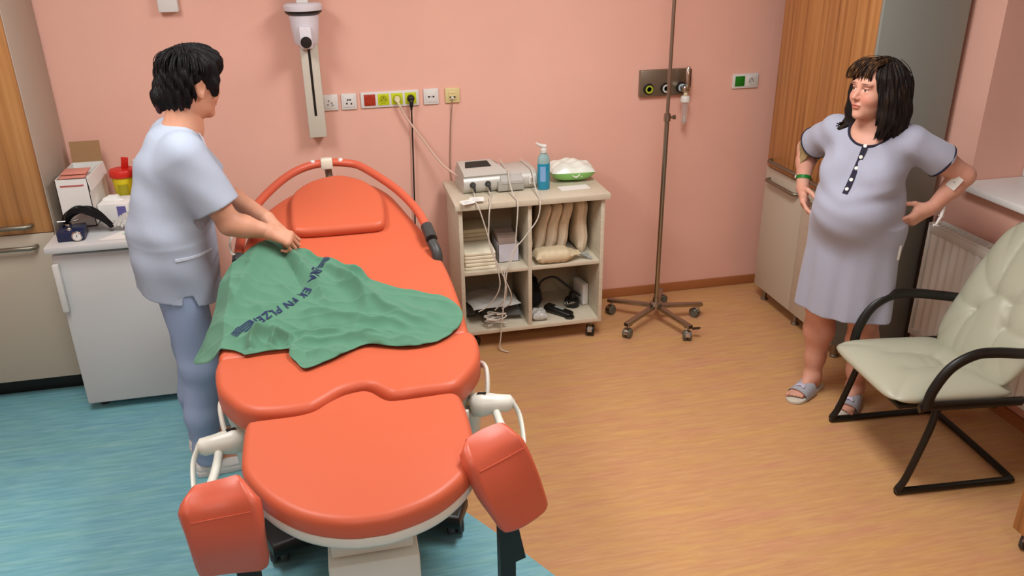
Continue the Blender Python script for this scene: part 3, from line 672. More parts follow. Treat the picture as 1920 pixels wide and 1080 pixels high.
for (a, b) in zip(vs, vs[1:]): bm.faces.new([bm.verts.new(p) for p in ((a[0], a[1], 0.045), (b[0], b[1], 0.045), (b[0], b[1], 0.125), (a[0], a[1], 0.125))])
obj('label', bm, mat('bottle_label', '#7fa8d4', 0.5), t)
bm = bmesh.new(); lathe(bm, [(0.017, 0.194), (0.018, 0.197), (0.018, 0.212), (0.008, 0.216), (0.006, 0.222)], 20); vs = tube(bm, [(0.012, 0.0, 0.226), (-0.004, 0, 0.227), (-0.025, 0, 0.236), (-0.040, 0.0, 0.246)], [0.010, 0.011, 0.007, 0.006], seg=12); obj('pump', bm, M['white'], t)
# wet-wipes pack
t = thing('wipes_pack', 'white and green soft pack of diapers or wipes on the cart top', 'pack', (1.235, -0.20, ZT), rotz=math.radians(-4))
bm = bmesh.new(); N1, N2 = 26, 18; rows = []
def packz(u, v):
    e = (1-abs(u)**3.2)*(1-abs(v)**3.0); return max(0, e)**0.5
top = [[None]*(N2+1) for _ in range(N1+1)]; bot = [[None]*(N2+1) for _ in range(N1+1)]
for i in range(N1+1):
    for j in range(N2+1):
        u, v = 2*i/N1-1, 2*j/N2-1
        x, y = 0.122*u*(1-0.06*v*v), 0.10*v*(1-0.08*u*u)
        wob = 0.006*math.sin(7*u+3*v)+0.005*math.sin(11*v-4*u)
        zz = 0.058+0.042*packz(u, v)*(1-0.25*(u > 0)*u)+wob*packz(u, v)
        zb = 0.058-0.056*packz(u, v)
        top[i][j] = bm.verts.new((x, y, zz)); bot[i][j] = bm.verts.new((x, y, zb)) if 0 < i < N1 and 0 < j < N2 else top[i][j]
for i in range(N1):
    for j in range(N2):
        for g, fl in ((top, False), (bot, True)):
            q = [g[i][j], g[i+1][j], g[i+1][j+1], g[i][j+1]]
            try: f = bm.faces.new(q[::-1] if fl else q)
            except ValueError: continue
            f.material_index = 1 if fl else 0
obj('wrapper', bm, [mat('pack_white', '#e3e8dc', 0.25), mat('pack_green', '#8fd070', 0.25)], t)
bm = bmesh.new()
for k in range(3): tube(bm, catmull([(-0.04+k*0.03, -0.0985+0.01*abs(k-1), 0.045), (-0.02+k*0.03, -0.098+0.01*abs(k-1), 0.035), (0.0+k*0.03, -0.099+0.01*abs(k-1), 0.05)], 5), 0.0035, seg=6)
obj('print', bm, M['paper'], t)
bm = bmesh.new(); plate(bm, rrect(-0.09, 0.07, -0.045, 0.03, 0.005), 0, 0.0015); o = obj('paper_slip', bm, M['paper']); o.location = (1.215, -0.36, ZT); o.rotation_euler = (0, 0, 0.05)
tag(o, 'thin white paper slip lying in front of the green pack', 'paper')

# transducer cables hanging from the monitor
t = thing('transducer_cables', 'bundle of white transducer cables with paper tags hanging over the cart front', 'cable', (0.70, -0.53, ZT))
def ll(p): return (p[0]-0.70, p[1]+0.53, p[2]-ZT)
cabs = [
 [(0.672, -0.365, 0.852), (0.672, -0.40, 0.838), (0.655, -0.46, 0.84), (0.66, -0.53, 0.832), (0.675, -0.545, 0.79), (0.71, -0.54, 0.66), (0.755, -0.54, 0.48), (0.765, -0.53, 0.38), (0.74, -0.50, 0.30), (0.70, -0.47, 0.24), (0.66, -0.46, 0.215)],
 [(0.752, -0.365, 0.852), (0.752, -0.40, 0.838), (0.735, -0.46, 0.84), (0.725, -0.53, 0.83), (0.715, -0.545, 0.76), (0.715, -0.54, 0.62), (0.76, -0.54, 0.50), (0.80, -0.53, 0.40), (0.83, -0.51, 0.32), (0.83, -0.47, 0.25), (0.79, -0.45, 0.215)],
 [(0.86, -0.13, 0.945), (0.862, -0.25, 0.935), (0.862, -0.33, 0.925), (0.86, -0.365, 0.89), (0.862, -0.46, 0.84), (0.865, -0.535, 0.825), (0.855, -0.545, 0.70), (0.84, -0.54, 0.55), (0.79, -0.54, 0.46), (0.80, -0.53, 0.36), (0.80, -0.49, 0.29), (0.75, -0.46, 0.215)],
 [(0.97, -0.12, 0.94), (0.985, -0.24, 0.935), (0.99, -0.33, 0.925), (0.99, -0.37, 0.88), (0.985, -0.46, 0.84), (0.98, -0.535, 0.825), (0.965, -0.545, 0.74), (0.90, -0.545, 0.65), (0.83, -0.54, 0.56), (0.80, -0.54, 0.45), (0.79, -0.535, 0.33), (0.775, -0.53, 0.20), (0.765, -0.53, 0.09), (0.76, -0.53, 0.02), (0.80, -0.56, 0.006)],
]
for c in cabs:
    bm = bmesh.new(); tube(bm, catmull([ll(p) for p in c], 8), 0.0034, seg=8); obj('cable', bm, M['cable_w'], t)
bm = bmesh.new(); rr = random.Random(5)
pts = [(0.75+0.055*math.sin(k*1.9)+rr.uniform(-.01, .01), -0.462-0.035*math.cos(k*1.3), 0.205-0.007*(k % 3)-0.003*k) for k in range(20)]
tube(bm, catmull([ll(p) for p in pts], 6), 0.0035, seg=8); obj('cable', bm, M['cable_w'], t)
for (x, y, z, a) in ((0.615, -0.515, ZT+0.004, 0.35), (0.665, -0.495, ZT+0.008, -0.1)):
    bm = bmesh.new(); vs = plate(bm, rrect(-0.036, 0.036, -0.02, 0.02, 0.004), -0.0006, 0.0006); xform(bm, vs, Matrix.Rotation(a, 4, 'Z') @ Matrix.Rotation(0.25, 4, 'X'))
    vs2 = []
    for k in range(3): vs2 += box(bm, -0.022, 0.02-0.008*k, -0.010+0.008*k, -0.0085+0.008*k, 0.0006, 0.0009, mi=1)
    xform(bm, vs2, Matrix.Rotation(a, 4, 'Z') @ Matrix.Rotation(0.25, 4, 'X'))
    o = obj('tag', bm, [M['paper'], mat('tag_ink', '#8a8f95', 0.8)], t); o.location = ll((x, y, z+0.012))

# ---- shelf contents
ZB, ZM = 0.1185, 0.4565
def folded(name, label, x, y, z, w_, d_, h, layers, m, group=None, cat='towel', rz=0.0):
    bm = bmesh.new(); rr = random.Random(int(x*1000)+layers)
    for k in range(layers):
        z0 = h*k/layers; dx = rr.uniform(-.003, .003)
        pad(bm, rrect(-w_/2+dx, w_/2+dx, -d_/2, d_/2+rr.uniform(-.003, .003), 0.010, 4), z0+0.0005, h*(k+1)/layers-0.0005, r=min(0.006, h/layers*0.4), seg=3, rb=min(0.004, h/layers*0.3))
    o = obj(name, bm, m); o.location = (x, y, z); o.rotation_euler = (0, 0, rz); tag(o, label, cat, group); return o
# cream towels: front pile with separate folded cloths
for k in range(5):
    folded('folded_cloth', ['bottom cream cloth of the front pile, upper left shelf', 'second cream cloth from the bottom of the front pile', 'middle cream cloth of the front pile, upper left shelf', 'cream cloth just below the top of the front pile', 'topmost cream cloth of the front pile, upper left shelf'][k], 0.678, -0.385, ZM+0.0195*k, 0.165, 0.155, 0.019, 1, M['creamf'], 'cream cloths on the upper left shelf', rz=random.uniform(-.03, .03))
for k in range(7):
    folded('folded_cloth', ['bottom', 'second lowest', 'third lowest', 'middle', 'third highest', 'second highest', 'topmost'][k]+' beige folded cloth of the rear pile, upper left shelf', 0.68, -0.19, ZM+0.023*k, 0.165, 0.18, 0.0225, 1, mat('beige_cloth', '#d8cdae', 0.9) if k == 0 else bpy.data.materials['beige_cloth'], 'beige cloths at the back of the upper left shelf', rz=random.uniform(-.02, .02))
t = thing('small_box', 'open white card box with packets on the upper left shelf', 'box', (0.845, -0.30, ZM))
bm = bmesh.new()
for a in ((-0.056, 0.056, -0.09, -0.087, 0, 0.10), (-0.056, 0.056, 0.087, 0.09, 0, 0.10), (-0.056, -0.053, -0.09, 0.09, 0, 0.10), (0.053, 0.056, -0.09, 0.09, 0, 0.10), (-0.056, 0.056, -0.09, 0.09, 0, 0.003)): box(bm, *a)
obj('body', bm, mat('box_white', '#c9c6cf', 0.7), t)
for k in range(8):
    bm = bmesh.new(); vs = box(bm, -0.05, 0.05, -0.003, 0.003, 0.005, 0.125+0.006*(k % 3), 0.001); xform(bm, vs, Matrix.Translation((0, -0.07+0.02*k, 0)) @ Matrix.Rotation(-0.10, 4, 'X'))
    o = obj('sachet', bm, mat('sachet_paper', '#a99488', 0.7) if k == 0 else bpy.data.materials['sachet_paper']); o.location = (0.845, -0.30, ZM+0.0035)
    tag(o, ['frontmost', 'second', 'third', 'fourth', 'fifth', 'sixth', 'seventh', 'rearmost'][k]+' pale sachet, counted from the front, filed upright in the small white box', 'sachet', 'sachets in the small white box')
# wrapped packs standing on the upper right shelf
def wrapped(x, y, w_, h, lean, d_=0.20, rz=0.0, label='', m=None, notch=0.0, grp=None):
    bm = bmesh.new(); NX, NZ = 10, 16
    def P(u, v, s):
        th = w_/2*max(0.0, (1-abs(u)**4)*(1-abs(v)**6))**0.35
        return (s*th+0.004*math.sin(5*v+3*u), u*d_/2*(1-0.05*v*v), h/2+v*h/2)
    G = {}
    for s in (-1, 1):
        for i in range(NX+1):
            for j in range(NZ+1):
                edge = i in (0, NX) or j in (0, NZ)
                if edge and s == 1: G[s, i, j] = G[-1, i, j]
                else: G[s, i, j] = bm.verts.new(P(2*i/NX-1, 2*j/NZ-1, s))
    for s in (-1, 1):
        for i in range(NX):
            for j in range(NZ): bm.faces.new([G[s, i, j], G[s, i+1, j], G[s, i+1, j+1], G[s, i, j+1]][::s])
    mn = min(v.co.z for v in bm.verts)
    R = Matrix.Rotation(lean, 4, 'Y')
    for v in bm.verts: v.co = R @ v.co
    mn = min(v.co.z for v in bm.verts)
    for v in bm.verts: v.co.z -= mn
    o = obj('wrapped_pack', bm, m or M['wrap']); o.location = (x, y, ZM+0.0005); o.rotation_euler = (0, 0, rz)
    tag(o, label, 'wrapped pack', grp); return o
wrapped(0.972, -0.25, 0.035, 0.235, 0.0, 0.20, label='thin tan pack pressed against the shelf divider, leftmost of the standing row')
wrapped(1.018, -0.25, 0.046, 0.29, 0.22, 0.20, label='tan paper pack with a crimped top, leaning right, second of the standing row')
wrapped(1.078, -0.25, 0.056, 0.295, 0.20, 0.21, label='broad tan paper pack leaning right in the middle of the row')
wrapped(1.142, -0.25, 0.054, 0.30, 0.18, 0.21, label='tan paper pack left of the dark gap, slightly leaning')
wrapped(1.262, -0.27, 0.062, 0.30, 0.0, 0.20, label='upright tan paper pack standing alone beside the right shelf wall')
# lying pack
bm = bmesh.new(); N1, N2 = 24, 14
top = {}
for s in (1, -1):
    for i in range(N1+1):
        for j in range(N2+1):
            u, v = 2*i/N1-1, 2*j/N2-1
            w1 = 1.0 if u < 0.35 else max(0.45, 1-(u-0.35)*0.9)
            th = 0.036*max(0, (1-abs(u)**5)*(1-abs(v)**4))**0.4*(1 if u < 0.3 else max(0.25, 1-(u-0.3)*1.6))
            edge = i in (0, N1) or j in (0, N2)
            if edge and s == -1: top[s, i, j] = top[1, i, j]
            else: top[s, i, j] = bm.verts.new((u*0.125, v*0.06*w1, 0.037+s*th+0.002*math.sin(u*20)))
for s in (1, -1):
    for i in range(N1):
        for j in range(N2): bm.faces.new([top[s, i, j], top[s, i+1, j], top[s, i+1, j+1], top[s, i, j+1]][::s])
mn = min(v.co.z for v in bm.verts)
for v in bm.verts: v.co.z -= mn
o = obj('lying_pack', bm, mat('cream_pack', '#d3c2a0', 0.55)); o.location = (1.098, -0.435, ZM+0.0005); tag(o, 'cream soft pack lying on its side in front of the standing row', 'wrapped pack')
bm = bmesh.new(); rows = []
for i in range(7):
    rows.append([bm.verts.new((i*0.011, (j/6-0.5)*0.075*(0.5+i*0.1), 0.030-0.02*(i/6)+0.006*math.sin(j*1.7+i))) for j in range(7)])
for A, B in zip(rows, rows[1:]):
    for k in range(6): bm.faces.new((A[k], A[k+1], B[k+1], B[k]))
bmesh.ops.solidify(bm, geom=bm.faces[:], thickness=0.002); p = obj('clear_end', bm, mat('clear_film', '#cfd0cc', 0.15, trans=0.3), o); p.location = (0.118, 0, 0.0)
# lower left: plastic bags and grey bag
def blob_sheet(name, label, cat, x, y, z, w_, d_, h, m, seed, rz=0, tilt=0.0, th=0.6):
    bm = bmesh.new(); N = 22; rr = random.Random(seed); ph = [rr.uniform(0, 6) for _ in range(6)]
    G = {}
    for s in (1, -1):
        for i in range(N+1):
            for j in range(N+1):
                u, v = 2*i/N-1, 2*j/N-1; e = max(0, (1-u**4)*(1-v**4))**th
                wob = 0.16*math.sin(5*u+ph[0]+2*v)+0.13*math.sin(7*v+ph[1]-3*u)+0.1*math.sin(13*u+9*v+ph[2])
                edge = i in (0, N) or j in (0, N)
                if edge and s == -1: G[s, i, j] = G[1, i, j]
                else: G[s, i, j] = bm.verts.new((u*w_/2*(1+0.04*math.sin(4*v+ph[3])), v*d_/2*(1+0.05*math.sin(3*u+ph[4])), h*0.45+(h*0.55*e*(1+wob) if s == 1 else -h*0.45*e)))
    for s in (1, -1):
        for i in range(N):
            for j in range(N): bm.faces.new([G[s, i, j], G[s, i+1, j], G[s, i+1, j+1], G[s, i, j+1]][::s])
    for v in bm.verts: v.co.z += tilt*v.co.x
    mn = min(v.co.z for v in bm.verts)
    for v in bm.verts: v.co.z -= mn
    o = obj(name, bm, m); o.location = (x, y, z); o.rotation_euler = (0, 0, rz); tag(o, label, cat); return o
blob_sheet('grey_bag', 'dark grey soft bag on the lower left shelf beneath the plastic packs', 'bag', 0.805, -0.26, ZB+0.0005, 0.22, 0.30, 0.075, mat('grey_fabric', '#55554f', 0.85), 2)
blob_sheet('cloth_bag', 'small grey cloth bundle at the left of the lower left shelf', 'bag', 0.635, -0.23, ZB+0.0005, 0.08, 0.22, 0.07, mat('grey_fabric', '#55554f', 0.85), 9)
blob_sheet('plastic_pack', 'flat pack in clear crinkled plastic lying over the grey bags', 'pack', 0.755, -0.31, ZB+0.090, 0.27, 0.26, 0.030, mat('crinkled_film', '#b9b7b0', 0.2, bump=0.6, bscale=60), 4, rz=0.12)
# lower right: black device, charger, white adapter
t = thing('doppler_device', 'black handheld doppler device with coiled cord on the lower right shelf', 'medical device', (1.09, -0.33, ZB))
bm = bmesh.new(); vs = box(bm, -0.028, 0.028, -0.085, 0.085, 0, 0.035, 0.012, 3); xform(bm, vs, Matrix.Translation((0.03, -0.06, 0.002)) @ Matrix.Rotation(0.75, 4, 'Z') @ Matrix.Rotation(0.10, 4, 'X')); obj('body', bm, M['black'], t)
bm = bmesh.new(); vs = box(bm, -0.010, 0.010, -0.028, 0.028, 0.0, 0.002); xform(bm, vs, Matrix.Translation((0.035, -0.065, 0.0385)) @ Matrix.Rotation(0.75, 4, 'Z') @ Matrix.Rotation(0.10, 4, 'X')); obj('label', bm, mat('device_label', '#8e8e88', 0.5), t)
bm = bmesh.new(); tube(bm, [(0.075+0.022*math.cos(a), -0.13+0.017*math.sin(a), 0.008) for a in np.linspace(0, 2*PI, 24)[:-1]], 0.005, closed=True); obj('hanging_loop', bm, M['black'], t)
bm = bmesh.new(); tube(bm, catmull([(-0.06, 0.05, 0.05), (-0.03, 0.10, 0.13), (0.05, 0.11, 0.15), (0.11, 0.08, 0.11), (0.15, 0.05, 0.08), (0.18, 0.02, 0.06)], 8), 0.006); obj('cord', bm, M['black'], t)
bm = bmesh.new(); tube(bm, [(0.10+0.02*math.cos(a)+0.006*a/PI, 0.0+0.018*math.sin(a), 0.03+0.008*math.sin(3*a)) for a in np.linspace(0, 6*PI, 60)], 0.0025, seg=6); obj('coiled_wire', bm, M['steel_br'], t)
o = blob_sheet('black_bag', 'black soft pouch at the left of the lower right shelf', 'bag', 1.005, -0.21, ZB+0.0005, 0.09, 0.22, 0.15, mat('black_cloth', '#100f0d', 0.8), 6)
bm = bmesh.new(); vs = pad(bm, [(0.042*math.cos(a), 0.05*math.sin(a)) for a in np.linspace(0, 2*PI, 28)[:-1]], 0, 0.045, 0.015)
o = obj('transducer', bm, M['black']); o.location = (1.225, -0.30, ZB+0.0005); tag(o, 'round black transducer puck on the lower right shelf', 'medical device')
bm = bmesh.new(); lathe(bm, [(0.02, 0.04), (0.018, 0.08), (0.01, 0.085)], 16); obj('stem', bm, M['black'], o)
o = obj('adapter_box', BX(-0.018, 0.018, -0.06, 0.06, 0, 0.13, 0.008, 3), M['white']); o.location = (1.288, -0.26, ZB+0.0005); o.rotation_euler = (0, 0, 0.2); tag(o, 'white plastic box standing at the right end of the lower shelf', 'box')
o = blob_sheet('plastic_bag', 'small clear plastic bag in front of the black pouch', 'bag', 1.0, -0.42, ZB+0.0005, 0.085, 0.09, 0.05, mat('crinkled_film2', '#b9b7b0', 0.2), 12)

# ------------------------------------------------------------------ IV stand
t = thing('iv_stand', 'tall stainless steel drip stand on a five-wheeled base', 'iv stand', (1.70, -0.378, 0))
ends = [(-0.215, 0.170), (-0.225, -0.155), (0.090, -0.265), (0.265, -0.010), (0.125, 0.235)]
bm = bmesh.new(); lathe(bm, [(0.03, 0.085), (0.034, 0.09), (0.034, 0.118), (0.02, 0.124), (0.017, 0.15)], 24); obj('hub', bm, M['steel'], t)
for k, (ex, ey) in enumerate(ends):
    d = Vector((ex, ey, 0)); L = d.length; a = math.atan2(ey, ex)
    bm = bmesh.new(); vs = box(bm, 0.01, L+0.012, -0.015, 0.015, -0.010, 0.010, 0.002)
    for v in vs: v.co.z += 0.098-0.018*v.co.x/L*1.0
    xform(bm, vs, Matrix.Rotation(a, 4, 'Z')); leg = obj('leg', bm, M['steel'], t)
    bm = bmesh.new(); vs = box(bm, L+0.012, L+0.014, -0.013, 0.013, 0.072, 0.088); xform(bm, vs, Matrix.Rotation(a, 4, 'Z')); obj('end_cap', bm, M['black'], leg)
    caster('caster', ex*0.95, ey*0.95, 0.074, 0.027, t, a+[1.2, 0.2, -0.6, 2.2, -1.0][k], mat('wheel_grey', '#5a5a4e', 0.4) if k == 0 else bpy.data.materials['wheel_grey'])
bm = bmesh.new(); vs = plate(bm, rrect(-0.012, 0.012, -0.022, 0.022, 0.006), 0, 0.004); xform(bm, vs, Matrix.Translation((0.135, -0.262, 0.060)) @ Matrix.Rotation(0.9, 4, 'Z') @ Matrix.Rotation(-0.25, 4, 'X')); obj('brake_lever', bm, M['black'], t)
bm = bmesh.new(); cyl(bm, (0, 0, 0.12), (0, 0, 1.17), 0.0125, seg=20); obj('lower_pole', bm, M['steel'], t)
bm = bmesh.new(); cyl(bm, (0, 0, 1.16), (0, 0, 2.12), 0.0095, seg=20)
obj('upper_pole', bm, M['steel'], t)
bm = bmesh.new(); lathe(bm, [(0.0125, 1.15), (0.018, 1.155), (0.018, 1.19), (0.012, 1.195)], 22); lathe(bm, [(0.006, 0), (0.006, 0.016), (0.012, 0.018), (0.012, 0.03), (0.008, 0.032)], 16, axis='x', c=(0.014, 0, 1.172)); obj('clamp_collar', bm, M['steel'], t)
for a in (0.3, 0.3+PI/2, 0.3+PI, 0.3+3*PI/2):
    bm = bmesh.new(); tube(bm, catmull([(0, 0, 2.11), (0.05*math.cos(a), 0.05*math.sin(a), 2.13), (0.10*math.cos(a), 0.10*math.sin(a), 2.11), (0.12*math.cos(a), 0.12*math.sin(a), 2.15)], 6), 0.004); obj('hook', bm, M['steel'], t)

# ------------------------------------------------------------------ birthing bed
TH = math.radians(14); TN = math.tan(TH); HY = -1.827
bed = thing('birthing_bed', 'orange upholstered birthing bed with white frame and raised leg supports', 'bed', (-0.02, -1.75, 0))
BO = Vector((-0.02, -1.75, 0))
def bl(p): return (p[0]-BO.x, p[1]-BO.y, p[2]-BO.z)
def smooth_closed(pts, n=4): return [(v.x, v.y) for v in catmull([(p[0], p[1], 0) for p in pts], n, closed=True)]
def shift(bm):
    for v in bm.verts: v.co -= BO
# seat pad
SEAT = [(-0.425, -1.819), (-0.441, -1.823), (-0.449, -1.838), (-0.451, -1.891), (-0.441, -1.971), (-0.424, -2.036), (-0.373, -2.128), (-0.335, -2.169), (-0.293, -2.191), (-0.211, -2.202), (-0.15, -2.196), (-0.119, -2.175), (-0.091, -2.15), (-0.054, -2.117), (-0.009, -2.102), (0.02, -2.102), (0.044, -2.115), (0.068, -2.147), (0.094, -2.177), (0.129, -2.184), (0.169, -2.180), (0.236, -2.181), (0.282, -2.178), (0.317, -2.155), (0.376, -2.067), (0.402, -2.0), (0.413, -1.93), (0.415, -1.870), (0.410, -1.838), (0.400, -1.823), (0.380, -1.819)]
def so(pts): # smooth outline but keep the straight back edge
    out = [(v.x, v.y) for v in catmull([(p[0], p[1], 0) for p in pts], 4)]; return out
bm = bmesh.new(); pad(bm, so(SEAT)[::-1], 0.715, 0.80, r=0.026, seg=6, rb=0.006); shift(bm)
obj('seat_pad', bm, M['orange'], bed, sharp=75)
# backrest pad (built flat, then tilted about the hinge)
BK = [(-0.020, -0.425), (-0.016, -0.440), (0.0, -0.448), (0.06, -0.449), (0.26, -0.440), (0.52, -0.416), (0.70, -0.383), (0.80, -0.357), (0.90, -0.312), (1.0, -0.235), (1.07, -0.15), (1.105, -0.06), (1.115, 0.0), (1.10, 0.07), (1.06, 0.15), (0.98, 0.21), (0.90, 0.243), (0.80, 0.275), (0.62, 0.333), (0.41, 0.374), (0.22, 0.391), (0.06, 0.395), (0.0, 0.395), (-0.016, 0.387), (-0.020, 0.372)]
MB = Matrix.Translation((0, HY, 0.80)) @ Matrix.Rotation(TH, 4, 'X')
bm = bmesh.new(); vs = pad(bm, [(v.y, v.x) for v in catmull([(p[0], p[1], 0) for p in BK], 5)], -0.075, 0.0, r=0.024, seg=6, rb=0.008, fan=True)
for v in bm.verts: v.co = MB @ Vector((v.co.x, v.co.y+0.002, v.co.z))
shift(bm); obj('backrest_pad', bm, M['orange'], bed, sharp=75)
bm = BX(-0.400, 0.350, -1.850, -1.795, 0.74, 0.791, 0.003); shift(bm); obj('hinge_strip', bm, M['orange'], bed)
# head pillow (fixed cushion)
PIL = [(-0.199, 0.700), (-0.205, 0.80), (-0.203, 0.93), (-0.17, 1.01), (-0.10, 1.072), (0.0, 1.10), (0.09, 1.055), (0.145, 0.985), (0.176, 0.90), (0.178, 0.79), (0.170, 0.700), (0.145, 0.672), (0.08, 0.668), (-0.10, 0.668), (-0.170, 0.675)]
bm = bmesh.new(); pad(bm, smooth_closed(PIL, 5), 0.0005, 0.042, r=0.022, seg=6, rb=0.010, fan=True)
for v in bm.verts: v.co = MB @ v.co
shift(bm); obj('head_cushion', bm, M['orange'], bed, sharp=75)
# leg section
LEG = [(-0.334, -2.384), (-0.336, -2.29), (-0.334, -2.235), (-0.318, -2.214), (-0.245, -2.212), (-0.183, -2.210), (-0.140, -2.196), (-0.103, -2.160), (-0.055, -2.127), (-0.011, -2.114), (0.018, -2.114), (0.044, -2.132), (0.075, -2.178), (0.104, -2.194), (0.202, -2.192), (0.268, -2.190), (0.295, -2.206), (0.304, -2.248), (0.306, -2.361), (0.301, -2.471), (0.288, -2.565), (0.257, -2.637), (0.196, -2.712), (0.13, -2.76), (0.049, -2.79), (-0.001, -2.794), (-0.057, -2.788), (-0.125, -2.759), (-0.188, -2.71), (-0.254, -2.626), (-0.306, -2.524), (-0.329, -2.447)]
LEG = [(p[0], p[1] if p[1] > -2.45 else -2.45+(p[1]+2.45)*0.86) for p in LEG]
bm = bmesh.new(); pad(bm, smooth_closed(LEG, 4), 0.728, 0.786, r=0.024, seg=6, rb=0.006); shift(bm)
obj('leg_pad', bm, M['orange'], bed, sharp=75)
def scaled(pts, k, cx, cy): return [(cx+(p[0]-cx)*k, cy+(p[1]-cy)*k) for p in pts]
bm = bmesh.new(); pad(bm, scaled(smooth_closed([p for p in LEG if p[1] < -2.2], 4), 0.985, -0.015, -2.46), 0.690, 0.7275, r=0.006, seg=3, rb=0.012); shift(bm)
obj('leg_tray', bm, M['cream_m'], bed, sharp=50)
bm = bmesh.new(); lathe(bm, [(0.008, 0), (0.008, 0.004)], 12, axis='y', c=bl((0.045, -2.733, 0.708))); obj('tray_lock', bm, M['black'], bed)
# white seat frame, tapering downwards
bm = bmesh.new()
o1 = [(-0.44, -1.2), (-0.44, -1.95), (-0.41, -2.04), (-0.33, -2.14), (0.28, -2.14), (0.37, -2.04), (0.40, -1.95), (0.385, -1.2)]
v1 = [bm.verts.new(bl((p[0], p[1], 0.714))) for p in o1]; v2 = [bm.verts.new(bl((p[0]*0.97, p[1]+0.01, 0.62))) for p in o1]; v3 = [bm.verts.new(bl((p[0]*0.7, -1.6+(p[1]+1.6)*0.8, 0.54))) for p in o1]
for A, B in ((v1, v2), (v2, v3)):
    for i in range(8): bm.faces.new((A[i], A[(i+1) % 8], B[(i+1) % 8], B[i]))
bm.faces.new(v1); bm.faces.new(v3[::-1]); obj('seat_frame', bm, M['cream_m'], bed, smooth=True, sharp=30)
bm = bmesh.new(); vs = pad(bm, [(v.y*0.93, v.x*0.95+0.03) for v in catmull([(p[0], p[1], 0) for p in BK], 3)], -0.125, -0.077, r=0.006, seg=2, rb=0.03)
for v in bm.verts: v.co = MB @ v.co
shift(bm); obj('backrest_frame', bm, M['cream_m'], bed, sharp=50)
# column and base
bm = bmesh.new(); box(bm, -0.125, 0.110, -2.462, -1.40, 0.44, 0.70, 0.006); shift(bm); c = obj('lift_column', bm, M['cream_m'], bed)
bm = bmesh.new(); box(bm, -0.137, 0.124, -2.492, -1.38, 0.20, 0.434, 0.008); shift(bm); obj('column_cover', bm, M['cream_m'], bed)
bm = bmesh.new(); box(bm, -0.10, 0.09, -2.3, -1.2, 0.10, 0.20, 0.01); shift(bm); obj('column_foot', bm, M['dgrey'], bed)
bm = bmesh.new()
outl = [(-0.36, -0.85), (0.36, -0.85), (0.38, -1.0), (0.30, -1.3), (0.36, -1.86), (0.31, -1.98), (0.12, -1.90), (-0.12, -1.90), (-0.35, -1.98), (-0.40, -1.86), (-0.32, -1.3), (-0.39, -1.0)]
pad(bm, outl, 0.065, 0.12, r=0.02, seg=3, rb=0.01); shift(bm); obj('base', bm, M['black'], bed)
for (x, y) in ((-0.34, -0.92), (0.33, -0.92), (-0.34, -1.90), (0.30, -1.90)):
    bm = bmesh.new()
    for s in (-1, 1): lathe(bm, [(0.02, -0.012), (0.045, -0.012), (0.05, -0.006), (0.05, 0.006), (0.045, 0.012), (0.02, 0.012)], 24, axis='x', c=bl((x+s*0.018, y, 0.05)))
    cyl(bm, bl((x, y, 0.05)), bl((x, y, 0.09)), 0.016); cyl(bm, bl((x-0.02, y, 0.05)), bl((x+0.02, y, 0.05)), 0.01); obj('wheel', bm, M['dgrey'], bed)
# orange head rail with clamp
RAIL = [(-0.392, -1.345, 0.970), (-0.393, -1.300, 0.983), (-0.38, -1.143, 1.022), (-0.329, -0.974, 1.064), (-0.233, -0.803, 1.107), (-0.141, -0.715, 1.130), (-0.043, -0.684, 1.137), (0.045, -0.699, 1.133), (0.113, -0.747, 1.121), (0.234, -0.938, 1.073), (0.303, -1.117, 1.029), (0.329, -1.251, 0.993)]
bm = bmesh.new(); tube(bm, [bl(p) for p in catmull(RAIL, 8)], 0.0175, seg=18); obj('head_rail', bm, M['orange_rail'], bed)
bm = bmesh.new(); box(bm, -0.068, -0.016, -0.712, -0.663, 1.112, 1.158, 0.007); shift(bm); cl = obj('rail_clamp', bm, mat('ivory_clamp', '#e4e0cc', 0.35), bed)
bm = bmesh.new(); tube(bm, [bl(p) for p in ((-0.040, -0.667, 1.13), (-0.038, -0.655, 1.08), (-0.034, -0.68, 1.03), (-0.030, -0.76, 0.99))], 0.016, seg=12, flat=(1, 0.6)); obj('clamp_post', bm, M['steel_br'], cl)
for x in (-0.102, 0.020):
    bm = bmesh.new(); lathe(bm, [(0.0, 0.0085), (0.007, 0.008), (0.0115, 0.003), (0.012, -0.006)], 18, c=bl((x, -0.697+0.003*(x > 0), 1.1475))); obj('rail_button', bm, M['white'], bed)
# dark hinge pieces at both rail ends
def joint(sx):
    bm = bmesh.new()
    if sx > 0: pts = [(0.328, -1.245, 0.995), (0.334, -1.28, 0.98), (0.338, -1.32, 0.965)]; pts2 = [(0.338, -1.33, 0.955), (0.350, -1.375, 0.925), (0.345, -1.38, 0.87), (0.325, -1.36, 0.83)]
    else: pts = [(-0.392, -1.335, 0.973), (-0.395, -1.36, 0.955)]; pts2 = [(-0.395, -1.36, 0.95), (-0.396, -1.36, 0.91), (-0.38, -1.35, 0.86)]
    tube(bm, [bl(p) for p in catmull(pts, 4)], 0.024, seg=14); tube(bm, [bl(p) for p in catmull(pts2, 4)], 0.021, seg=14); return obj('rail_joint', bm, M['dgrey'], bed)
joint(1); joint(-1)
bm = bmesh.new(); tube(bm, [bl(p) for p in catmull([(-0.395, -1.35, 0.985), (-0.415, -1.34, 0.985), (-0.425, -1.28, 1.005), (-0.415, -1.22, 1.02), (-0.392, -1.19, 1.01)], 8)], 0.0045); obj('call_cord', bm, M['cream_m'], bed)
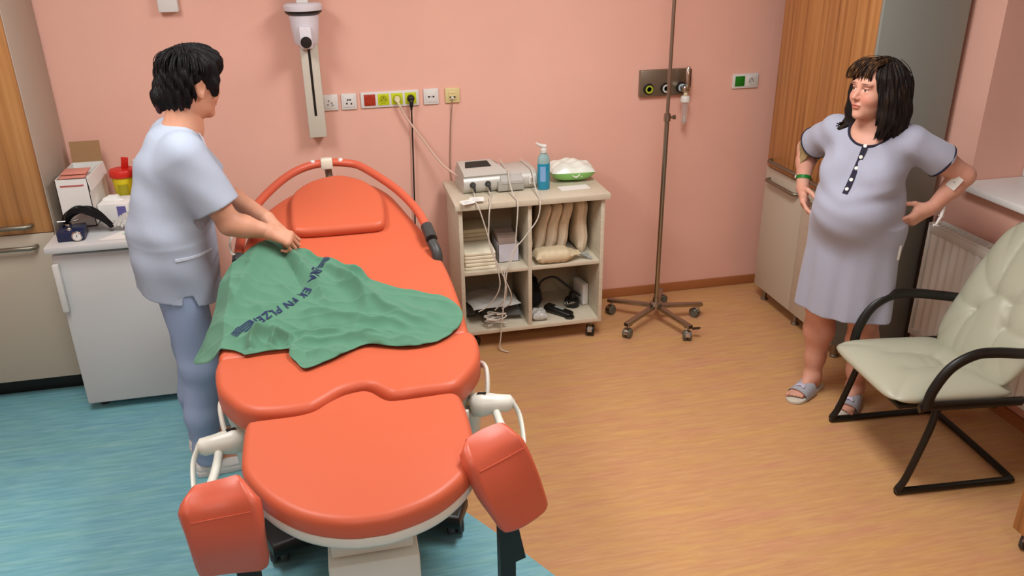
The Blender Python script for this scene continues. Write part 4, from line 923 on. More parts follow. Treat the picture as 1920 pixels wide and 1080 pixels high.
# leg supports
PADR = [(0.257, -2.548, 0.84), (0.322, -2.495, 0.84), (0.382, -2.479, 0.84), (0.259, -2.585, 0.837), (0.325, -2.544, 0.82), (0.403, -2.504, 0.83), (0.27, -2.626, 0.8), (0.354, -2.563, 0.785), (0.431, -2.534, 0.8), (0.297, -2.636, 0.7), (0.381, -2.584, 0.69), (0.469, -2.545, 0.7), (0.345, -2.599, 0.55), (0.419, -2.577, 0.54), (0.51, -2.52, 0.55)]
PADL = [(-0.431, -2.576, 0.84), (-0.373, -2.566, 0.84), (-0.316, -2.55, 0.84), (-0.441, -2.625, 0.835), (-0.372, -2.6, 0.82), (-0.296, -2.605, 0.832), (-0.442, -2.662, 0.8), (-0.368, -2.634, 0.785), (-0.277, -2.646, 0.8), (-0.446, -2.658, 0.7), (-0.368, -2.645, 0.69), (-0.273, -2.66, 0.7), (-0.458, -2.589, 0.55), (-0.383, -2.58, 0.54), (-0.279, -2.6, 0.55)]
def leg_support(P):
    rows = [[Vector(P[3*i+j]) for j in range(3)] for i in range(5)]
    cols = [catmull([rows[i][j] for i in range(5)], 6) for j in range(3)]
    n = len(cols[0]); grid = []
    for i in range(n):
        a, b, c = cols[0][i], cols[1][i], cols[2][i]; row = []
        f = i/(n-1)
        # corners are rounded: the width shrinks towards both ends
        e = 1.0
        for fe in (f/0.10, (1-f)/0.07):
            if fe < 1: e = min(e, 0.80+0.20*math.sqrt(max(0, 1-(1-fe)**2)))
        for k in range(13):
            t = (k/12-0.5)*e+0.5
            p = a*(2*(t-0.5)*(t-1)) + b*(4*t*(1-t)) + c*(2*t*(t-0.5)); row.append(p)
        grid.append(row)
    bm = bmesh.new(); V = [[bm.verts.new(bl(p)) for p in r] for r in grid]
    for i in range(n-1):
        for k in range(12): bm.faces.new((V[i][k], V[i][k+1], V[i+1][k+1], V[i+1][k]))
    bmesh.ops.recalc_face_normals(bm, faces=bm.faces)
    av = sum((f.normal for f in bm.faces), Vector())
    s = 1 if av.y < 0 else -1   # normals should look towards the foot end
    bm.normal_update()
    nr = {v: v.normal*s for v in bm.verts}
    T = 0.040; R = 0.014; layers = []
    bnd = set(v for v in bm.verts if v.is_boundary)
    front = {v: v.co.copy() for v in bm.verts}
    # shell: front, side wall (two extra loops), back
    def inset(v, d):
        nb = [e.other_vert(v) for e in v.link_edges if not e.is_boundary]
        if not nb: nb = [e.other_vert(v) for e in v.link_edges]
        c_ = sum((front[q] for q in nb), Vector())/len(nb); w_ = c_-front[v]
        return w_.normalized()*d if w_.length > 0 else Vector()
    IN = {v: inset(v, 1.0) for v in bnd}
    bedges = [tuple(e.verts) for e in bm.edges if e.is_boundary]
    def inset(v, d): return IN[v]*d
    back = {v: bm.verts.new(front[v]-nr[v]*T+(inset(v, R*0.6) if v in bnd else Vector())) for v in list(front)}
    m1 = {v: bm.verts.new(front[v]-nr[v]*R) for v in bnd}
    m0 = {v: bm.verts.new(front[v]-nr[v]*R*0.3+inset(v, R*0.25)) for v in bnd}
    m2 = {v: bm.verts.new(front[v]-nr[v]*(T-R*0.5)+inset(v, R*0.1)) for v in bnd}
    faces = list(bm.faces)
    for f in faces: bm.faces.new([back[v] for v in f.verts][::-1])
    for a, b in bedges:
        for A, B in ((None, m0), (m0, m1), (m1, m2), (m2, back)):
            q = [a, b, B[b], B[a]] if A is None else [A[a], A[b], B[b], B[a]]
            try: bm.faces.new(q)
            except ValueError: pass
    for v in bnd: v.co = front[v]+inset(v, R*0.9)
    o = obj('leg_support', bm, M['orange_rail'], bed, sharp=60)
    # seam across the pad
    bm = bmesh.new(); i = 13
    tube(bm, [Vector(bl(grid[i][k]))+Vector((0, -0.0012, 0.0008)) for k in range(1, 12)], 0.0016, seg=6); obj('seam', bm, M['orange_rail'], o)
    return o
leg_support(PADR); leg_support(PADL)
# white handle units carrying the leg supports
def handle_unit(s, kx, ky, kz):
    def q(x, y, z): return bl((kx+s*x, ky+y, kz+z))
    bm = bmesh.new()
    tube(bm, [q(-0.045, 0, -0.002), q(-0.035, 0, 0), q(-0.005, 0, 0), q(0.05, -0.005, 0.0), q(0.085, -0.012, -0.002), q(0.098, -0.02, -0.006)], [0.02, 0.038, 0.042, 0.030, 0.029, 0.016], seg=20)
    h = obj('hinge_unit', bm, M['cream_m'], bed, sharp=60)
    bm = bmesh.new(); tube(bm, [q(-0.035, 0.0, -0.02), q(-0.035, 0.02, -0.10), q(-0.05, 0.10, -0.18), q(-0.10, 0.16, -0.2)], [0.030, 0.026, 0.026, 0.03], seg=14); obj('support_arm', bm, M['cream_m'], h)
    bm = bmesh.new(); tube(bm, catmull([q(0.012, 0.0, 0.02), q(0.022, 0.03, 0.055), q(0.028, 0.08, 0.085), q(0.020, 0.125, 0.08), q(0.0, 0.15, 0.05)], 7), 0.010, seg=12, flat=(0.8, 1.3)); obj('release_lever', bm, M['cream_m'], h)
    bm = bmesh.new(); tube(bm, catmull([q(0.095, -0.02, 0.005), q(0.112, -0.05, -0.03), q(0.108, -0.12, -0.07), q(0.09, -0.20, -0.08), q(0.07, -0.28, -0.06)], 7), 0.0085, seg=12, flat=(0.7, 1.3)); obj('hand_loop', bm, M['cream_m'], h)
    bm = bmesh.new(); tube(bm, catmull([q(0.035, -0.005, 0.0), q(0.037, -0.05, -0.02), q(0.035, -0.16, -0.005), q(0.03, -0.30, 0.04), q(0.02, -0.42, 0.10)], 7), 0.0135, seg=14); obj('support_rod', bm, M['cream_m'], h)
    bm = bmesh.new(); vs = plate(bm, [(-0.018, -0.004), (0.012, -0.010), (0.016, 0.002), (-0.010, 0.008)], 0, 0.002)
    for v in vs: v.co = Vector(q(v.co.x-0.004, v.co.y+0.002, v.co.z+0.0405))
    obj('release_slot', bm, M['black'], h); return h
handle_unit(-1, -0.405, -2.085, 0.64); handle_unit(1, 0.395, -2.075, 0.65)
# black foot bracket below the right leg support
def side_prism(pts, y0, y1):
    bm = bmesh.new(); A = [bm.verts.new((p[0], y0, p[1])) for p in pts]; B = [bm.verts.new((p[0], y1, p[1])) for p in pts]; n = len(pts)
    for i in range(n): bm.faces.new((A[i], A[(i+1) % n], B[(i+1) % n], B[i]))
    bm.faces.new(A); bm.faces.new(B[::-1]); shift(bm); return bm
obj('support_bracket', side_prism([(0.352, 0.60), (0.392, 0.60), (0.428, 0.40), (0.398, 0.39), (0.392, 0.0), (0.352, 0.0)], -2.54, -2.49), M['black'], bed, smooth=False)
obj('support_bracket', side_prism([(-0.375, 0.60), (-0.315, 0.60), (-0.320, 0.0), (-0.355, 0.0)], -2.54, -2.49), M['black'], bed, smooth=False)

# ------------------------------------------------------------------ green drape
def edge_x(y):
    # left edge of the upholstery at depth y
    pts = [(-2.1, -0.40), (-1.95, -0.447), (-1.83, -0.449), (-1.60, -0.443), (-1.33, -0.418), (-1.15, -0.385), (-1.0, -0.33)]
    for (a, xa), (b, xb) in zip(pts, pts[1:]):
        if a <= y <= b: return xa+(xb-xa)*(y-a)/(b-a)
    return pts[0][1] if y < pts[0][0] else pts[-1][1]
def bed_z(x, y):
    z = 0.80+max(0.0, (y-HY))*TN
    e = edge_x(y)+0.012
    if x < e: z -= (e-x)*1.0+min(0.0, 0)
    return z
HAND = Vector((-0.235, -1.285, 0.995))
DB = [(-0.262, -1.270, 0.990), (-0.235, -1.275, 0.990), (-0.205, -1.290, 0.982), (-0.165, -1.312, 0.958), (-0.117, -1.326, 0), (-0.055, -1.385, 0), (0.008, -1.424, 0), (0.055, -1.46, 0), (0.082, -1.498, 0), (0.165, -1.559, 0), (0.276, -1.615, 0), (0.348, -1.658, 0), (0.379, -1.709, 0), (0.385, -1.764, 0), (0.361, -1.817, 0), (0.315, -1.872, 0), (0.255, -1.91, 0), (0.173, -1.918, 0), (0.095, -1.89, 0), (0.043, -1.868, 0), (-0.002, -1.886, 0), (-0.064, -1.935, 0), (-0.116, -1.967, 0), (-0.163, -1.988, 0), (-0.192, -1.933, 0), (-0.214, -1.883, 0), (-0.216, -1.845, 0), (-0.255, -1.838, 0), (-0.306, -1.840, 0), (-0.353, -1.848, 0), (-0.371, -1.829, 0), (-0.396, -1.810, 0), (-0.440, -1.800, 0), (-0.463, -1.812, 0), (-0.495, -1.785, 0), (-0.539, -1.723, 0), (-0.549, -1.681, 0), (-0.518, -1.637, 0), (-0.496, -1.571, 0), (-0.483, -1.486, 0), (-0.464, -1.438, 0.895), (-0.438, -1.401, 0.929), (-0.398, -1.385, 0.967), (-0.345, -1.335, 0.992), (-0.29, -1.285, 0.999)]
RIDGES = [ # (polyline, height, sigma)
 ([(-0.215, -1.33), (-0.177, -1.393), (-0.117, -1.504), (-0.106, -1.578)], 0.024, 0.030),
 ([(-0.1, -1.405), (-0.025, -1.49), (0.042, -1.581), (0.057, -1.689)], 0.022, 0.024),
 ([(-0.10, -1.54), (-0.085, -1.632)], 0.014, 0.018),
 ([(-0.165, -1.655), (-0.11, -1.665), (-0.059, -1.688), (0.053, -1.735), (0.144, -1.756), (0.21, -1.812)], 0.020, 0.017),
 ([(-0.379, -1.762), (-0.255, -1.772), (-0.113, -1.783), (-0.04, -1.780), (0.055, -1.725)], 0.020, 0.014),
 ([(-0.165, -1.320), (-0.058, -1.405), (0.046, -1.462), (0.072, -1.506)], 0.022, 0.016),
 ([(-0.194, -1.838), (-0.15, -1.815), (-0.044, -1.82), (0.136, -1.828), (0.28, -1.855)], 0.018, 0.014),
 ([(-0.341, -1.823), (-0.334, -1.781), (-0.291, -1.756), (-0.237, -1.775)], 0.028, 0.012),
 ([(-0.272, -1.818), (-0.255, -1.785), (-0.211, -1.80), (-0.22, -1.831)], 0.028, 0.010),
 ([(-0.062, -1.425), (0.064, -1.606), (0.149, -1.71), (0.253, -1.785)], 0.020, 0.018),
 ([(0.082, -1.609), (0.223, -1.722), (0.331, -1.769)], 0.014, 0.020),
 ([(-0.424, -1.487), (-0.376, -1.598), (-0.275, -1.60)], 0.012, 0.022),
 ([(-0.30, -1.30), (-0.36, -1.45), (-0.42, -1.62)], 0.014, 0.030),
 ([(-0.25, -1.166), (-0.238, -1.29), (-0.205, -1.403), (-0.165, -1.534)], -0.022, 0.016),
 ([(-0.362, -1.722), (-0.184, -1.746), (-0.039, -1.753), (0.052, -1.752)], -0.012, 0.008),
 ([(-0.16, -1.90), (-0.10, -1.90), (-0.02, -1.875)], 0.010, 0.020),
 ([(0.02, -1.83), (0.12, -1.875), (0.22, -1.885)], 0.012, 0.018),
]
RN = []
for pl_, h_, s_ in RIDGES:
    RN.append((np.array([(p.x, p.y) for p in catmull([(a, b, 0) for a, b in pl_], 5)]), h_, s_))
def folds(X, Y):
    Z = np.zeros_like(X)
    for P, h_, s_ in RN:
        dmin = np.full(X.shape, 9.0); tt = np.zeros_like(X); n = len(P)
        for i in range(n-1):
            a, b = P[i], P[i+1]; ab = b-a; L2 = ab@ab+1e-12
            t = np.clip(((X-a[0])*ab[0]+(Y-a[1])*ab[1])/L2, 0, 1)
            d = np.hypot(X-a[0]-t*ab[0], Y-a[1]-t*ab[1]); m_ = d < dmin
            dmin = np.where(m_, d, dmin); tt = np.where(m_, (i+t)/(n-1), tt)
        taper = np.clip(np.minimum(tt/0.2+0.35, (1-tt)/0.3), 0, 1)
        Z += 1.6*h_*taper*(np.exp(-(np.sqrt(dmin**2+0.0045**2)/s_)**1.25))
    Z += 0.0035*np.sin(23*X+31*Y)+0.0025*np.sin(47*X-29*Y+1)+0.0015*np.sin(90*X+40*Y)
    for kx, ky, ph, am, pw in ((13, 21, 0.3, 0.007, 3), (24, -10, 1.7, 0.003, 3), (9, 34, 2.4, 0.004, 3), (-19, 16, 0.9, 0.002, 3)):
        Z += am*(1-np.abs(np.sin(kx*X+ky*Y+ph+0.8*np.sin(7*X-5*Y+ph))))**pw
    return Z
DC = np.array((-0.09, -1.66))
bpts = catmull([(a, b, c) for a, b, c in DB], 12, closed=True)
NB, NR = len(bpts), 120
bx = np.array([p.x for p in bpts]); by = np.array([p.y for p in bpts])
zz = []
# boundary height above the bed: explicit where it is lifted
ctrl = [(c-bed_z(a, b)) if c else 0.006 for a, b, c in DB]
for i in range(len(ctrl)):
    for k in range(12):
        t = k/12; zz.append(ctrl[i]*(1-t)+ctrl[(i+1) % len(ctrl)]*t)
boff = np.array(zz)
def drape_surface():
    R = (np.linspace(0, 1, NR+1)[1:])[:, None]
    X = DC[0]+(bx-DC[0])[None, :]*R; Y = DC[1]+(by-DC[1])[None, :]*R
    ang = boff[None, :]*R**2.0
    base = np.array([[bed_z(X[i, j], Y[i, j]) for j in range(NB)] for i in range(NR)])
    edge = np.clip((1-R)/0.05, 0, 1)**0.5*0.65+0.35
    H = np.maximum(0.006, ang+folds(X, Y)*edge+0.008)
    return X, Y, base+H
DX, DY, DZ = drape_surface()
bm = bmesh.new()
cz = DZ[0].mean(); vc = bm.verts.new((DC[0], DC[1], cz))
VV = [[bm.verts.new((DX[i, j], DY[i, j], DZ[i, j])) for j in range(NB)] for i in range(NR)]
for j in range(NB):
    j2 = (j+1) % NB; bm.faces.new((vc, VV[0][j], VV[0][j2]))
    for i in range(NR-1): bm.faces.new((VV[i][j], VV[i+1][j], VV[i+1][j2], VV[i][j2]))
bmesh.ops.recalc_face_normals(bm, faces=bm.faces)
if sum(f.normal.z for f in bm.faces) < 0: bmesh.ops.reverse_faces(bm, faces=bm.faces)
lo_ = {v: bm.verts.new(v.co-Vector((0, 0, 0.0022))) for v in list(bm.verts)}
for f in list(bm.faces): bm.faces.new([lo_[v] for v in f.verts][::-1])
for j in range(NB):
    a, b = VV[NR-1][j], VV[NR-1][(j+1) % NB]; bm.faces.new((a, b, lo_[b], lo_[a]))
for v in bm.verts: v.co -= Vector((-0.09, -1.66, 0.8))
drape = obj('surgical_drape', bm, mat('green_cotton', (0.098, 0.245, 0.155), 0.92, bump=0.5, bscale=900, spec=0.15, sheen=0.15), sharp=80)
drape.location = (-0.09, -1.66, 0.8)
tag(drape, 'crumpled green surgical drape with dark blue lettering, spread over the orange bed', 'drape')
# printed band: text and stripes lie on the cloth
def drape_z(x, y):
    X = np.array([x]); Y = np.array([y])
    dx, dy = X-DC[0], Y-DC[1]
    th = np.arctan2(dy, dx); bth = np.arctan2(by-DC[1], bx-DC[0])
    j = int(np.argmin(np.abs(np.angle(np.exp(1j*(bth-th[0])))))); rb = math.hypot(bx[j]-DC[0], by[j]-DC[1]); R = min(1.0, float(np.hypot(dx, dy)[0])/rb)
    edge = min(1, max(0, (1-R)/0.05))**0.5*0.65+0.35
    return bed_z(x, y)+max(0.006, boff[j]*R*R+float(folds(X, Y)[0])*edge+0.008)
band = [(v.x, v.y) for v in catmull([(-0.398, -1.748, 0), (-0.345, -1.690, 0), (-0.274, -1.636, 0), (-0.195, -1.585, 0), (-0.130, -1.515, 0), (-0.110, -1.455, 0), (-0.090, -1.415, 0), (-0.066, -1.400, 0)], 12)]
bl_len = [0.0]
for a, b in zip(band, band[1:]): bl_len.append(bl_len[-1]+math.hypot(b[0]-a[0], b[1]-a[1]))
TOT = bl_len[-1]
def band_pt(s, off):
    s = min(max(s, 0), TOT-1e-6); i = 0
    while bl_len[i+1] < s: i += 1
    a, b = band[i], band[i+1]; t = (s-bl_len[i])/(bl_len[i+1]-bl_len[i]); d = Vector((b[0]-a[0], b[1]-a[1])).normalized()
    x, y = a[0]+(b[0]-a[0])*t-d.y*off, a[1]+(b[1]-a[1])*t+d.x*off
    return x, y, drape_z(x, y)
def lay(me_bm, s0):
    for v in me_bm.verts:
        x, y, z = band_pt(s0+v.co.x, v.co.y); v.co = Vector((x, y, z+0.0032+v.co.z))-Vector((-0.09, -1.66, 0.8))
cu = bpy.data.curves.new('print', 'FONT'); cu.body = 'ENA EK FN PLZE\u0147'; cu.size = 0.046; cu.align_x = 'LEFT'; cu.align_y = 'CENTER'; cu.offset = 0.0008; cu.space_character = 1.12; cu.extrude = 0.0002
to = bpy.data.objects.new('print_c', cu); COL.objects.link(to)
me = bpy.data.meshes.new_from_object(to.evaluated_get(bpy.context.evaluated_depsgraph_get())); bpy.data.objects.remove(to)
bm = bmesh.new(); bm.from_mesh(me)
w_ = max(v.co.x for v in bm.verts)-min(v.co.x for v in bm.verts)
target = TOT-0.15; k_ = target/w_
for v in bm.verts: v.co.x = (target-v.co.x*k_); v.co.y = -v.co.y*1.0     # reads from the head end: turned by 180 degrees
bmesh.ops.triangulate(bm, faces=bm.faces)
bmesh.ops.subdivide_edges(bm, edges=[e for e in bm.edges if e.calc_length() > 0.004], cuts=2)
lay(bm, 0.085); obj('lettering', bm, M['navy'], drape, smooth=False)
for s0, s1 in ((0.0, 0.085), (TOT-0.055, TOT)):
    bm = bmesh.new()
    for off in (-0.013, -0.0045, 0.004, 0.0125):
        n = 12
        for k in range(n):
            a, b = s0+(s1-s0)*k/n, s0+(s1-s0)*(k+1)/n
            bm.faces.new([bm.verts.new((p, q, 0)) for p, q in ((a, off-0.0022), (b, off-0.0022), (b, off+0.0022), (a, off+0.0022))])
    lay(bm, 0.0); obj('printed_stripes', bm, M['navy'], drape, smooth=False)

# ------------------------------------------------------------------ visitor chair
chair = thing('visitor_chair', 'cream leather cantilever armchair with black tubular frame at the right', 'chair', (2.29, -1.845, 0), rotz=math.radians(-4.5))
def cushion(name, W, D, T, outl, seams, parent, Mx, m, puff=0.012, N=64, roll=0.55):
    """W x D pad; outl(u,v)-> scale of the width; seams: list of polylines in (u,v) with a depth"""
    U, V = np.meshgrid(np.linspace(-1, 1, N+1), np.linspace(-1, 1, N+1), indexing='ij')
    SU, SV = outl(U, V)
    E = np.clip((1-np.abs(U)**5)*(1-np.abs(V)**5), 0, 1)**roll
    Z = T*0.5+(T*0.5+puff*(1-U**2)*(1-V**2))*E
    for P, dep, sg in seams:
        P = np.array([(p.x, p.y) for p in catmull([(a, b, 0) for a, b in P], 5)]); dm = np.full(U.shape, 9.0)
        for a, b in zip(P, P[1:]):
            ab = b-a; t = np.clip(((U-a[0])*ab[0]+(V-a[1])*ab[1])/(ab@ab+1e-12), 0, 1)
            dm = np.minimum(dm, np.hypot(U-a[0]-t*ab[0], (V-a[1]-t*ab[1])))
        Z -= dep*(0.55*np.exp(-(dm/sg)**1.0)+0.45*np.exp(-(dm/(sg*4))**2))*np.clip(E*1.3, 0, 1)
    bm = bmesh.new(); G = {}
    for i in range(N+1):
        for j in range(N+1):
            G[0, i, j] = bm.verts.new((SU[i, j]*W/2, SV[i, j]*D/2, Z[i, j]))
            edge = i in (0, N) or j in (0, N)
            G[1, i, j] = G[0, i, j] if edge else bm.verts.new((SU[i, j]*W/2, SV[i, j]*D/2, T*0.5-T*0.5*E[i, j]))
    for i in range(N):
        for j in range(N):
            bm.faces.new((G[0, i, j], G[0, i+1, j], G[0, i+1, j+1], G[0, i, j+1])); bm.faces.new((G[1, i, j], G[1, i, j+1], G[1, i+1, j+1], G[1, i+1, j]))
    for v in bm.verts: v.co = Mx @ v.co
    return obj(name, bm, m, parent, sharp=0)
def superell(pw, tap=None):
    def f(U, V):
        # keep the square inside a superellipse
        k = (np.abs(U)**pw+np.abs(V)**pw)**(-1/pw)*np.maximum(np.abs(U), np.abs(V)); k = np.where(np.isfinite(k), k, 1)
        SU, SV = U*k, V*k
        if tap is not None: SU = SU*tap(SV)
        return SU, SV
    return f
# seat: local u = across (world y), v = front(-1) to back(+1) (world x)
MS = Matrix.Translation((-0.035, 0, 0.372)) @ Matrix.Rotation(-PI/2, 4, 'Z') @ Matrix.Rotation(math.radians(-2), 4, 'X')
seat_seams = [([(-0.28, -0.35), (-0.22, 0.05), (-0.12, 0.30)], 0.012, 0.05), ([(0.28, -0.35), (0.22, 0.05), (0.12, 0.30)], 0.012, 0.05), ([(-0.12, 0.30), (0.12, 0.30)], 0.012, 0.05), ([(0.22, 0.02), (-0.22, 0.02)], 0.008, 0.06), ([(-0.12, 0.3), (-0.6, 0.75)], 0.008, 0.05), ([(0.12, 0.3), (0.6, 0.75)], 0.008, 0.05)]
cushion('seat', 0.50, 0.54, 0.075, superell(7), seat_seams, chair, MS, M['leather'], puff=0.018)
bm = bmesh.new(); box(bm, -0.24, 0.20, -0.20, 0.20, 0.355, 0.374, 0.004); obj('seat_board', bm, M['black'], chair)
# back: u across, v bottom(-1) to top(+1), leaning back
LB = math.radians(27)
MBK = Matrix.Translation((0.185, 0, 0.395)) @ Matrix.Rotation(LB, 4, 'Y') @ Matrix(((0, 0, -1, 0), (-1, 0, 0, 0), (0, 1, 0, 0), (0, 0, 0, 1))) @ Matrix.Translation((0, 0.31, -0.02))
bs = [([(-0.38, -0.30), (-0.20, -0.02), (0.20, -0.02), (0.38, -0.30)], 0.014, 0.035), ([(-0.20, -0.02), (-0.42, 0.95)], 0.012, 0.03), ([(0.20, -0.02), (0.42, 0.95)], 0.012, 0.03),
      ([(-0.20, -0.02), (-0.55, 0.12), (-0.95, 0.38)], 0.010, 0.03), ([(0.20, -0.02), (0.55, 0.12), (0.95, 0.38)], 0.010, 0.03), ([(-0.38, -0.30), (-0.65, -0.30), (-0.97, -0.22)], 0.008, 0.03), ([(0.38, -0.30), (0.65, -0.30), (0.97, -0.22)], 0.008, 0.03),
      ([(-0.38, -0.30), (-0.36, -0.95)], 0.012, 0.03), ([(0.38, -0.30), (0.36, -0.95)], 0.012, 0.03), ([(-0.38, -0.30), (-0.20, -0.2), (-0.12, -0.9)], 0.004, 0.03)]
cushion('backrest', 0.50, 0.64, 0.085, superell(6, lambda v: 1.02-0.10*np.clip(v, 0, 1)**2-0.06*np.clip(-v, 0, 1)), bs, chair, MBK, M['leather'], puff=0.022)
# sled frame
FR = [(-0.115, 0.245, 0.385), (-0.135, 0.262, 0.30), (-0.195, 0.266, 0.08), (-0.222, 0.266, 0.022), (-0.185, 0.266, 0.0145), (0.20, 0.266, 0.0145), (0.255, 0.262, 0.0145), (0.275, 0.22, 0.0145), (0.275, -0.22, 0.0145), (0.255, -0.262, 0.0145), (0.20, -0.266, 0.0145), (-0.185, -0.266, 0.0145), (-0.222, -0.266, 0.022), (-0.195, -0.266, 0.08), (-0.135, -0.262, 0.30), (-0.115, -0.245, 0.385)]
bm = bmesh.new(); tube(bm, catmull(FR, 7), 0.0143, seg=14); obj('sled_frame', bm, M['blackm'], chair)
bm = bmesh.new()
for y in (-0.262, 0.262): tube(bm, [(-0.20, y, 0.392), (-0.17, y, 0.398), (0.23, y, 0.385)], 0.0165, seg=10, flat=(0.7, 1.2))
cyl(bm, (-0.115, -0.262, 0.372), (-0.115, 0.262, 0.372), 0.011); cyl(bm, (0.12, -0.262, 0.372), (0.12, 0.262, 0.372), 0.011); obj('side_rail', bm, M['blackm'], chair)
for s in (-1, 1):
    bm = bmesh.new(); tube(bm, catmull([(-0.175, s*0.268, 0.395), (-0.165, s*0.270, 0.47), (-0.115, s*0.274, 0.565), (-0.03, s*0.276, 0.615), (0.06, s*0.276, 0.618), (0.19, s*0.270, 0.60), (0.275, s*0.238, 0.595)], 8), 0.021, seg=16, flat=(1.0, 0.8)); obj('armrest', bm, M['black'], chair)

# ------------------------------------------------------------------ wooden trolley at the right edge
t = thing('wood_trolley', 'orange wood bedside trolley on a caster, cut by the right edge of the photo', 'trolley', (2.458, -2.658, 0))
obj('body', BX(-0.21, 0.21, -0.21, 0.21, 0.085, 0.50, 0.004), M['wood'], t)
obj('top', BX(-0.22, 0.22, -0.22, 0.22, 0.501, 0.525, 0.004), M['wood_top'], t)
for (x, y) in ((-0.17, -0.17), (0.17, -0.17), (-0.17, 0.17), (0.17, 0.17)): caster('caster', x, y, 0.085, 0.032, t, 1.0+x*3, M['dgrey'])

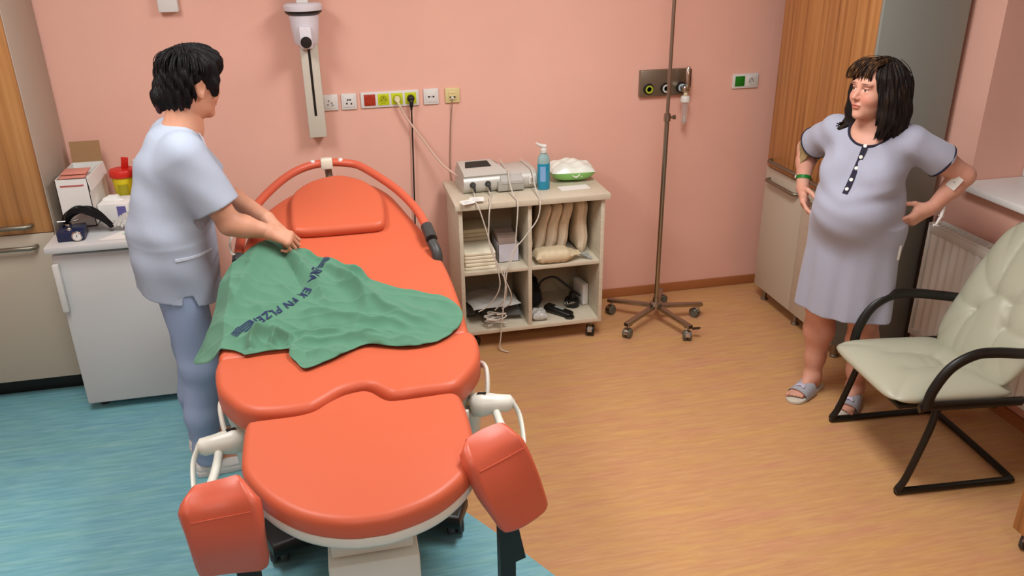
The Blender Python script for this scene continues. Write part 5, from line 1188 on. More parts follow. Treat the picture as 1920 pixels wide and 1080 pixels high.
# ------------------------------------------------------------------ people: implicit surfaces -> one continuous mesh
class Field:
    def __init__(s, lo, hi, h):
        s.lo = np.array(lo, float); s.h = h; s.n = np.ceil((np.array(hi)-s.lo)/h).astype(int)+1
        s.F = np.full(tuple(s.n), 0.25, np.float32)
    def copy(s):
        c = Field.__new__(Field); c.lo = s.lo; c.h = s.h; c.n = s.n; c.F = s.F.copy(); return c
    def region(s, lo, hi):
        a = np.clip(np.floor((np.array(lo)-s.lo)/s.h).astype(int), 0, s.n-1); b = np.clip(np.ceil((np.array(hi)-s.lo)/s.h).astype(int)+1, 1, s.n)
        sl = tuple(slice(a[i], b[i]) for i in range(3))
        ax = [(s.lo[i]+s.h*np.arange(a[i], b[i])).astype(np.float32) for i in range(3)]
        X, Y, Z = np.meshgrid(*ax, indexing='ij', sparse=True); return sl, X, Y, Z
    def apply(s, sl, d, k, op):
        A = s.F[sl]
        if op == 'u':
            if k > 0: hh = np.clip(k-np.abs(A-d), 0, None)/k; s.F[sl] = np.minimum(A, d)-hh*hh*k*0.25
            else: s.F[sl] = np.minimum(A, d)
        else:   # subtract
            d = -d
            if k > 0: hh = np.clip(k-np.abs(A-d), 0, None)/k; s.F[sl] = np.maximum(A, d)+hh*hh*k*0.25
            else: s.F[sl] = np.maximum(A, d)
    def rc(s, a, b, ra, rb, k=0.02, op='u'):
        a, b = np.array(a, float), np.array(b, float); m_ = max(ra, rb)+k+2*s.h
        sl, X, Y, Z = s.region(np.minimum(a, b)-m_, np.maximum(a, b)+m_)
        ab = b-a; L2 = ab@ab+1e-12
        t = np.clip(((X-a[0])*ab[0]+(Y-a[1])*ab[1]+(Z-a[2])*ab[2])/L2, 0, 1)
        d = np.sqrt((X-a[0]-t*ab[0])**2+(Y-a[1]-t*ab[1])**2+(Z-a[2]-t*ab[2])**2)-(ra+(rb-ra)*t)
        s.apply(sl, d, k, op)
    def el(s, c, r, B, k=0.02, op='u'):
        """ellipsoid; B rows = its three axes in world space"""
        c = np.array(c, float); r = np.array(r, float); B = np.array(B, float); m_ = max(r)+k+2*s.h
        sl, X, Y, Z = s.region(c-m_, c+m_)
        q = [(X-c[0])*B[i][0]+(Y-c[1])*B[i][1]+(Z-c[2])*B[i][2] for i in range(3)]
        k0 = np.sqrt(sum((q[i]/r[i])**2 for i in range(3))); k1 = np.sqrt(sum((q[i]/r[i]**2)**2 for i in range(3)))+1e-6
        s.apply(sl, k0*(k0-1)/k1, k, op)
    def chain(s, pts, rs, k=0.02):
        for i in range(len(pts)-1): s.rc(pts[i], pts[i+1], rs[i], rs[i+1], k)
    def sample(s, p):
        q = (np.array(p)-s.lo)/s.h; i = np.clip(np.floor(q).astype(int), 0, s.n-2); f = q-i; v = 0.0
        for a in (0, 1):
            for b in (0, 1):
                for c in (0, 1): v += s.F[i[0]+a, i[1]+b, i[2]+c]*(f[0] if a else 1-f[0])*(f[1] if b else 1-f[1])*(f[2] if c else 1-f[2])
        return v
    def hit(s, o, d, t1=0.5, n=250, last=False):
        """surface point along a ray starting inside"""
        o, d = np.array(o, float), np.array(d, float); pv = s.sample(o); pt = 0.0
        for i in range(1, n+1):
            t = t1*i/n; v = s.sample(o+d*t)
            if pv < 0 <= v: return o+d*(pt+(t-pt)*(-pv)/(v-pv))
            pv, pt = v, t
        return o+d*t1*0.5
    def mesh(s, name, smooth=2):
        F = s.F; n = F.shape; ins = F < 0
        corners = [(a, b, c) for a in (0, 1) for b in (0, 1) for c in (0, 1)]
        cnt = sum(ins[a:n[0]-1+a, b:n[1]-1+b, c:n[2]-1+c].astype(np.int8) for a, b, c in corners)
        act = (cnt > 0) & (cnt < 8); idx = np.argwhere(act); ids = -np.ones(act.shape, np.int32); ids[act] = np.arange(len(idx))
        acc = np.zeros((len(idx), 3)); num = np.zeros(len(idx))
        for i, (a, b, c) in enumerate(corners):
            for ax in range(3):
                if (a, b, c)[ax] == 1: continue
                o2 = [a, b, c]; o2[ax] = 1
                v0 = F[idx[:, 0]+a, idx[:, 1]+b, idx[:, 2]+c]; v1 = F[idx[:, 0]+o2[0], idx[:, 1]+o2[1], idx[:, 2]+o2[2]]
                m_ = (v0 < 0) != (v1 < 0); t = np.where(m_, v0/(v0-v1+1e-12), 0)
                p = np.tile(np.array([a, b, c], float), (len(idx), 1)); p[:, ax] += t
                acc += p*m_[:, None]; num += m_
        V = s.lo+s.h*(idx+acc/num[:, None]); faces = []
        for ax in range(3):
            u, w_ = [(1, 2), (2, 0), (0, 1)][ax]
            A = ins; sl0 = [slice(None)]*3; sl1 = [slice(None)]*3; sl0[ax] = slice(0, n[ax]-1); sl1[ax] = slice(1, n[ax])
            d = A[tuple(sl0)].astype(np.int8)-A[tuple(sl1)].astype(np.int8)
            e = np.argwhere(d != 0); e = e[(e[:, u] > 0) & (e[:, w_] > 0) & (e[:, u] < n[u]-1) & (e[:, w_] < n[w_]-1)]
            sg = d[e[:, 0], e[:, 1], e[:, 2]]
            def cell(du, dw):
                q = e.copy(); q[:, u] += du; q[:, w_] += dw; return ids[q[:, 0], q[:, 1], q[:, 2]]
            Q = np.stack([cell(-1, -1), cell(0, -1), cell(0, 0), cell(-1, 0)], 1)
            Q[sg < 0] = Q[sg < 0][:, ::-1]; faces.append(Q)
        Q = np.concatenate(faces)
        if smooth:
            E = np.concatenate([Q[:, [0, 1]], Q[:, [1, 2]], Q[:, [2, 3]], Q[:, [3, 0]]])
            deg = np.zeros(len(V)); np.add.at(deg, E[:, 0], 1); np.add.at(deg, E[:, 1], 1)
            for _ in range(smooth):
                S = np.zeros_like(V)
                for a in range(3):
                    S[:, a] = np.bincount(E[:, 0], V[E[:, 1], a], len(V))+np.bincount(E[:, 1], V[E[:, 0], a], len(V))
                V = V*0.5+0.5*S/deg[:, None]
        return join_arrays(name, [(V, Q)]) if name else (V, Q)
def join_arrays(name, parts):
    V = np.concatenate([p[0] for p in parts]); o = 0; Qs = []
    for v, q in parts: Qs.append(q+o); o += len(v)
    Q = np.concatenate(Qs); me = bpy.data.meshes.new(name)
    me.vertices.add(len(V)); me.vertices.foreach_set('co', V.astype(np.float32).ravel())
    me.loops.add(4*len(Q)); me.loops.foreach_set('vertex_index', Q.astype(np.int32).ravel())
    me.polygons.add(len(Q)); me.polygons.foreach_set('loop_start', np.arange(0, 4*len(Q), 4, dtype=np.int32)); me.polygons.foreach_set('loop_total', np.full(len(Q), 4, np.int32))
    me.update(calc_edges=True); me.validate(); return me, V
def fine_hand(wrist, back, r, hh=0.002):
    G_ = Field(np.array(wrist)-0.17, np.array(wrist)+0.17, hh); ax_ = unit(np.array(back)-np.array(wrist)); G_.rc(np.array(wrist)+ax_*0.05, wrist, r*1.04, r, 0.01); return G_
class Frame:
    def __init__(s, b, ang, pitch=0.0, roll=0.0):
        a = math.radians(ang); F = Vector((math.cos(a), math.sin(a), 0)); L = Vector((-math.sin(a), math.cos(a), 0)); U = Vector((0, 0, 1))
        R = Matrix.Rotation(math.radians(pitch), 3, L); F, U = R @ F, R @ U          # positive pitch: look down
        R = Matrix.Rotation(math.radians(roll), 3, F); L, U = R @ L, R @ U
        s.b = np.array(b, float); s.F, s.L, s.U = (np.array(v) for v in (F, L, U)); s.B = (s.F, s.L, s.U)
    def __call__(s, f, l, u): return s.b+f*s.F+l*s.L+u*s.U
def place(me, name, m, parent, origin, sharp=0):
    me.transform(Matrix.Translation(-Vector(origin))); return link(name, me, m, parent, True, sharp)
def unit(v): v = np.array(v, float); return v/np.linalg.norm(v)

def add_hand(G, wrist, D, N, curls, thumb, side=1, k=0.008, spread=1.0, size=1.0):
    """D: wrist to knuckles, N: out of the palm, side: +1 when the thumb lies on cross(D, N)"""
    D = unit(D); N = unit(np.array(N)-D*np.dot(D, N)); S = np.cross(D, N)*side; w_ = np.array(wrist, float); z = size
    for s_, r_ in ((0.024, 0.0135), (0.008, 0.0145), (-0.010, 0.014), (-0.026, 0.0125)):
        G.rc(w_+D*0.005*z+S*s_*0.6*z, w_+D*0.085*z+S*s_*z, r_*1.1*z, r_*z, 0.018)
    G.rc(w_+D*0.01*z+S*0.012*z+N*0.006, w_+D*0.055*z+S*0.030*z+N*0.010, 0.018*z, 0.015*z, 0.02)
    segs = [(0.043, 0.026, 0.021), (0.047, 0.030, 0.022), (0.043, 0.027, 0.021), (0.034, 0.021, 0.019)]
    base = [(0.030, 0.088), (0.010, 0.092), (-0.011, 0.089), (-0.030, 0.081)]
    tips = []
    for i in range(4):
        p = w_+S*base[i][0]*z+D*base[i][1]*z; ang = 0.0; r = (0.0088, 0.0090, 0.0086, 0.0076)[i]*z
        fan = (base[i][0]*spread*1.6)
        for j in range(3):
            ang += curls[i][j] if hasattr(curls[i], '__len__') else curls[i]
            d = unit(D*math.cos(ang)+N*math.sin(ang)+S*fan*math.cos(ang)); q = p+d*segs[i][j]*z
            G.rc(p, q, r*(1.0-0.06*j), r*(0.94-0.06*j), 0.006 if j == 0 else 0.0025); p = q
        tips.append(p)
    p = w_+D*0.020*z+S*0.026*z+N*0.008*z
    for j, (L_, r_) in enumerate(((0.042, 0.0125), (0.033, 0.0105), (0.026, 0.0092))):
        d = unit(D*thumb[j][0]+S*thumb[j][1]+N*thumb[j][2]); q = p+d*L_*z; G.rc(p, q, r_*z, r_*0.9*z, 0.014 if j == 0 else 0.004); p = q
    return tips

def add_head(G, H, sc_=1.0, female=True):
    P = lambda f, l, u: H(f*sc_, l*sc_, u*sc_)
    B = H.B; e = lambda c, r, k=0.015, op='u': G.el(P(*c), [x*sc_ for x in r], B, k*sc_, op)
    e((-0.012, 0, 0.030), (0.094, 0.074, 0.092))                    # skull
    e((0.030, 0, -0.020), (0.062, 0.060, 0.085), 0.04)              # face mass
    e((0.040, 0, -0.075), (0.045, 0.044, 0.038), 0.03)              # jaw
    e((0.072, 0, -0.103), (0.020, 0.022, 0.017), 0.02)              # chin
    for s in (-1, 1):
        e((0.058, s*0.036, -0.035), (0.030, 0.026, 0.026), 0.02)    # cheeks
        e((0.082, s*0.030, 0.022), (0.014, 0.024, 0.008), 0.014)    # brow ridge
        e((0.094, s*0.030, 0.002), (0.012, 0.018, 0.009), 0.010, 's')   # eye socket
        e((0.076, s*0.030, 0.000), (0.0125, 0.0125, 0.0125), 0.003)     # eyeball
        e((0.0795, s*0.031, 0.0075), (0.0115, 0.0150, 0.0045), 0.004)    # upper lid
        e((0.0785, s*0.031, -0.0085), (0.010, 0.0135, 0.0035), 0.004)
        # ear
        e((-0.004, s*0.074, -0.008), (0.019, 0.008, 0.031), 0.008); e((0.000, s*0.081, -0.004), (0.011, 0.006, 0.018), 0.005, 's'); e((0.002, s*0.074, -0.035), (0.009, 0.006, 0.010), 0.006)
    G.rc(P(0.088, 0, 0.004), P(0.108, 0, -0.030), 0.0075*sc_, 0.0105*sc_, 0.012*sc_)   # nose
    for s in (-1, 1): G.el(P(0.098, s*0.010, -0.034), (0.008*sc_, 0.007*sc_, 0.007*sc_), B, 0.006*sc_)
    e((0.088, 0, -0.060), (0.012, 0.020, 0.010), 0.010)
    e((0.0935, 0, -0.0605), (0.0075, 0.022, 0.0045), 0.004); e((0.0915, 0, -0.071), (0.0085, 0.018, 0.0055), 0.004)
    e((0.1015, 0, -0.0655), (0.006, 0.024, 0.0012), 0.003, 's')
    return P

def skin_material(name, col):
    m = mat(name, col, 0.5, sub=0.10, spec=0.35); nt = m.node_tree; b = nt.nodes['Principled BSDF']
    at = nt.nodes.new('ShaderNodeAttribute'); at.attribute_name = 'tint'; mx = nt.nodes.new('ShaderNodeMix'); mx.data_type = 'RGBA'; mx.blend_type = 'MULTIPLY'; mx.inputs['Factor'].default_value = 1
    tc = nt.nodes.new('ShaderNodeTexCoord'); n = nt.nodes.new('ShaderNodeTexNoise'); n.inputs['Scale'].default_value = 14; n.inputs['Detail'].default_value = 3
    rp = nt.nodes.new('ShaderNodeValToRGB'); rp.color_ramp.elements[0].position = 0.3; rp.color_ramp.elements[1].position = 0.75
    rp.color_ramp.elements[0].color = (col[0]*0.95, col[1]*0.86, col[2]*0.84, 1); rp.color_ramp.elements[1].color = (min(1, col[0]*1.04), col[1]*1.06, col[2]*1.06, 1)
    nt.links.new(tc.outputs['Object'], n.inputs['Vector']); nt.links.new(n.outputs['Fac'], rp.inputs['Fac'])
    nt.links.new(rp.outputs['Color'], mx.inputs['A']); nt.links.new(at.outputs['Color'], mx.inputs['B']); nt.links.new(mx.outputs['Result'], b.inputs['Base Color'])
    return m
def tint(me, V, spots):
    """spots: (centre, radius, colour factor, axes B or None, hard) - lips, brows, eyes, nails keep their own colour"""
    C = np.ones((len(V), 4), np.float32)
    for c, r, col, B, soft in spots:
        d = V-np.array(c); r = np.array(r) if hasattr(r, '__len__') else np.array([r]*3)
        q = np.stack([d@np.array(B[i]) for i in range(3)], 1) if B is not None else d
        k_ = np.sqrt(((q/r)**2).sum(1)); w_ = np.clip((1+soft-k_)/(2*soft), 0, 1)[:, None]
        C[:, :3] = C[:, :3]*(1-w_)+np.array(col)*w_
    a = me.color_attributes.new('tint', 'FLOAT_COLOR', 'POINT'); a.data.foreach_set('color', C.ravel())
def face_spots(P, B, sc_, eye=(0.10, 0.08, 0.08), lip=(0.80, 0.50, 0.50), brow=(0.25, 0.22, 0.22)):
    S = []
    for s in (-1, 1):
        S.append((P(0.086, s*0.030, 0.0), (0.010*sc_, 0.0125*sc_, 0.0052*sc_), (1.25, 1.7, 1.9), B, 0.15))
        S.append((P(0.088, s*0.031, 0.0), (0.010*sc_, 0.0052*sc_, 0.0052*sc_), eye, B, 0.2))
        S.append((P(0.088, s*0.031, 0.0060), (0.012*sc_, 0.0155*sc_, 0.0020*sc_), (0.2, 0.16, 0.16), B, 0.4))
        S.append((P(0.090, s*0.032, 0.024), (0.02*sc_, 0.019*sc_, 0.0038*sc_), brow, B, 0.4))
        S.append((P(0.080, s*0.036, -0.035), (0.03*sc_, 0.02*sc_, 0.018*sc_), (1.02, 0.86, 0.86), B, 0.6))
    S.append((P(0.098, 0, -0.066), (0.016*sc_, 0.023*sc_, 0.0105*sc_), lip, B, 0.2))
    return S
def ribbon(name, pts, nrm, width, thick, m, parent, origin):
    """flat band along pts with outward normals nrm"""
    bm = bmesh.new(); rows = []; N = len(pts)
    for i in range(N):
        t = unit(np.array(pts[min(i+1, N-1)])-np.array(pts[max(i-1, 0)])); n = unit(nrm[i]); s = np.cross(t, n)*width/2
        p = np.array(pts[i])-np.array(origin)
        rows.append([bm.verts.new(p+s), bm.verts.new(p+s+n*thick), bm.verts.new(p-s+n*thick), bm.verts.new(p-s)])
    for A, B_ in zip(rows, rows[1:]):
        for k in range(4): bm.faces.new((A[k], A[(k+1) % 4], B_[(k+1) % 4], B_[k]))
    bm.faces.new(rows[0]); bm.faces.new(rows[-1][::-1]); return obj(name, bm, m, parent, sharp=50)
def hair_mat(name, stops, rough=0.58):
    m = streak_mat(name, stops, (60, 60, 7), rough, detail=3); nt = m.node_tree; b = nt.nodes['Principled BSDF']
    tc = nt.nodes.new('ShaderNodeTexCoord'); mp = nt.nodes.new('ShaderNodeMapping'); mp.inputs['Scale'].default_value = (220, 220, 16); n = nt.nodes.new('ShaderNodeTexNoise'); n.inputs['Scale'].default_value = 1
    bp = nt.nodes.new('ShaderNodeBump'); bp.inputs['Strength'].default_value = 0.9; bp.inputs['Distance'].default_value = 0.004
    nt.links.new(tc.outputs['Object'], mp.inputs['Vector']); nt.links.new(mp.outputs['Vector'], n.inputs['Vector']); nt.links.new(n.outputs['Fac'], bp.inputs['Height']); nt.links.new(bp.outputs['Normal'], b.inputs['Normal'])
    b.inputs['Specular IOR Level'].default_value = 0.22
    return m
def wrinkle(G, fn, lo, hi):
    sl, X, Y, Z = G.region(lo, hi); G.F[sl] += fn(X, Y, Z).astype(np.float32)
M['skin_w'] = skin_material('skin_light', (0.62, 0.33, 0.235))
M['skin_n'] = skin_material('skin_tan', (0.60, 0.31, 0.20))
M['hair_w'] = hair_mat('dark_hair_with_highlights', [(0.30, '#0b0807'), (0.52, '#17100c'), (0.66, '#2a1c11'), (0.8, '#5a4326')])
M['hair_f'] = hair_mat('light_fringe_hair', [(0.38, '#1c120c'), (0.55, '#4a3220'), (0.78, '#a07a4a')])
M['hair_n'] = hair_mat('black_hair', [(0.3, '#060506'), (0.6, '#0f0d0e'), (0.8, '#1c1617')])
HH = 0.004

# ================================================================== pregnant woman
WO = (2.20, -1.37, 0.0)
W = Frame(WO, 216)
woman = thing('person', 'pregnant person in lavender short-sleeved nightdress and grey slippers, hands on hips, looking left', 'person', WO)
T = Field((1.60, -2.00, 0.36), (2.95, -0.72, 1.40), HH)
B = W.B
el = lambda G, c, r, k=0.04, op='u': G.el(W(*c), r, B, k, op)
el(T, (0.010, 0, 1.165), (0.120, 0.168, 0.165)); T.rc(W(-0.015, -0.135, 1.272), W(-0.015, 0.135, 1.272), 0.052, 0.052, 0.06)
T.rc(W(-0.01, 0, 1.27), W(0.0, 0, 1.31), 0.075, 0.06, 0.05)
for s in (-1, 1): el(T, (0.092, s*0.078, 1.125), (0.075, 0.078, 0.075), 0.05)
el(T, (0.085, 0, 0.965), (0.160, 0.168, 0.155), 0.08); el(T, (-0.005, 0, 0.97), (0.125, 0.178, 0.20), 0.06); el(T, (-0.025, 0, 0.86), (0.150, 0.190, 0.15), 0.06)
def skirt(G, fr, z0, z1, r0, r1, c0, c1, k=0.05, ripple=None):
    """elliptical tapered skirt from z0 (bottom) to z1"""
    sl, X, Y, Z = G.region(fr.b+np.array((-0.4, -0.4, z0-0.03)), fr.b+np.array((0.4, 0.4, z1+0.06)))
    t = np.clip((Z-z0)/(z1-z0), -0.1, 1.1); rf, rl = r0[0]+(r1[0]-r0[0])*t, r0[1]+(r1[1]-r0[1])*t; cf = c0+(c1-c0)*t
    f = (X-fr.b[0])*fr.F[0]+(Y-fr.b[1])*fr.F[1]-cf; l = (X-fr.b[0])*fr.L[0]+(Y-fr.b[1])*fr.L[1]
    q = np.sqrt((f/rf)**2+(l/rl)**2); d = (q-1)*np.minimum(rf, rl)
    if ripple:
        a = np.arctan2(l, f); d = d+ripple(a, t)
    d = np.maximum(d, np.maximum(z0-Z, Z-z1)); G.apply(sl, d.astype(np.float32), k, 'u')
skirt(T, W, 0.482, 0.90, (0.158, 0.212), (0.148, 0.186), 0.020, 0.02, 0.05, lambda a, t: 0.006*(1-t)*np.sin(7*a+1.0)+0.003*(1-t)*np.sin(13*a))
elbow = {1: W(-0.150, 0.345, 1.125), -1: W(-0.120, -0.315, 1.145)}
shd = {1: W(-0.015, 0.165, 1.262), -1: W(-0.015, -0.165, 1.262)}
TB = T.copy()                                     # torso without sleeves, for the skin below
slv_end = {}
for s in (-1, 1):
    a, b = shd[s], elbow[s]; d = unit(b-a); e_ = a+d*0.150; slv_end[s] = (e_, d)
    T.rc(a-d*0.0, e_+d*0.03, 0.066, 0.072, 0.05)
    # cut the sleeve with a plane at its end
    lo, hi = e_-0.16, e_+0.16; sl, X, Y, Z = T.region(lo, hi)
    pl = (X-e_[0])*d[0]+(Y-e_[1])*d[1]+(Z-e_[2])*d[2]
    near = ((X-e_[0]-d[0]*0.03)**2+(Y-e_[1]-d[1]*0.03)**2+(Z-e_[2]-d[2]*0.03)**2) < 0.115**2
    T.F[sl] = np.where(near & (pl > -0.002), np.maximum(T.F[sl], pl), T.F[sl])
dressF = T.copy()
SC = ((0.072, 0.012, 1.335), (0.118, 0.096, 0.088))
def wr(X, Y, Z):
    f = (X-WO[0])*W.F[0]+(Y-WO[1])*W.F[1]; l = (X-WO[0])*W.L[0]+(Y-WO[1])*W.L[1]
    g1 = np.exp(-((Z-1.035-0.25*l)/0.05)**2)*np.clip(f/0.1, 0, 1); g2 = np.exp(-((Z-1.22)/0.08)**2)
    g3 = np.clip((0.86-Z)/0.2, 0, 1)
    return 0.0035*g1*np.sin(70*(Z-0.35*np.abs(l))+9*l)+0.0022*g2*np.sin(60*l+40*Z)+0.002*g3*np.sin(34*l+12*f+6*Z)+0.0018*np.sin(26*l+50*Z+17*f)*np.clip((Z-0.75)/0.2, 0, 1)
wrinkle(dressF, wr, (1.6, -2.0, 0.4), (2.95, -0.7, 1.38))
dressF.el(W(*SC[0]), SC[1], B, 0.004, 's')
dressF.rc(W(0.01, 0, 1.30), W(0.02, 0, 1.45), 0.078, 0.085, 0.0, 's')
# hollow hem
sl, X, Y, Z = dressF.region((1.6, -2.0, 0.36), (2.95, -0.7, 0.56)); A_ = dressF.F[sl].copy()
l2 = TB.F[sl]+0.008
dressF.F[sl] = np.where(Z < 0.54, np.maximum(A_, -np.maximum(l2-0.0, Z-0.54)), A_)
me, V = dressF.mesh('nightdress', 2)
M['dress'] = mat('lavender_cotton', (0.375, 0.39, 0.475), 0.9, bump=0.5, bscale=700, spec=0.2, sheen=0.2)
place(me, 'nightdress', M['dress'], woman, WO)
M['trim_navy'] = mat('navy_trim', '#17152a', 0.8)
# skin body
BW = Field((1.60, -2.00, -0.01), (2.95, -0.72, 1.66), HH)
off = np.round((TB.lo-BW.lo)/HH).astype(int); n_ = TB.n
BW.lo = TB.lo-off*HH
BW.F[off[0]:off[0]+n_[0], off[1]:off[1]+n_[1], off[2]:off[2]+n_[2]] = (TB.F+0.010)[:BW.n[0]-off[0], :BW.n[1]-off[1], :BW.n[2]-off[2]]
# under the skirt only the legs carry on
sl, X, Y, Z = BW.region((1.6, -2.0, 0.3), (2.95, -0.7, 0.80)); BW.F[sl] = np.where(Z < 0.79, 0.25, BW.F[sl])
for s in (-1, 1):
    ank = W(-0.005-(0.025 if s > 0 else 0), s*0.098, 0.088); knee = W(0.020, s*0.098, 0.47)
    BW.chain([W(-0.01, s*0.095, 0.83), knee, W(-0.005, s*0.100, 0.33), W(-0.012, s*0.100, 0.18), ank], [0.095, 0.064, 0.064, 0.043, 0.037], 0.03)
    BW.el(W(-0.020, s*0.102, 0.335), (0.060, 0.060, 0.10), B, 0.03)
    FT = Frame(ank, 216-s*-7)
    BW.rc(FT(0, 0, 0), FT(-0.035, 0, -0.045), 0.036, 0.027, 0.02); BW.rc(FT(0, 0, -0.015), FT(0.10, 0, -0.052), 0.034, 0.022, 0.03); BW.rc(FT(-0.03, 0, -0.05), FT(0.10, 0.0, -0.055), 0.024, 0.020, 0.02)
    BW.rc(FT(0.10, -0.018, -0.055), FT(0.10, 0.018, -0.055), 0.018, 0.018, 0.02)
    for j in range(5):
        w0 = (-0.030+0.0145*j)*(-s)
        BW.rc(FT(0.115, w0*0.9, -0.056), FT(0.155-0.006*j if j else 0.160, w0, -0.058), 0.0095 if j else 0.012, 0.0075 if j else 0.0105, 0.004)
# arms
hipw = {1: W(-0.115, 0.205, 0.950), -1: W(-0.075, -0.235, 0.965)}
wrist = {}
for s in (-1, 1):
    a, b = shd[s], elbow[s]; w_ = W(-0.075, 0.262, 0.985) if s > 0 else W(-0.030, -0.278, 0.985)
    wrist[s] = w_
    m1 = a+(b-a)*0.5
    BW.chain([a, m1, b], [0.056, 0.052, 0.041], 0.03); fm = b+(w_-b)*0.35
    BW.chain([b, fm, w_], [0.041, 0.040, 0.0265], 0.02)
# hands on the lower back / hips, thumbs forward
D1 = unit(W(-0.085, 0.165, 0.935)-wrist[1]); N1 = -W.L*1.0+W.F*0.15
GL_, GR_ = fine_hand(wrist[1], elbow[1], 0.0265), fine_hand(wrist[-1], elbow[-1], 0.0265)
tl = add_hand(GL_, wrist[1], unit(np.array(W(0.0, 0.185, 0.915))-wrist[1]), -W.L, [(0.25, 0.3, 0.3), (0.3, 0.3, 0.3), (0.32, 0.35, 0.3), (0.35, 0.35, 0.3)], [(0.6, 0.5, 0.5), (0.8, 0.2, 0.5), (0.9, 0.0, 0.4)], side=-1)
tr = add_hand(GR_, wrist[-1], unit(np.array(W(0.04, -0.220, 0.900))-wrist[-1]), W.L, [(0.25, 0.3, 0.3), (0.3, 0.3, 0.3), (0.32, 0.35, 0.3), (0.35, 0.35, 0.3)], [(0.6, 0.5, 0.5), (0.8, 0.2, 0.5), (0.9, 0.0, 0.4)], side=1)
# neck and head
HWf = Frame(W(0.035, 0.0, 1.468), 189, pitch=-3)
BW.chain([W(-0.01, 0, 1.27), W(0.0, 0, 1.33), HWf(-0.02, 0, -0.05)], [0.068, 0.056, 0.056], 0.035)
GHd = Field(HWf.b-0.16, HWf.b+0.15, 0.0022); GHd.rc(W(0.0, 0, 1.33), HWf(-0.02, 0, -0.05), 0.056, 0.056, 0.02)
P = add_head(GHd, HWf, 1.0)
me, V = join_arrays('body', [BW.mesh(None, 2), GL_.mesh(None, 2), GR_.mesh(None, 2), GHd.mesh(None, 2)])
spots = face_spots(P, HWf.B, 1.0)
for tips in (tl, tr):
    for p in tips: spots.append((p, 0.009, (0.45, 0.12, 0.22), None, 0.3))
for s in (-1, 1): spots.append((W(0.02, s*0.1, 0.47), (0.08, 0.08, 0.10), (1.0, 0.92, 0.90), B, 0.8))
tint(me, V, spots); place(me, 'body', M['skin_w'], woman, WO)
# neckline trim
def trim_loop(name, G, pts_fn, n, r, m, parent, origin, closed=True):
    pts = []
    for i in range(n):
        p = pts_fn(i/n)
        if p is not None: pts.append(Vector(p-np.array(origin)))
    for _ in range(3):
        q = [p.copy() for p in pts]
        for i in range(len(pts)):
            if closed or 0 < i < len(pts)-1: pts[i] = q[i]*0.5+(q[i-1]+q[(i+1) % len(q)])*0.25
    bm = bmesh.new(); tube(bm, pts, r, seg=8, closed=closed); return obj(name, bm, m, parent)
def neck_pt(u):
    a = 2*PI*u; c = np.array(W(*SC[0])) if math.cos(a) > -0.15 else None
    # walk outwards from the neck centre until the cut surface is reached
    d = W.F*math.cos(a)+W.L*math.sin(a); best = None
    # lowest/outer intersection of torso surface and cutting shapes
    for i in range(160):
        t = 0.04+0.0014*i; base = np.array(W(0.01, 0, 0))+d*t
        z = None
        for zz_ in np.arange(1.36, 1.15, -0.004):
            if T.sample((base[0], base[1], zz_)) < 0: z = zz_; break
        if z is None: continue
        p = np.array((base[0], base[1], z)); q = p-np.array(W(*SC[0])); f_, l_, u_ = q@W.F, q@W.L, q[2]
        ine = (f_/SC[1][0])**2+(l_/SC[1][1])**2+(u_/SC[1][2])**2 < 1
        q2 = p-np.array(W(0.01, 0, 0)); rr_ = math.hypot(q2@W.F, q2@W.L)
        if not ine and rr_ > 0.080: return p+np.array((0, 0, -0.001))
    return best
trim_loop('neck_trim', T, neck_pt, 72, 0.0052, M['trim_navy'], woman, WO)
for s in (-1, 1):
    e_, d = slv_end[s]; h1 = unit(np.cross(d, (0, 0, 1))); h2 = np.cross(d, h1)
    def sp(u, e_=e_, d=d, h1=h1, h2=h2):
        a = 2*PI*u; q = e_-d*0.006; rr_ = T.hit(q, h1*math.cos(a)+h2*math.sin(a), 0.12, 100)
        v = rr_-q; L_ = np.linalg.norm(v); return q+v/L_*min(L_, 0.086)
    trim_loop('sleeve_trim', T, sp, 48, 0.0050, M['trim_navy'], woman, WO)
# placket with five buttons
pp, pn = [], []
for i in range(22):
    f = i/21; z = 1.250-0.185*f; l = 0.018-0.020*f
    p = T.hit(W(0.0, l, z), W.F, 0.4); pp.append(p-W.F*0.001)
for i in range(22):
    t = np.array(pp[min(i+1, 21)])-np.array(pp[max(i-1, 0)]); pn.append(unit(np.cross(W.L, t)*-1 if np.dot(np.cross(W.L, t), W.F) < 0 else np.cross(W.L, t)))
pk = ribbon('button_placket', pp, pn, 0.022, 0.0042, M['trim_navy'], woman, WO)
for i in (0, 5, 10, 15, 19):
    c = Vector(pp[i]+pn[i]*0.0042-np.array(WO)); n_v = Vector(pn[i]); R = n_v.to_track_quat('Z', 'Y').to_matrix().to_4x4()
    bm = bmesh.new(); vs = lathe(bm, [(0.0075, -0.001), (0.0078, 0.001), (0.006, 0.0024), (0.003, 0.0018)], 16); xform(bm, vs, Matrix.Translation(c) @ R); obj('button', bm, M['white'], pk)
# pocket seam and tag at her left hip
tp = T.hit(W(0.03, 0, 0.80), W.L, 0.4); bm = bmesh.new(); c = Vector(tp-np.array(WO)); box(bm, c.x-0.004, c.x+0.006, c.y-0.006, c.y+0.004, c.z-0.03, c.z+0.035, 0.001); obj('side_label', bm, M['paper'], woman)
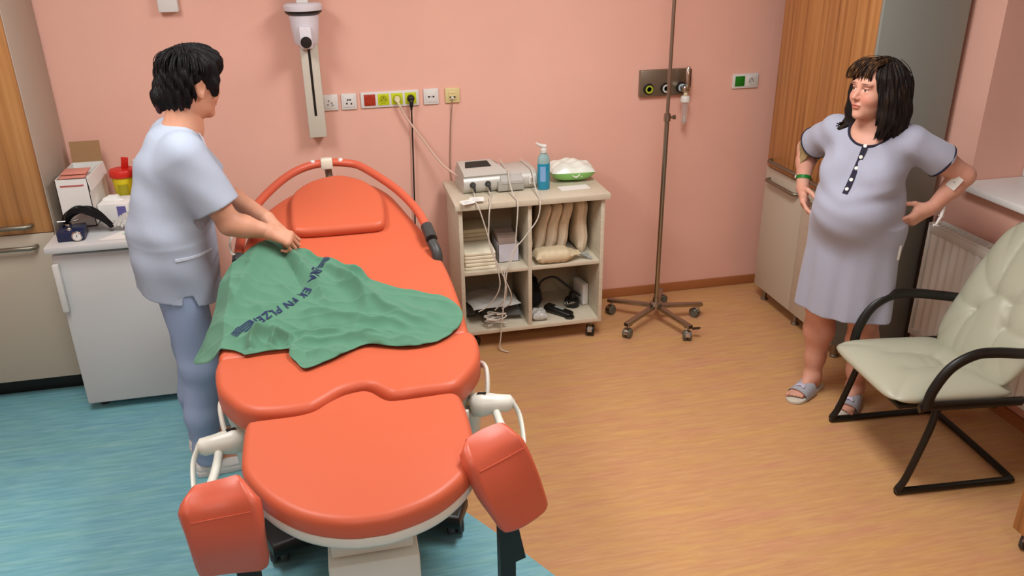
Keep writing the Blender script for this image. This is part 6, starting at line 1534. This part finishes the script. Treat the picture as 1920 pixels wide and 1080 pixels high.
# hair
GH = Field(HWf.b-0.30, HWf.b+0.22, 0.003)
hb = HWf.B
he = lambda c, r, k=0.02, op='u', G=None: (G or GH).el(HWf(*c), r, hb, k, op)
he((-0.020, 0, 0.030), (0.102, 0.086, 0.098))
he((-0.035, 0, -0.02), (0.085, 0.098, 0.11), 0.03)
for s in (-1, 1):
    GH.chain([HWf(0.015, s*0.070, 0.045), HWf(0.008, s*0.086, -0.03), HWf(0.002, s*0.088, -0.10), HWf(0.012, s*0.080, -0.165)], [0.034, 0.032, 0.034, 0.022], 0.03)
    GH.chain([HWf(-0.05, s*0.055, 0.0), HWf(-0.065, s*0.065, -0.08), HWf(-0.060, s*0.070, -0.15), HWf(-0.045, s*0.075, -0.19)], [0.05, 0.052, 0.045, 0.024], 0.03)
GH.chain([HWf(-0.07, 0, 0.0), HWf(-0.085, 0, -0.09), HWf(-0.075, 0, -0.17)], [0.055, 0.055, 0.03], 0.03)
GH.chain([HWf(0.01, -0.085, -0.12), HWf(0.03, -0.09, -0.165), HWf(0.062, -0.095, -0.178)], [0.022, 0.018, 0.008], 0.02)
# open the face
he((0.085, 0, -0.045), (0.075, 0.064, 0.105), 0.012, 's')
GH.el(HWf(0.03, 0, -0.12), (0.065, 0.050, 0.10), hb, 0.012, 's')
def hairw(X, Y, Z):
    q = [(X-HWf.b[0])*hb[i][0]+(Y-HWf.b[1])*hb[i][1]+(Z-HWf.b[2])*hb[i][2] for i in range(3)]
    a = np.arctan2(q[1], q[0]+0.03); return 0.0028*np.sin(26*a+4*np.sin(18*q[2]))+0.002*np.sin(49*a+25*q[2])
wrinkle(GH, hairw, HWf.b-0.3, HWf.b+0.22)
me, V = GH.mesh('hair', 1); hair = place(me, 'hair', M['hair_w'], woman, WO)
# strands: thin tapered locks over the mass give the outline its broken edge
def locks(name, m, parent, specs, origin, seed, r0=0.0045):
    rr_ = random.Random(seed); bm = bmesh.new()
    for P0, P1, P2, P3, n, spread in specs:
        for k in range(n):
            j = [np.array([rr_.gauss(0, spread) for _ in range(3)]) for _ in range(4)]
            pts = catmull([Vector(np.array(p)+j[0]*0.9+q*0.35-np.array(origin)) for p, q in zip((P0, P1, P2, P3), j)], 5); n_ = len(pts)
            tube(bm, pts, [r0*(0.5+0.7*math.sin(PI*min(1, (i+1)/n_*0.8+0.1)))*(1 if i < n_-1 else 0.15) for i in range(n_)], seg=5, flat=(1.4, 0.6))
    return obj(name, bm, m, parent, sharp=0)
sp = []
for s in (-1, 1):
    for d_ in np.linspace(-0.09, 0.02, 8):
        sp.append((HWf(d_*0.6-0.01, s*0.025, 0.098), HWf(d_*0.9, s*0.079, 0.05), HWf(d_, s*0.095, -0.07), HWf(d_+0.014, s*0.086, -0.185-0.01*abs(d_)), 20, 0.0065))
for l_ in np.linspace(-0.06, 0.06, 7):
    sp.append((HWf(-0.05, l_*0.6, 0.092), HWf(-0.108, l_, 0.04), HWf(-0.126, l_, -0.08), HWf(-0.105, l_*1.15, -0.195), 20, 0.008))
sp.append((HWf(0.02, -0.088, -0.09), HWf(0.03, -0.092, -0.145), HWf(0.050, -0.095, -0.158), HWf(0.078, -0.092, -0.158), 10, 0.006))
locks('hair_strands', M['hair_w'], hair, sp, WO, 3, 0.0018)
sp = []
for l_ in np.linspace(-0.070, 0.050, 12):
    sp.append((HWf(0.0, l_*0.55+0.01, 0.112), HWf(0.050, l_*0.8-0.002, 0.105), HWf(0.080, l_*0.92-0.010, 0.074), HWf(0.086-0.22*abs(l_+0.01), l_*1.08-0.020, 0.046-0.30*abs(l_+0.02)), 14, 0.0055))
locks('fringe', M['hair_f'], hair, sp, WO, 8, 0.0019)
# slippers
M['slip'] = mat('silver_grey_slipper', '#a4a7ae', 0.3, spec=0.6); M['sole'] = mat('pale_sole', '#c9c3b2', 0.7)
for s in (-1, 1):
    ank = W(-0.005-(0.025 if s > 0 else 0), s*0.098, 0.088); FT = Frame(ank, 216-s*-7)
    sl_ = bpy.data.objects.new('slipper', None); COL.objects.link(sl_); sl_.parent = woman
    outl = [(-0.085, 0.0), (-0.075, 0.028), (-0.03, 0.036), (0.04, 0.038), (0.11, 0.046), (0.155, 0.040), (0.178, 0.012), (0.178, -0.014), (0.155, -0.040), (0.11, -0.046), (0.04, -0.038), (-0.03, -0.036), (-0.075, -0.028)]
    bm = bmesh.new(); pad(bm, smooth_closed(outl, 4), 0.0, 0.018, r=0.006, seg=3, rb=0.003)
    R = Matrix(((FT.F[0], FT.L[0], 0, ank[0]-WO[0]), (FT.F[1], FT.L[1], 0, ank[1]-WO[1]), (0, 0, 1, 0.0005), (0, 0, 0, 1)))
    for v in bm.verts: v.co = R @ v.co
    obj('sole', bm, M['sole'], sl_)
    bm = bmesh.new(); rows = []
    for i in range(12):
        f = 0.035+0.090*i/11; hgt = 0.068-0.024*i/11; row = []
        for k in range(21):
            a = PI*k/20; row.append(bm.verts.new((f+0.010*math.sin(a)-0.006, -0.048*math.cos(a)*(1+0.06*i/11), 0.010+hgt*math.sin(a)**0.75)))
        rows.append(row)
    for A, B_ in zip(rows, rows[1:]):
        for k in range(20): bm.faces.new((A[k], A[k+1], B_[k+1], B_[k]))
    lo_ = {v: bm.verts.new(v.co+Vector((0, 0, 0.003))) for v in list(bm.verts)}
    for f in list(bm.faces): bm.faces.new([lo_[v] for v in f.verts][::-1])
    for row in (rows[0], rows[-1]):
        for k in range(20): bm.faces.new((row[k], row[k+1], lo_[row[k+1]], lo_[row[k]]))
    for v in bm.verts: v.co = R @ v.co
    obj('upper', bm, M['slip'], sl_)
    bm = bmesh.new(); tube(bm, [(0.105, -0.02, 0.064), (0.10, 0.0, 0.071), (0.105, 0.02, 0.064)], 0.006); tube(bm, [(0.085, -0.015, 0.066), (0.085, 0.015, 0.066)], 0.004)
    for v in bm.verts: v.co = R @ v.co
    obj('strap_bow', bm, mat('bow_silver', '#c6bfd2', 0.25, 0.2), sl_)
# cannula dressing on her left forearm, green band on the right wrist
b, w_ = elbow[1], wrist[1]; ax = unit(w_-b)
outw = unit(-np.array(W.L)*0+W.F*1.0+np.array((0, -0.35, 0.25)))
sd = unit(W.F*0.5+np.array((0, -0.3, 0.6))-ax*np.dot(ax, W.F*0.5+np.array((0, -0.3, 0.6))))
c = b-unit(b-shd[1])*0.015+sd*0.0
p0 = BW.hit(b+ax*0.02, sd, 0.12); p1 = BW.hit(b+ax*0.075, sd, 0.12); pm = BW.hit(b+ax*0.048, sd, 0.12)
ribbon('dressing', [p0, pm, p1], [sd, sd, sd], 0.042, 0.003, mat('dressing_tape', '#c9c4bb', 0.6), woman, WO)
q = BW.hit(b+ax*0.10, np.array((0, 0, -1.0)), 0.1)
bm = bmesh.new(); o_ = np.array(WO); tube(bm, catmull([Vector(p-o_) for p in (pm+sd*0.004, BW.hit(b+ax*0.05, unit(np.cross(ax, sd)), 0.1)+np.array((0, -0.003, 0)), q+np.array((-0.004, -0.01, -0.005)))], 6), 0.0022); dr = obj('cannula_line', bm, mat('cannula_blue_grey', '#6d7686', 0.4), woman)
bm = bmesh.new(); q2 = q+np.array((-0.035, -0.02, -0.075)); tube(bm, [Vector(p-o_) for p in (q+np.array((0.0, -0.008, 0.0)), q*0.5+q2*0.5+np.array((0, -0.01, 0)), q2)], [0.0065, 0.0075, 0.004], seg=10); tube(bm, [Vector(q2-o_+np.array((-0.010, 0, 0))), Vector(q2-o_+np.array((0.010, 0, -0.004)))], 0.005); mid_ = q*0.5+q2*0.5+np.array((0, -0.01, 0)); tube(bm, [Vector(mid_-o_+np.array((-0.012, 0, 0.004))), Vector(mid_-o_+np.array((0.012, 0, -0.004)))], 0.003); obj('cannula_cap', bm, M['white'], dr)
b, w_ = elbow[-1], wrist[-1]; ax = unit(w_-b); h1 = unit(np.cross(ax, (0, 0, 1))); h2 = np.cross(ax, h1); c = w_-ax*0.045
bm = bmesh.new(); vs = []
r1_, r2_ = [], []
for k in range(28):
    a = 2*PI*k/28; d = h1*math.cos(a)+h2*math.sin(a); rr_ = np.linalg.norm(BW.hit(c, d, 0.08, 80)-c)+0.0015
    r1_.append(bm.verts.new(Vector(c-ax*0.008+d*rr_-o_))); r2_.append(bm.verts.new(Vector(c+ax*0.008+d*rr_-o_)))
for k in range(28): bm.faces.new((r1_[k], r1_[(k+1) % 28], r2_[(k+1) % 28], r2_[k]))
bmesh.ops.solidify(bm, geom=bm.faces[:], thickness=-0.0015); wb = obj('wristband', bm, mat('green_band', '#2f9a3c', 0.4), woman)
bm = bmesh.new(); cc = Vector(BW.hit(c, unit(-np.array(W.L)*0.2-W.L*0.8-W.F*0.0), 0.08, 80)-o_); box(bm, cc.x-0.008, cc.x+0.004, cc.y-0.004, cc.y+0.006, cc.z-0.007, cc.z+0.007, 0.003); obj('clasp', bm, M['white'], wb)
# skin-coloured dressing at the edge of the right sleeve
a, b = shd[-1], elbow[-1]; ax = unit(b-a); c = a+ax*0.17; h1 = unit(np.cross(ax, (0, 0, 1))); h2 = np.cross(ax, h1); bm = bmesh.new(); r1_, r2_ = [], []
for k in range(28):
    an = 2*PI*k/28; d = h1*math.cos(an)+h2*math.sin(an)
    for ring, t in ((r1_, -0.035), (r2_, 0.035)):
        cc = c+ax*t; ring.append(bm.verts.new(Vector(cc+d*(np.linalg.norm(BW.hit(cc, d, 0.1, 80)-cc)+0.001)-o_)))
for k in range(28): bm.faces.new((r1_[k], r1_[(k+1) % 28], r2_[(k+1) % 28], r2_[k]))
bmesh.ops.solidify(bm, geom=bm.faces[:], thickness=-0.0012); obj('elastic_bandage', bm, mat('beige_bandage', '#cdb584', 0.8), woman)

# ================================================================== nurse
NO = (-0.62, -1.18, 0.0)
N = Frame(NO, 15)
nurse = thing('person', 'standing person in white-blue tunic and blue trousers with short black hair, lifting the green drape', 'person', NO)
NB_ = N.B
el = lambda G, c, r, k=0.05, op='u': G.el(N(*c), r, NB_, k, op)
TN_ = Field((-1.12, -1.75, 0.66), (0.12, -0.72, 1.56), HH)
el(TN_, (-0.030, 0, 0.94), (0.150, 0.182, 0.20)); el(TN_, (-0.018, 0, 1.08), (0.148, 0.176, 0.20), 0.08); el(TN_, (0.022, 0, 1.25), (0.140, 0.178, 0.165))
TN_.rc(N(0.045, -0.125, 1.372), N(0.045, 0.125, 1.372), 0.062, 0.062, 0.07); TN_.rc(N(0.05, 0, 1.37), N(0.085, 0, 1.43), 0.085, 0.062, 0.05)
for s in (-1, 1): el(TN_, (0.115, s*0.075, 1.20), (0.07, 0.078, 0.08), 0.06)
skirt(TN_, N, 0.76, 1.00, (0.162, 0.192), (0.122, 0.158), -0.032, -0.03, 0.05, lambda a, t: 0.005*(1-t)*np.sin(6*a+0.5))
shn = {-1: N(0.055, -0.165, 1.355), 1: N(0.055, 0.165, 1.355)}
HR = np.array((-0.250, -1.300, 1.015))          # right hand grips here
eln = {-1: N(0.165, -0.215, 1.105), 1: N(0.20, 0.205, 1.115)}
wrn = {-1: np.array((-0.276, -1.335, 1.060)), 1: np.array((-0.285, -1.19, 1.065))}
TBN = TN_.copy(); slv = {}
for s in (-1, 1):
    a, b = shn[s], eln[s]; d = unit(b-a); e_ = a+d*0.205; slv[s] = (e_, d)
    TN_.rc(a, e_+d*0.03, 0.078, 0.080, 0.06)
    sl, X, Y, Z = TN_.region(e_-0.17, e_+0.17); pl = (X-e_[0])*d[0]+(Y-e_[1])*d[1]+(Z-e_[2])*d[2]
    near = ((X-e_[0]-d[0]*0.04)**2+(Y-e_[1]-d[1]*0.04)**2+(Z-e_[2]-d[2]*0.04)**2) < 0.115**2
    TN_.F[sl] = np.where(near & (pl > -0.002), np.maximum(TN_.F[sl], np.where(TBN.F[sl] < 0.0, np.minimum(pl, 0*pl-0.001) if False else np.minimum(pl, TBN.F[sl]), pl)), TN_.F[sl])
tun = TN_.copy()
def wrn_f(X, Y, Z):
    f = (X-NO[0])*N.F[0]+(Y-NO[1])*N.F[1]; l = (X-NO[0])*N.L[0]+(Y-NO[1])*N.L[1]
    g1 = np.exp(-((Z-1.05)/0.10)**2); g2 = np.exp(-((Z-1.30)/0.09)**2); g3 = np.clip((0.92-Z)/0.12, 0, 1)
    return 0.0045*g1*np.sin(42*Z+14*f+8*l)*np.clip((0.05-f)/0.1, 0, 1)+0.0038*g2*np.sin(34*f+30*Z+10*l)+0.0035*g3*np.sin(26*f+22*l+8*Z)+0.002*np.sin(31*f+22*Z-17*l)
wrinkle(tun, wrn_f, (-1.12, -1.75, 0.66), (0.12, -0.72, 1.5))
# neck opening: round at the back, V in front
tun.rc(N(0.075, 0, 1.40), N(0.11, 0, 1.52), 0.066, 0.075, 0.0, 's'); tun.rc(N(0.14, 0, 1.46), N(0.20, 0, 1.30), 0.055, 0.010, 0.01, 's')
# side slits
for s in (-1, 1):
    sl, X, Y, Z = tun.region(N(-0.03, s*0.21, 0.66)-0.09, N(-0.03, s*0.21, 0.66)+0.17)
    f = (X-NO[0])*N.F[0]+(Y-NO[1])*N.F[1]; l = ((X-NO[0])*N.L[0]+(Y-NO[1])*N.L[1])*s
    dd = np.maximum(np.abs(f+0.02)-np.clip((0.885-Z)*0.30, 0, 0.03), 0.10-l); dd = np.maximum(dd, Z-0.885); tun.F[sl] = np.maximum(tun.F[sl], -dd)
sl, X, Y, Z = tun.region((-1.12, -1.75, 0.66), (0.12, -0.72, 0.86)); A_ = tun.F[sl].copy(); tun.F[sl] = np.where(Z < 0.89, np.maximum(A_, -np.maximum(TBN.F[sl]+0.008, Z-0.89)), A_)
sl, X, Y, Z = tun.region((-1.12, -1.75, 0.66), (0.12, -0.72, 0.90)); f = (X-NO[0])*N.F[0]+(Y-NO[1])*N.F[1]; tun.F[sl] = np.maximum(tun.F[sl], (0.790-0.22*f)-Z)
me, V = tun.mesh('tunic', 2)
M['tunic'] = mat('white_blue_cotton', (0.415, 0.475, 0.57), 0.9, bump=0.5, bscale=600, spec=0.2)
place(me, 'tunic', M['tunic'], nurse, NO)
# trousers
TR = Field((-1.0, -1.6, 0.02), (-0.25, -0.75, 1.0), HH)
TR.el(N(-0.03, 0, 0.88), (0.115, 0.140, 0.10), NB_, 0.03)
for s in (-1, 1):
    TR.chain([N(-0.035, s*0.085, 0.84), N(-0.015, s*0.095, 0.50), N(-0.045, s*0.10, 0.28), N(-0.05, s*0.10, 0.085)], [0.092, 0.072, 0.064, 0.058], 0.03)
def wt(X, Y, Z):
    f = (X-NO[0])*N.F[0]+(Y-NO[1])*N.F[1]; l = (X-NO[0])*N.L[0]+(Y-NO[1])*N.L[1]
    return 0.005*np.sin(24*Z+18*f)*np.exp(-((Z-0.5)/0.12)**2)+0.004*np.sin(55*Z+20*l)*np.exp(-((Z-0.14)/0.08)**2)+0.003*np.sin(40*f+6*Z)
wrinkle(TR, wt, (-1.0, -1.6, 0.05), (-0.25, -0.75, 0.95))
sl, X, Y, Z = TR.region((-1.0, -1.6, 0.0), (-0.25, -0.75, 0.12)); TR.F[sl] = np.maximum(TR.F[sl], 0.062-Z)
me, V = TR.mesh('trousers', 2); place(me, 'trousers', mat('light_blue_cotton', (0.33, 0.42, 0.60), 0.9, bump=0.4, bscale=600, spec=0.2), nurse, NO)
# body
BN = Field((-1.12, -1.75, 0.0), (0.12, -0.72, 1.80), HH)
off = np.round((TBN.lo-BN.lo)/HH).astype(int); BN.lo = TBN.lo-off*HH; n_ = TBN.n
BN.F[off[0]:off[0]+n_[0], off[1]:off[1]+n_[1], off[2]:off[2]+n_[2]] = (TBN.F+0.012)[:BN.n[0]-off[0], :BN.n[1]-off[1], :BN.n[2]-off[2]]
sl, X, Y, Z = BN.region((-1.12, -1.75, 0.6), (0.12, -0.72, 0.90)); BN.F[sl] = np.where(Z < 0.93, 0.25, BN.F[sl])
for s in (-1, 1):
    BN.chain([N(-0.035, s*0.085, 0.90), N(-0.02, s*0.095, 0.50), N(-0.05, s*0.10, 0.28), N(-0.055, s*0.10, 0.08)], [0.085, 0.055, 0.048, 0.034], 0.03)
    BN.rc(N(-0.06, s*0.10, 0.06), N(0.09, s*0.11, 0.035), 0.034, 0.024, 0.02)
    a, b, w_ = shn[s], eln[s], wrn[s]
    BN.chain([a, a+(b-a)*0.5, b], [0.058, 0.052, 0.041], 0.03); BN.chain([b, b+(w_-b)*0.35, w_], [0.043, 0.041, 0.027], 0.02)
grip = [(0.60, 1.05, 0.75), (0.68, 1.1, 0.8), (0.76, 1.15, 0.8), (0.85, 1.2, 0.8)]
GR_ = fine_hand(wrn[-1], eln[-1], 0.027); GL_ = fine_hand(wrn[1], eln[1], 0.027)
add_hand(GR_, wrn[-1], np.array((0.90, -0.06, -0.42)), np.array((-0.42, 0.50, -0.75)), grip, [(0.75, 0.30, 0.7), (0.6, -0.2, 0.75), (0.45, -0.5, 0.6)], side=1, size=0.95, spread=1.3)
add_hand(GL_, wrn[1], np.array((0.70, -0.30, -0.65)), np.array((-0.40, -0.45, -0.80)), grip, [(0.75, 0.35, 0.6), (0.8, -0.25, 0.5), (0.6, -0.6, 0.3)], side=-1, size=0.95)
HN = Frame(N(0.132, 0.0, 1.582), 37, pitch=8)
BN.chain([N(0.055, 0, 1.37), N(0.085, 0, 1.43), HN(-0.025, 0, -0.05)], [0.075, 0.060, 0.058], 0.035)
GHd = Field(HN.b-0.16, HN.b+0.15, 0.0022); GHd.rc(N(0.085, 0, 1.43), HN(-0.025, 0, -0.05), 0.060, 0.058, 0.02)
P = add_head(GHd, HN, 1.0)
me, V = join_arrays('body', [BN.mesh(None, 2), GR_.mesh(None, 2), GL_.mesh(None, 2), GHd.mesh(None, 2)]); tint(me, V, face_spots(P, HN.B, 1.0)); place(me, 'body', M['skin_n'], nurse, NO)
# shoes
for s in (-1, 1):
    FT = Frame(N(-0.055, s*0.10, 0.0), 15-s*-4); bm = bmesh.new()
    outl = [(-0.055, 0.0), (-0.045, 0.030), (0.02, 0.036), (0.10, 0.044), (0.17, 0.038), (0.198, 0.0), (0.17, -0.038), (0.10, -0.044), (0.02, -0.036), (-0.045, -0.030)]
    vs = pad(bm, smooth_closed(outl, 4), 0.0005, 0.03, r=0.008, seg=3, rb=0.004)
    up = pad(bm, [(x*0.97+0.001, y*0.96) for x, y in smooth_closed(outl, 4)], 0.028, 0.075, r=0.035, seg=6, rb=0.002, mi=1)
    for v in up:
        if v.co.z > 0.04: v.co.z -= 0.022*max(0, min(1, (v.co.x-0.05)/0.1))
    R = Matrix(((FT.F[0], FT.L[0], 0, FT.b[0]-NO[0]), (FT.F[1], FT.L[1], 0, FT.b[1]-NO[1]), (0, 0, 1, 0), (0, 0, 0, 1)))
    for v in bm.verts: v.co = R @ v.co
    obj('shoe', bm, [M['white'], M['paper']], nurse)
# hair: cropped at the nape, full on top
GN = Field(HN.b-0.24, HN.b+0.24, 0.003); hb = HN.B
hn = lambda c, r, k=0.02, op='u': GN.el(HN(*c), r, hb, k, op)
hn((-0.010, 0, 0.045), (0.102, 0.088, 0.094)); hn((-0.036, 0, 0.030), (0.076, 0.084, 0.082), 0.03); hn((-0.048, 0, -0.040), (0.056, 0.068, 0.055), 0.03)
GN.chain([HN(-0.06, 0.045, 0.0), HN(-0.078, 0.062, -0.05), HN(-0.082, 0.070, -0.085)], [0.04, 0.032, 0.016], 0.03)
hn((0.045, 0.0, 0.085), (0.070, 0.085, 0.055), 0.03)
for s in (-1, 1):
    GN.chain([HN(0.03, s*0.075, 0.07), HN(0.050, s*0.078, 0.02), HN(0.052, s*0.074, -0.025)], [0.024, 0.018, 0.006], 0.015)
    hn((0.0, s*0.088, -0.014), (0.026, 0.024, 0.036), 0.006, 's')
hn((0.105, 0, -0.02), (0.060, 0.066, 0.070), 0.010, 's')
hn((0.03, 0, -0.11), (0.07, 0.10, 0.075), 0.012, 's')
def hairn(X, Y, Z):
    q = [(X-HN.b[0])*hb[i][0]+(Y-HN.b[1])*hb[i][1]+(Z-HN.b[2])*hb[i][2] for i in range(3)]
    a = np.arctan2(q[1], q[0]+0.02); return 0.004*np.sin(15*a+5*np.sin(24*q[2]))+0.003*np.sin(33*a+40*q[2])+0.003*np.sin(60*q[0]+50*q[1]+30*q[2])
wrinkle(GN, hairn, HN.b-0.24, HN.b+0.24)
me, V = GN.mesh('hair', 1); hair = place(me, 'hair', M['hair_n'], nurse, NO)
sp = []
for a in np.linspace(0, 2*PI, 26)[:-1]:
    ca, sa = math.cos(a), math.sin(a); dn = 0.02 if ca > 0.3 else -0.075 if ca < -0.3 else 0.03
    sp.append((HN(-0.015+0.03*ca, 0.03*sa, 0.108), HN(-0.012+0.074*ca, 0.066*sa, 0.104), HN(-0.012+0.100*ca, 0.088*sa, 0.060), HN(-0.014+(0.094 if ca > -0.3 else 0.070)*ca, (0.080 if ca > -0.3 else 0.066)*sa, dn+0.012), 24, 0.006))
locks('hair_strands', M['hair_n'], hair, sp, NO, 5, 0.0019)
bm = bmesh.new(); c = Vector(HN(-0.085, 0.075, -0.085)-np.array(NO)); bmesh.ops.create_uvsphere(bm, u_segments=16, v_segments=10, radius=0.022)
for v in bm.verts: v.co = Vector((v.co.x*0.6, v.co.y*0.8, v.co.z*1.3))+c
obj('hair_tuft', bm, mat('plum_hair', '#3a1c26', 0.5), hair)
# collar edge, pocket, name badge and pen
M['tun_edge'] = mat('tunic_edge', (0.60, 0.66, 0.76), 0.9)
on = np.array(NO)
pc = []
for u in np.linspace(0, 1, 10):
    f_, z_ = -0.02+0.13*u, 0.99; pc.append(TN_.hit(N(f_*0.6, 0, z_), unit(-N.L+N.F*(f_-0.03)*3.2), 0.4))
pn = [unit(-N.L+N.F*(0.13*u-0.05)*3) for u in np.linspace(0, 1, 10)]
ribbon('pocket_edge', pc, pn, 0.010, 0.0035, M['tun_edge'], nurse, NO)
for s in (-1, 1):
    vv = [N(0.10, s*0.058, 1.452), N(0.138, s*0.048, 1.415), N(0.165, s*0.028, 1.36), N(0.178, s*0.006, 1.305)]
    q = []
    for p in vv: q.append(TN_.hit(np.array(N(0.03, s*0.03, p[2]-0.03)), unit(p-np.array(N(0.03, s*0.03, p[2]-0.03))), 0.3))
    ribbon('collar_edge', q, [unit(N.F+s*0.5*N.L+np.array((0, 0, 0.5)))]*4, 0.026, 0.003, M['tun_edge'], nurse, NO)
bp_ = TN_.hit(N(0.05, -0.075, 1.285), N.F, 0.3)-on; bm = bmesh.new(); vs = box(bm, -0.003, 0.003, -0.012, 0.012, -0.022, 0.022, 0.002); xform(bm, vs, Matrix.Translation(bp_+N.F*0.004) @ Matrix.Rotation(math.radians(15), 4, 'Z') @ Matrix.Rotation(math.radians(-25), 4, 'Y')); bd = obj('badge', bm, M['dgrey'], nurse)
bp_ = TN_.hit(N(0.05, -0.085, 1.225), N.F, 0.3)-on; bm = bmesh.new(); vs = lathe(bm, [(0.010, -0.004), (0.012, 0.0), (0.011, 0.005), (0.006, 0.007)], 18, axis='x'); xform(bm, vs, Matrix.Translation(bp_+N.F*0.006) @ Matrix.Rotation(math.radians(15), 4, 'Z')); obj('watch_fob', bm, M['chrome'], nurse)
bpy.context.view_layer.update()
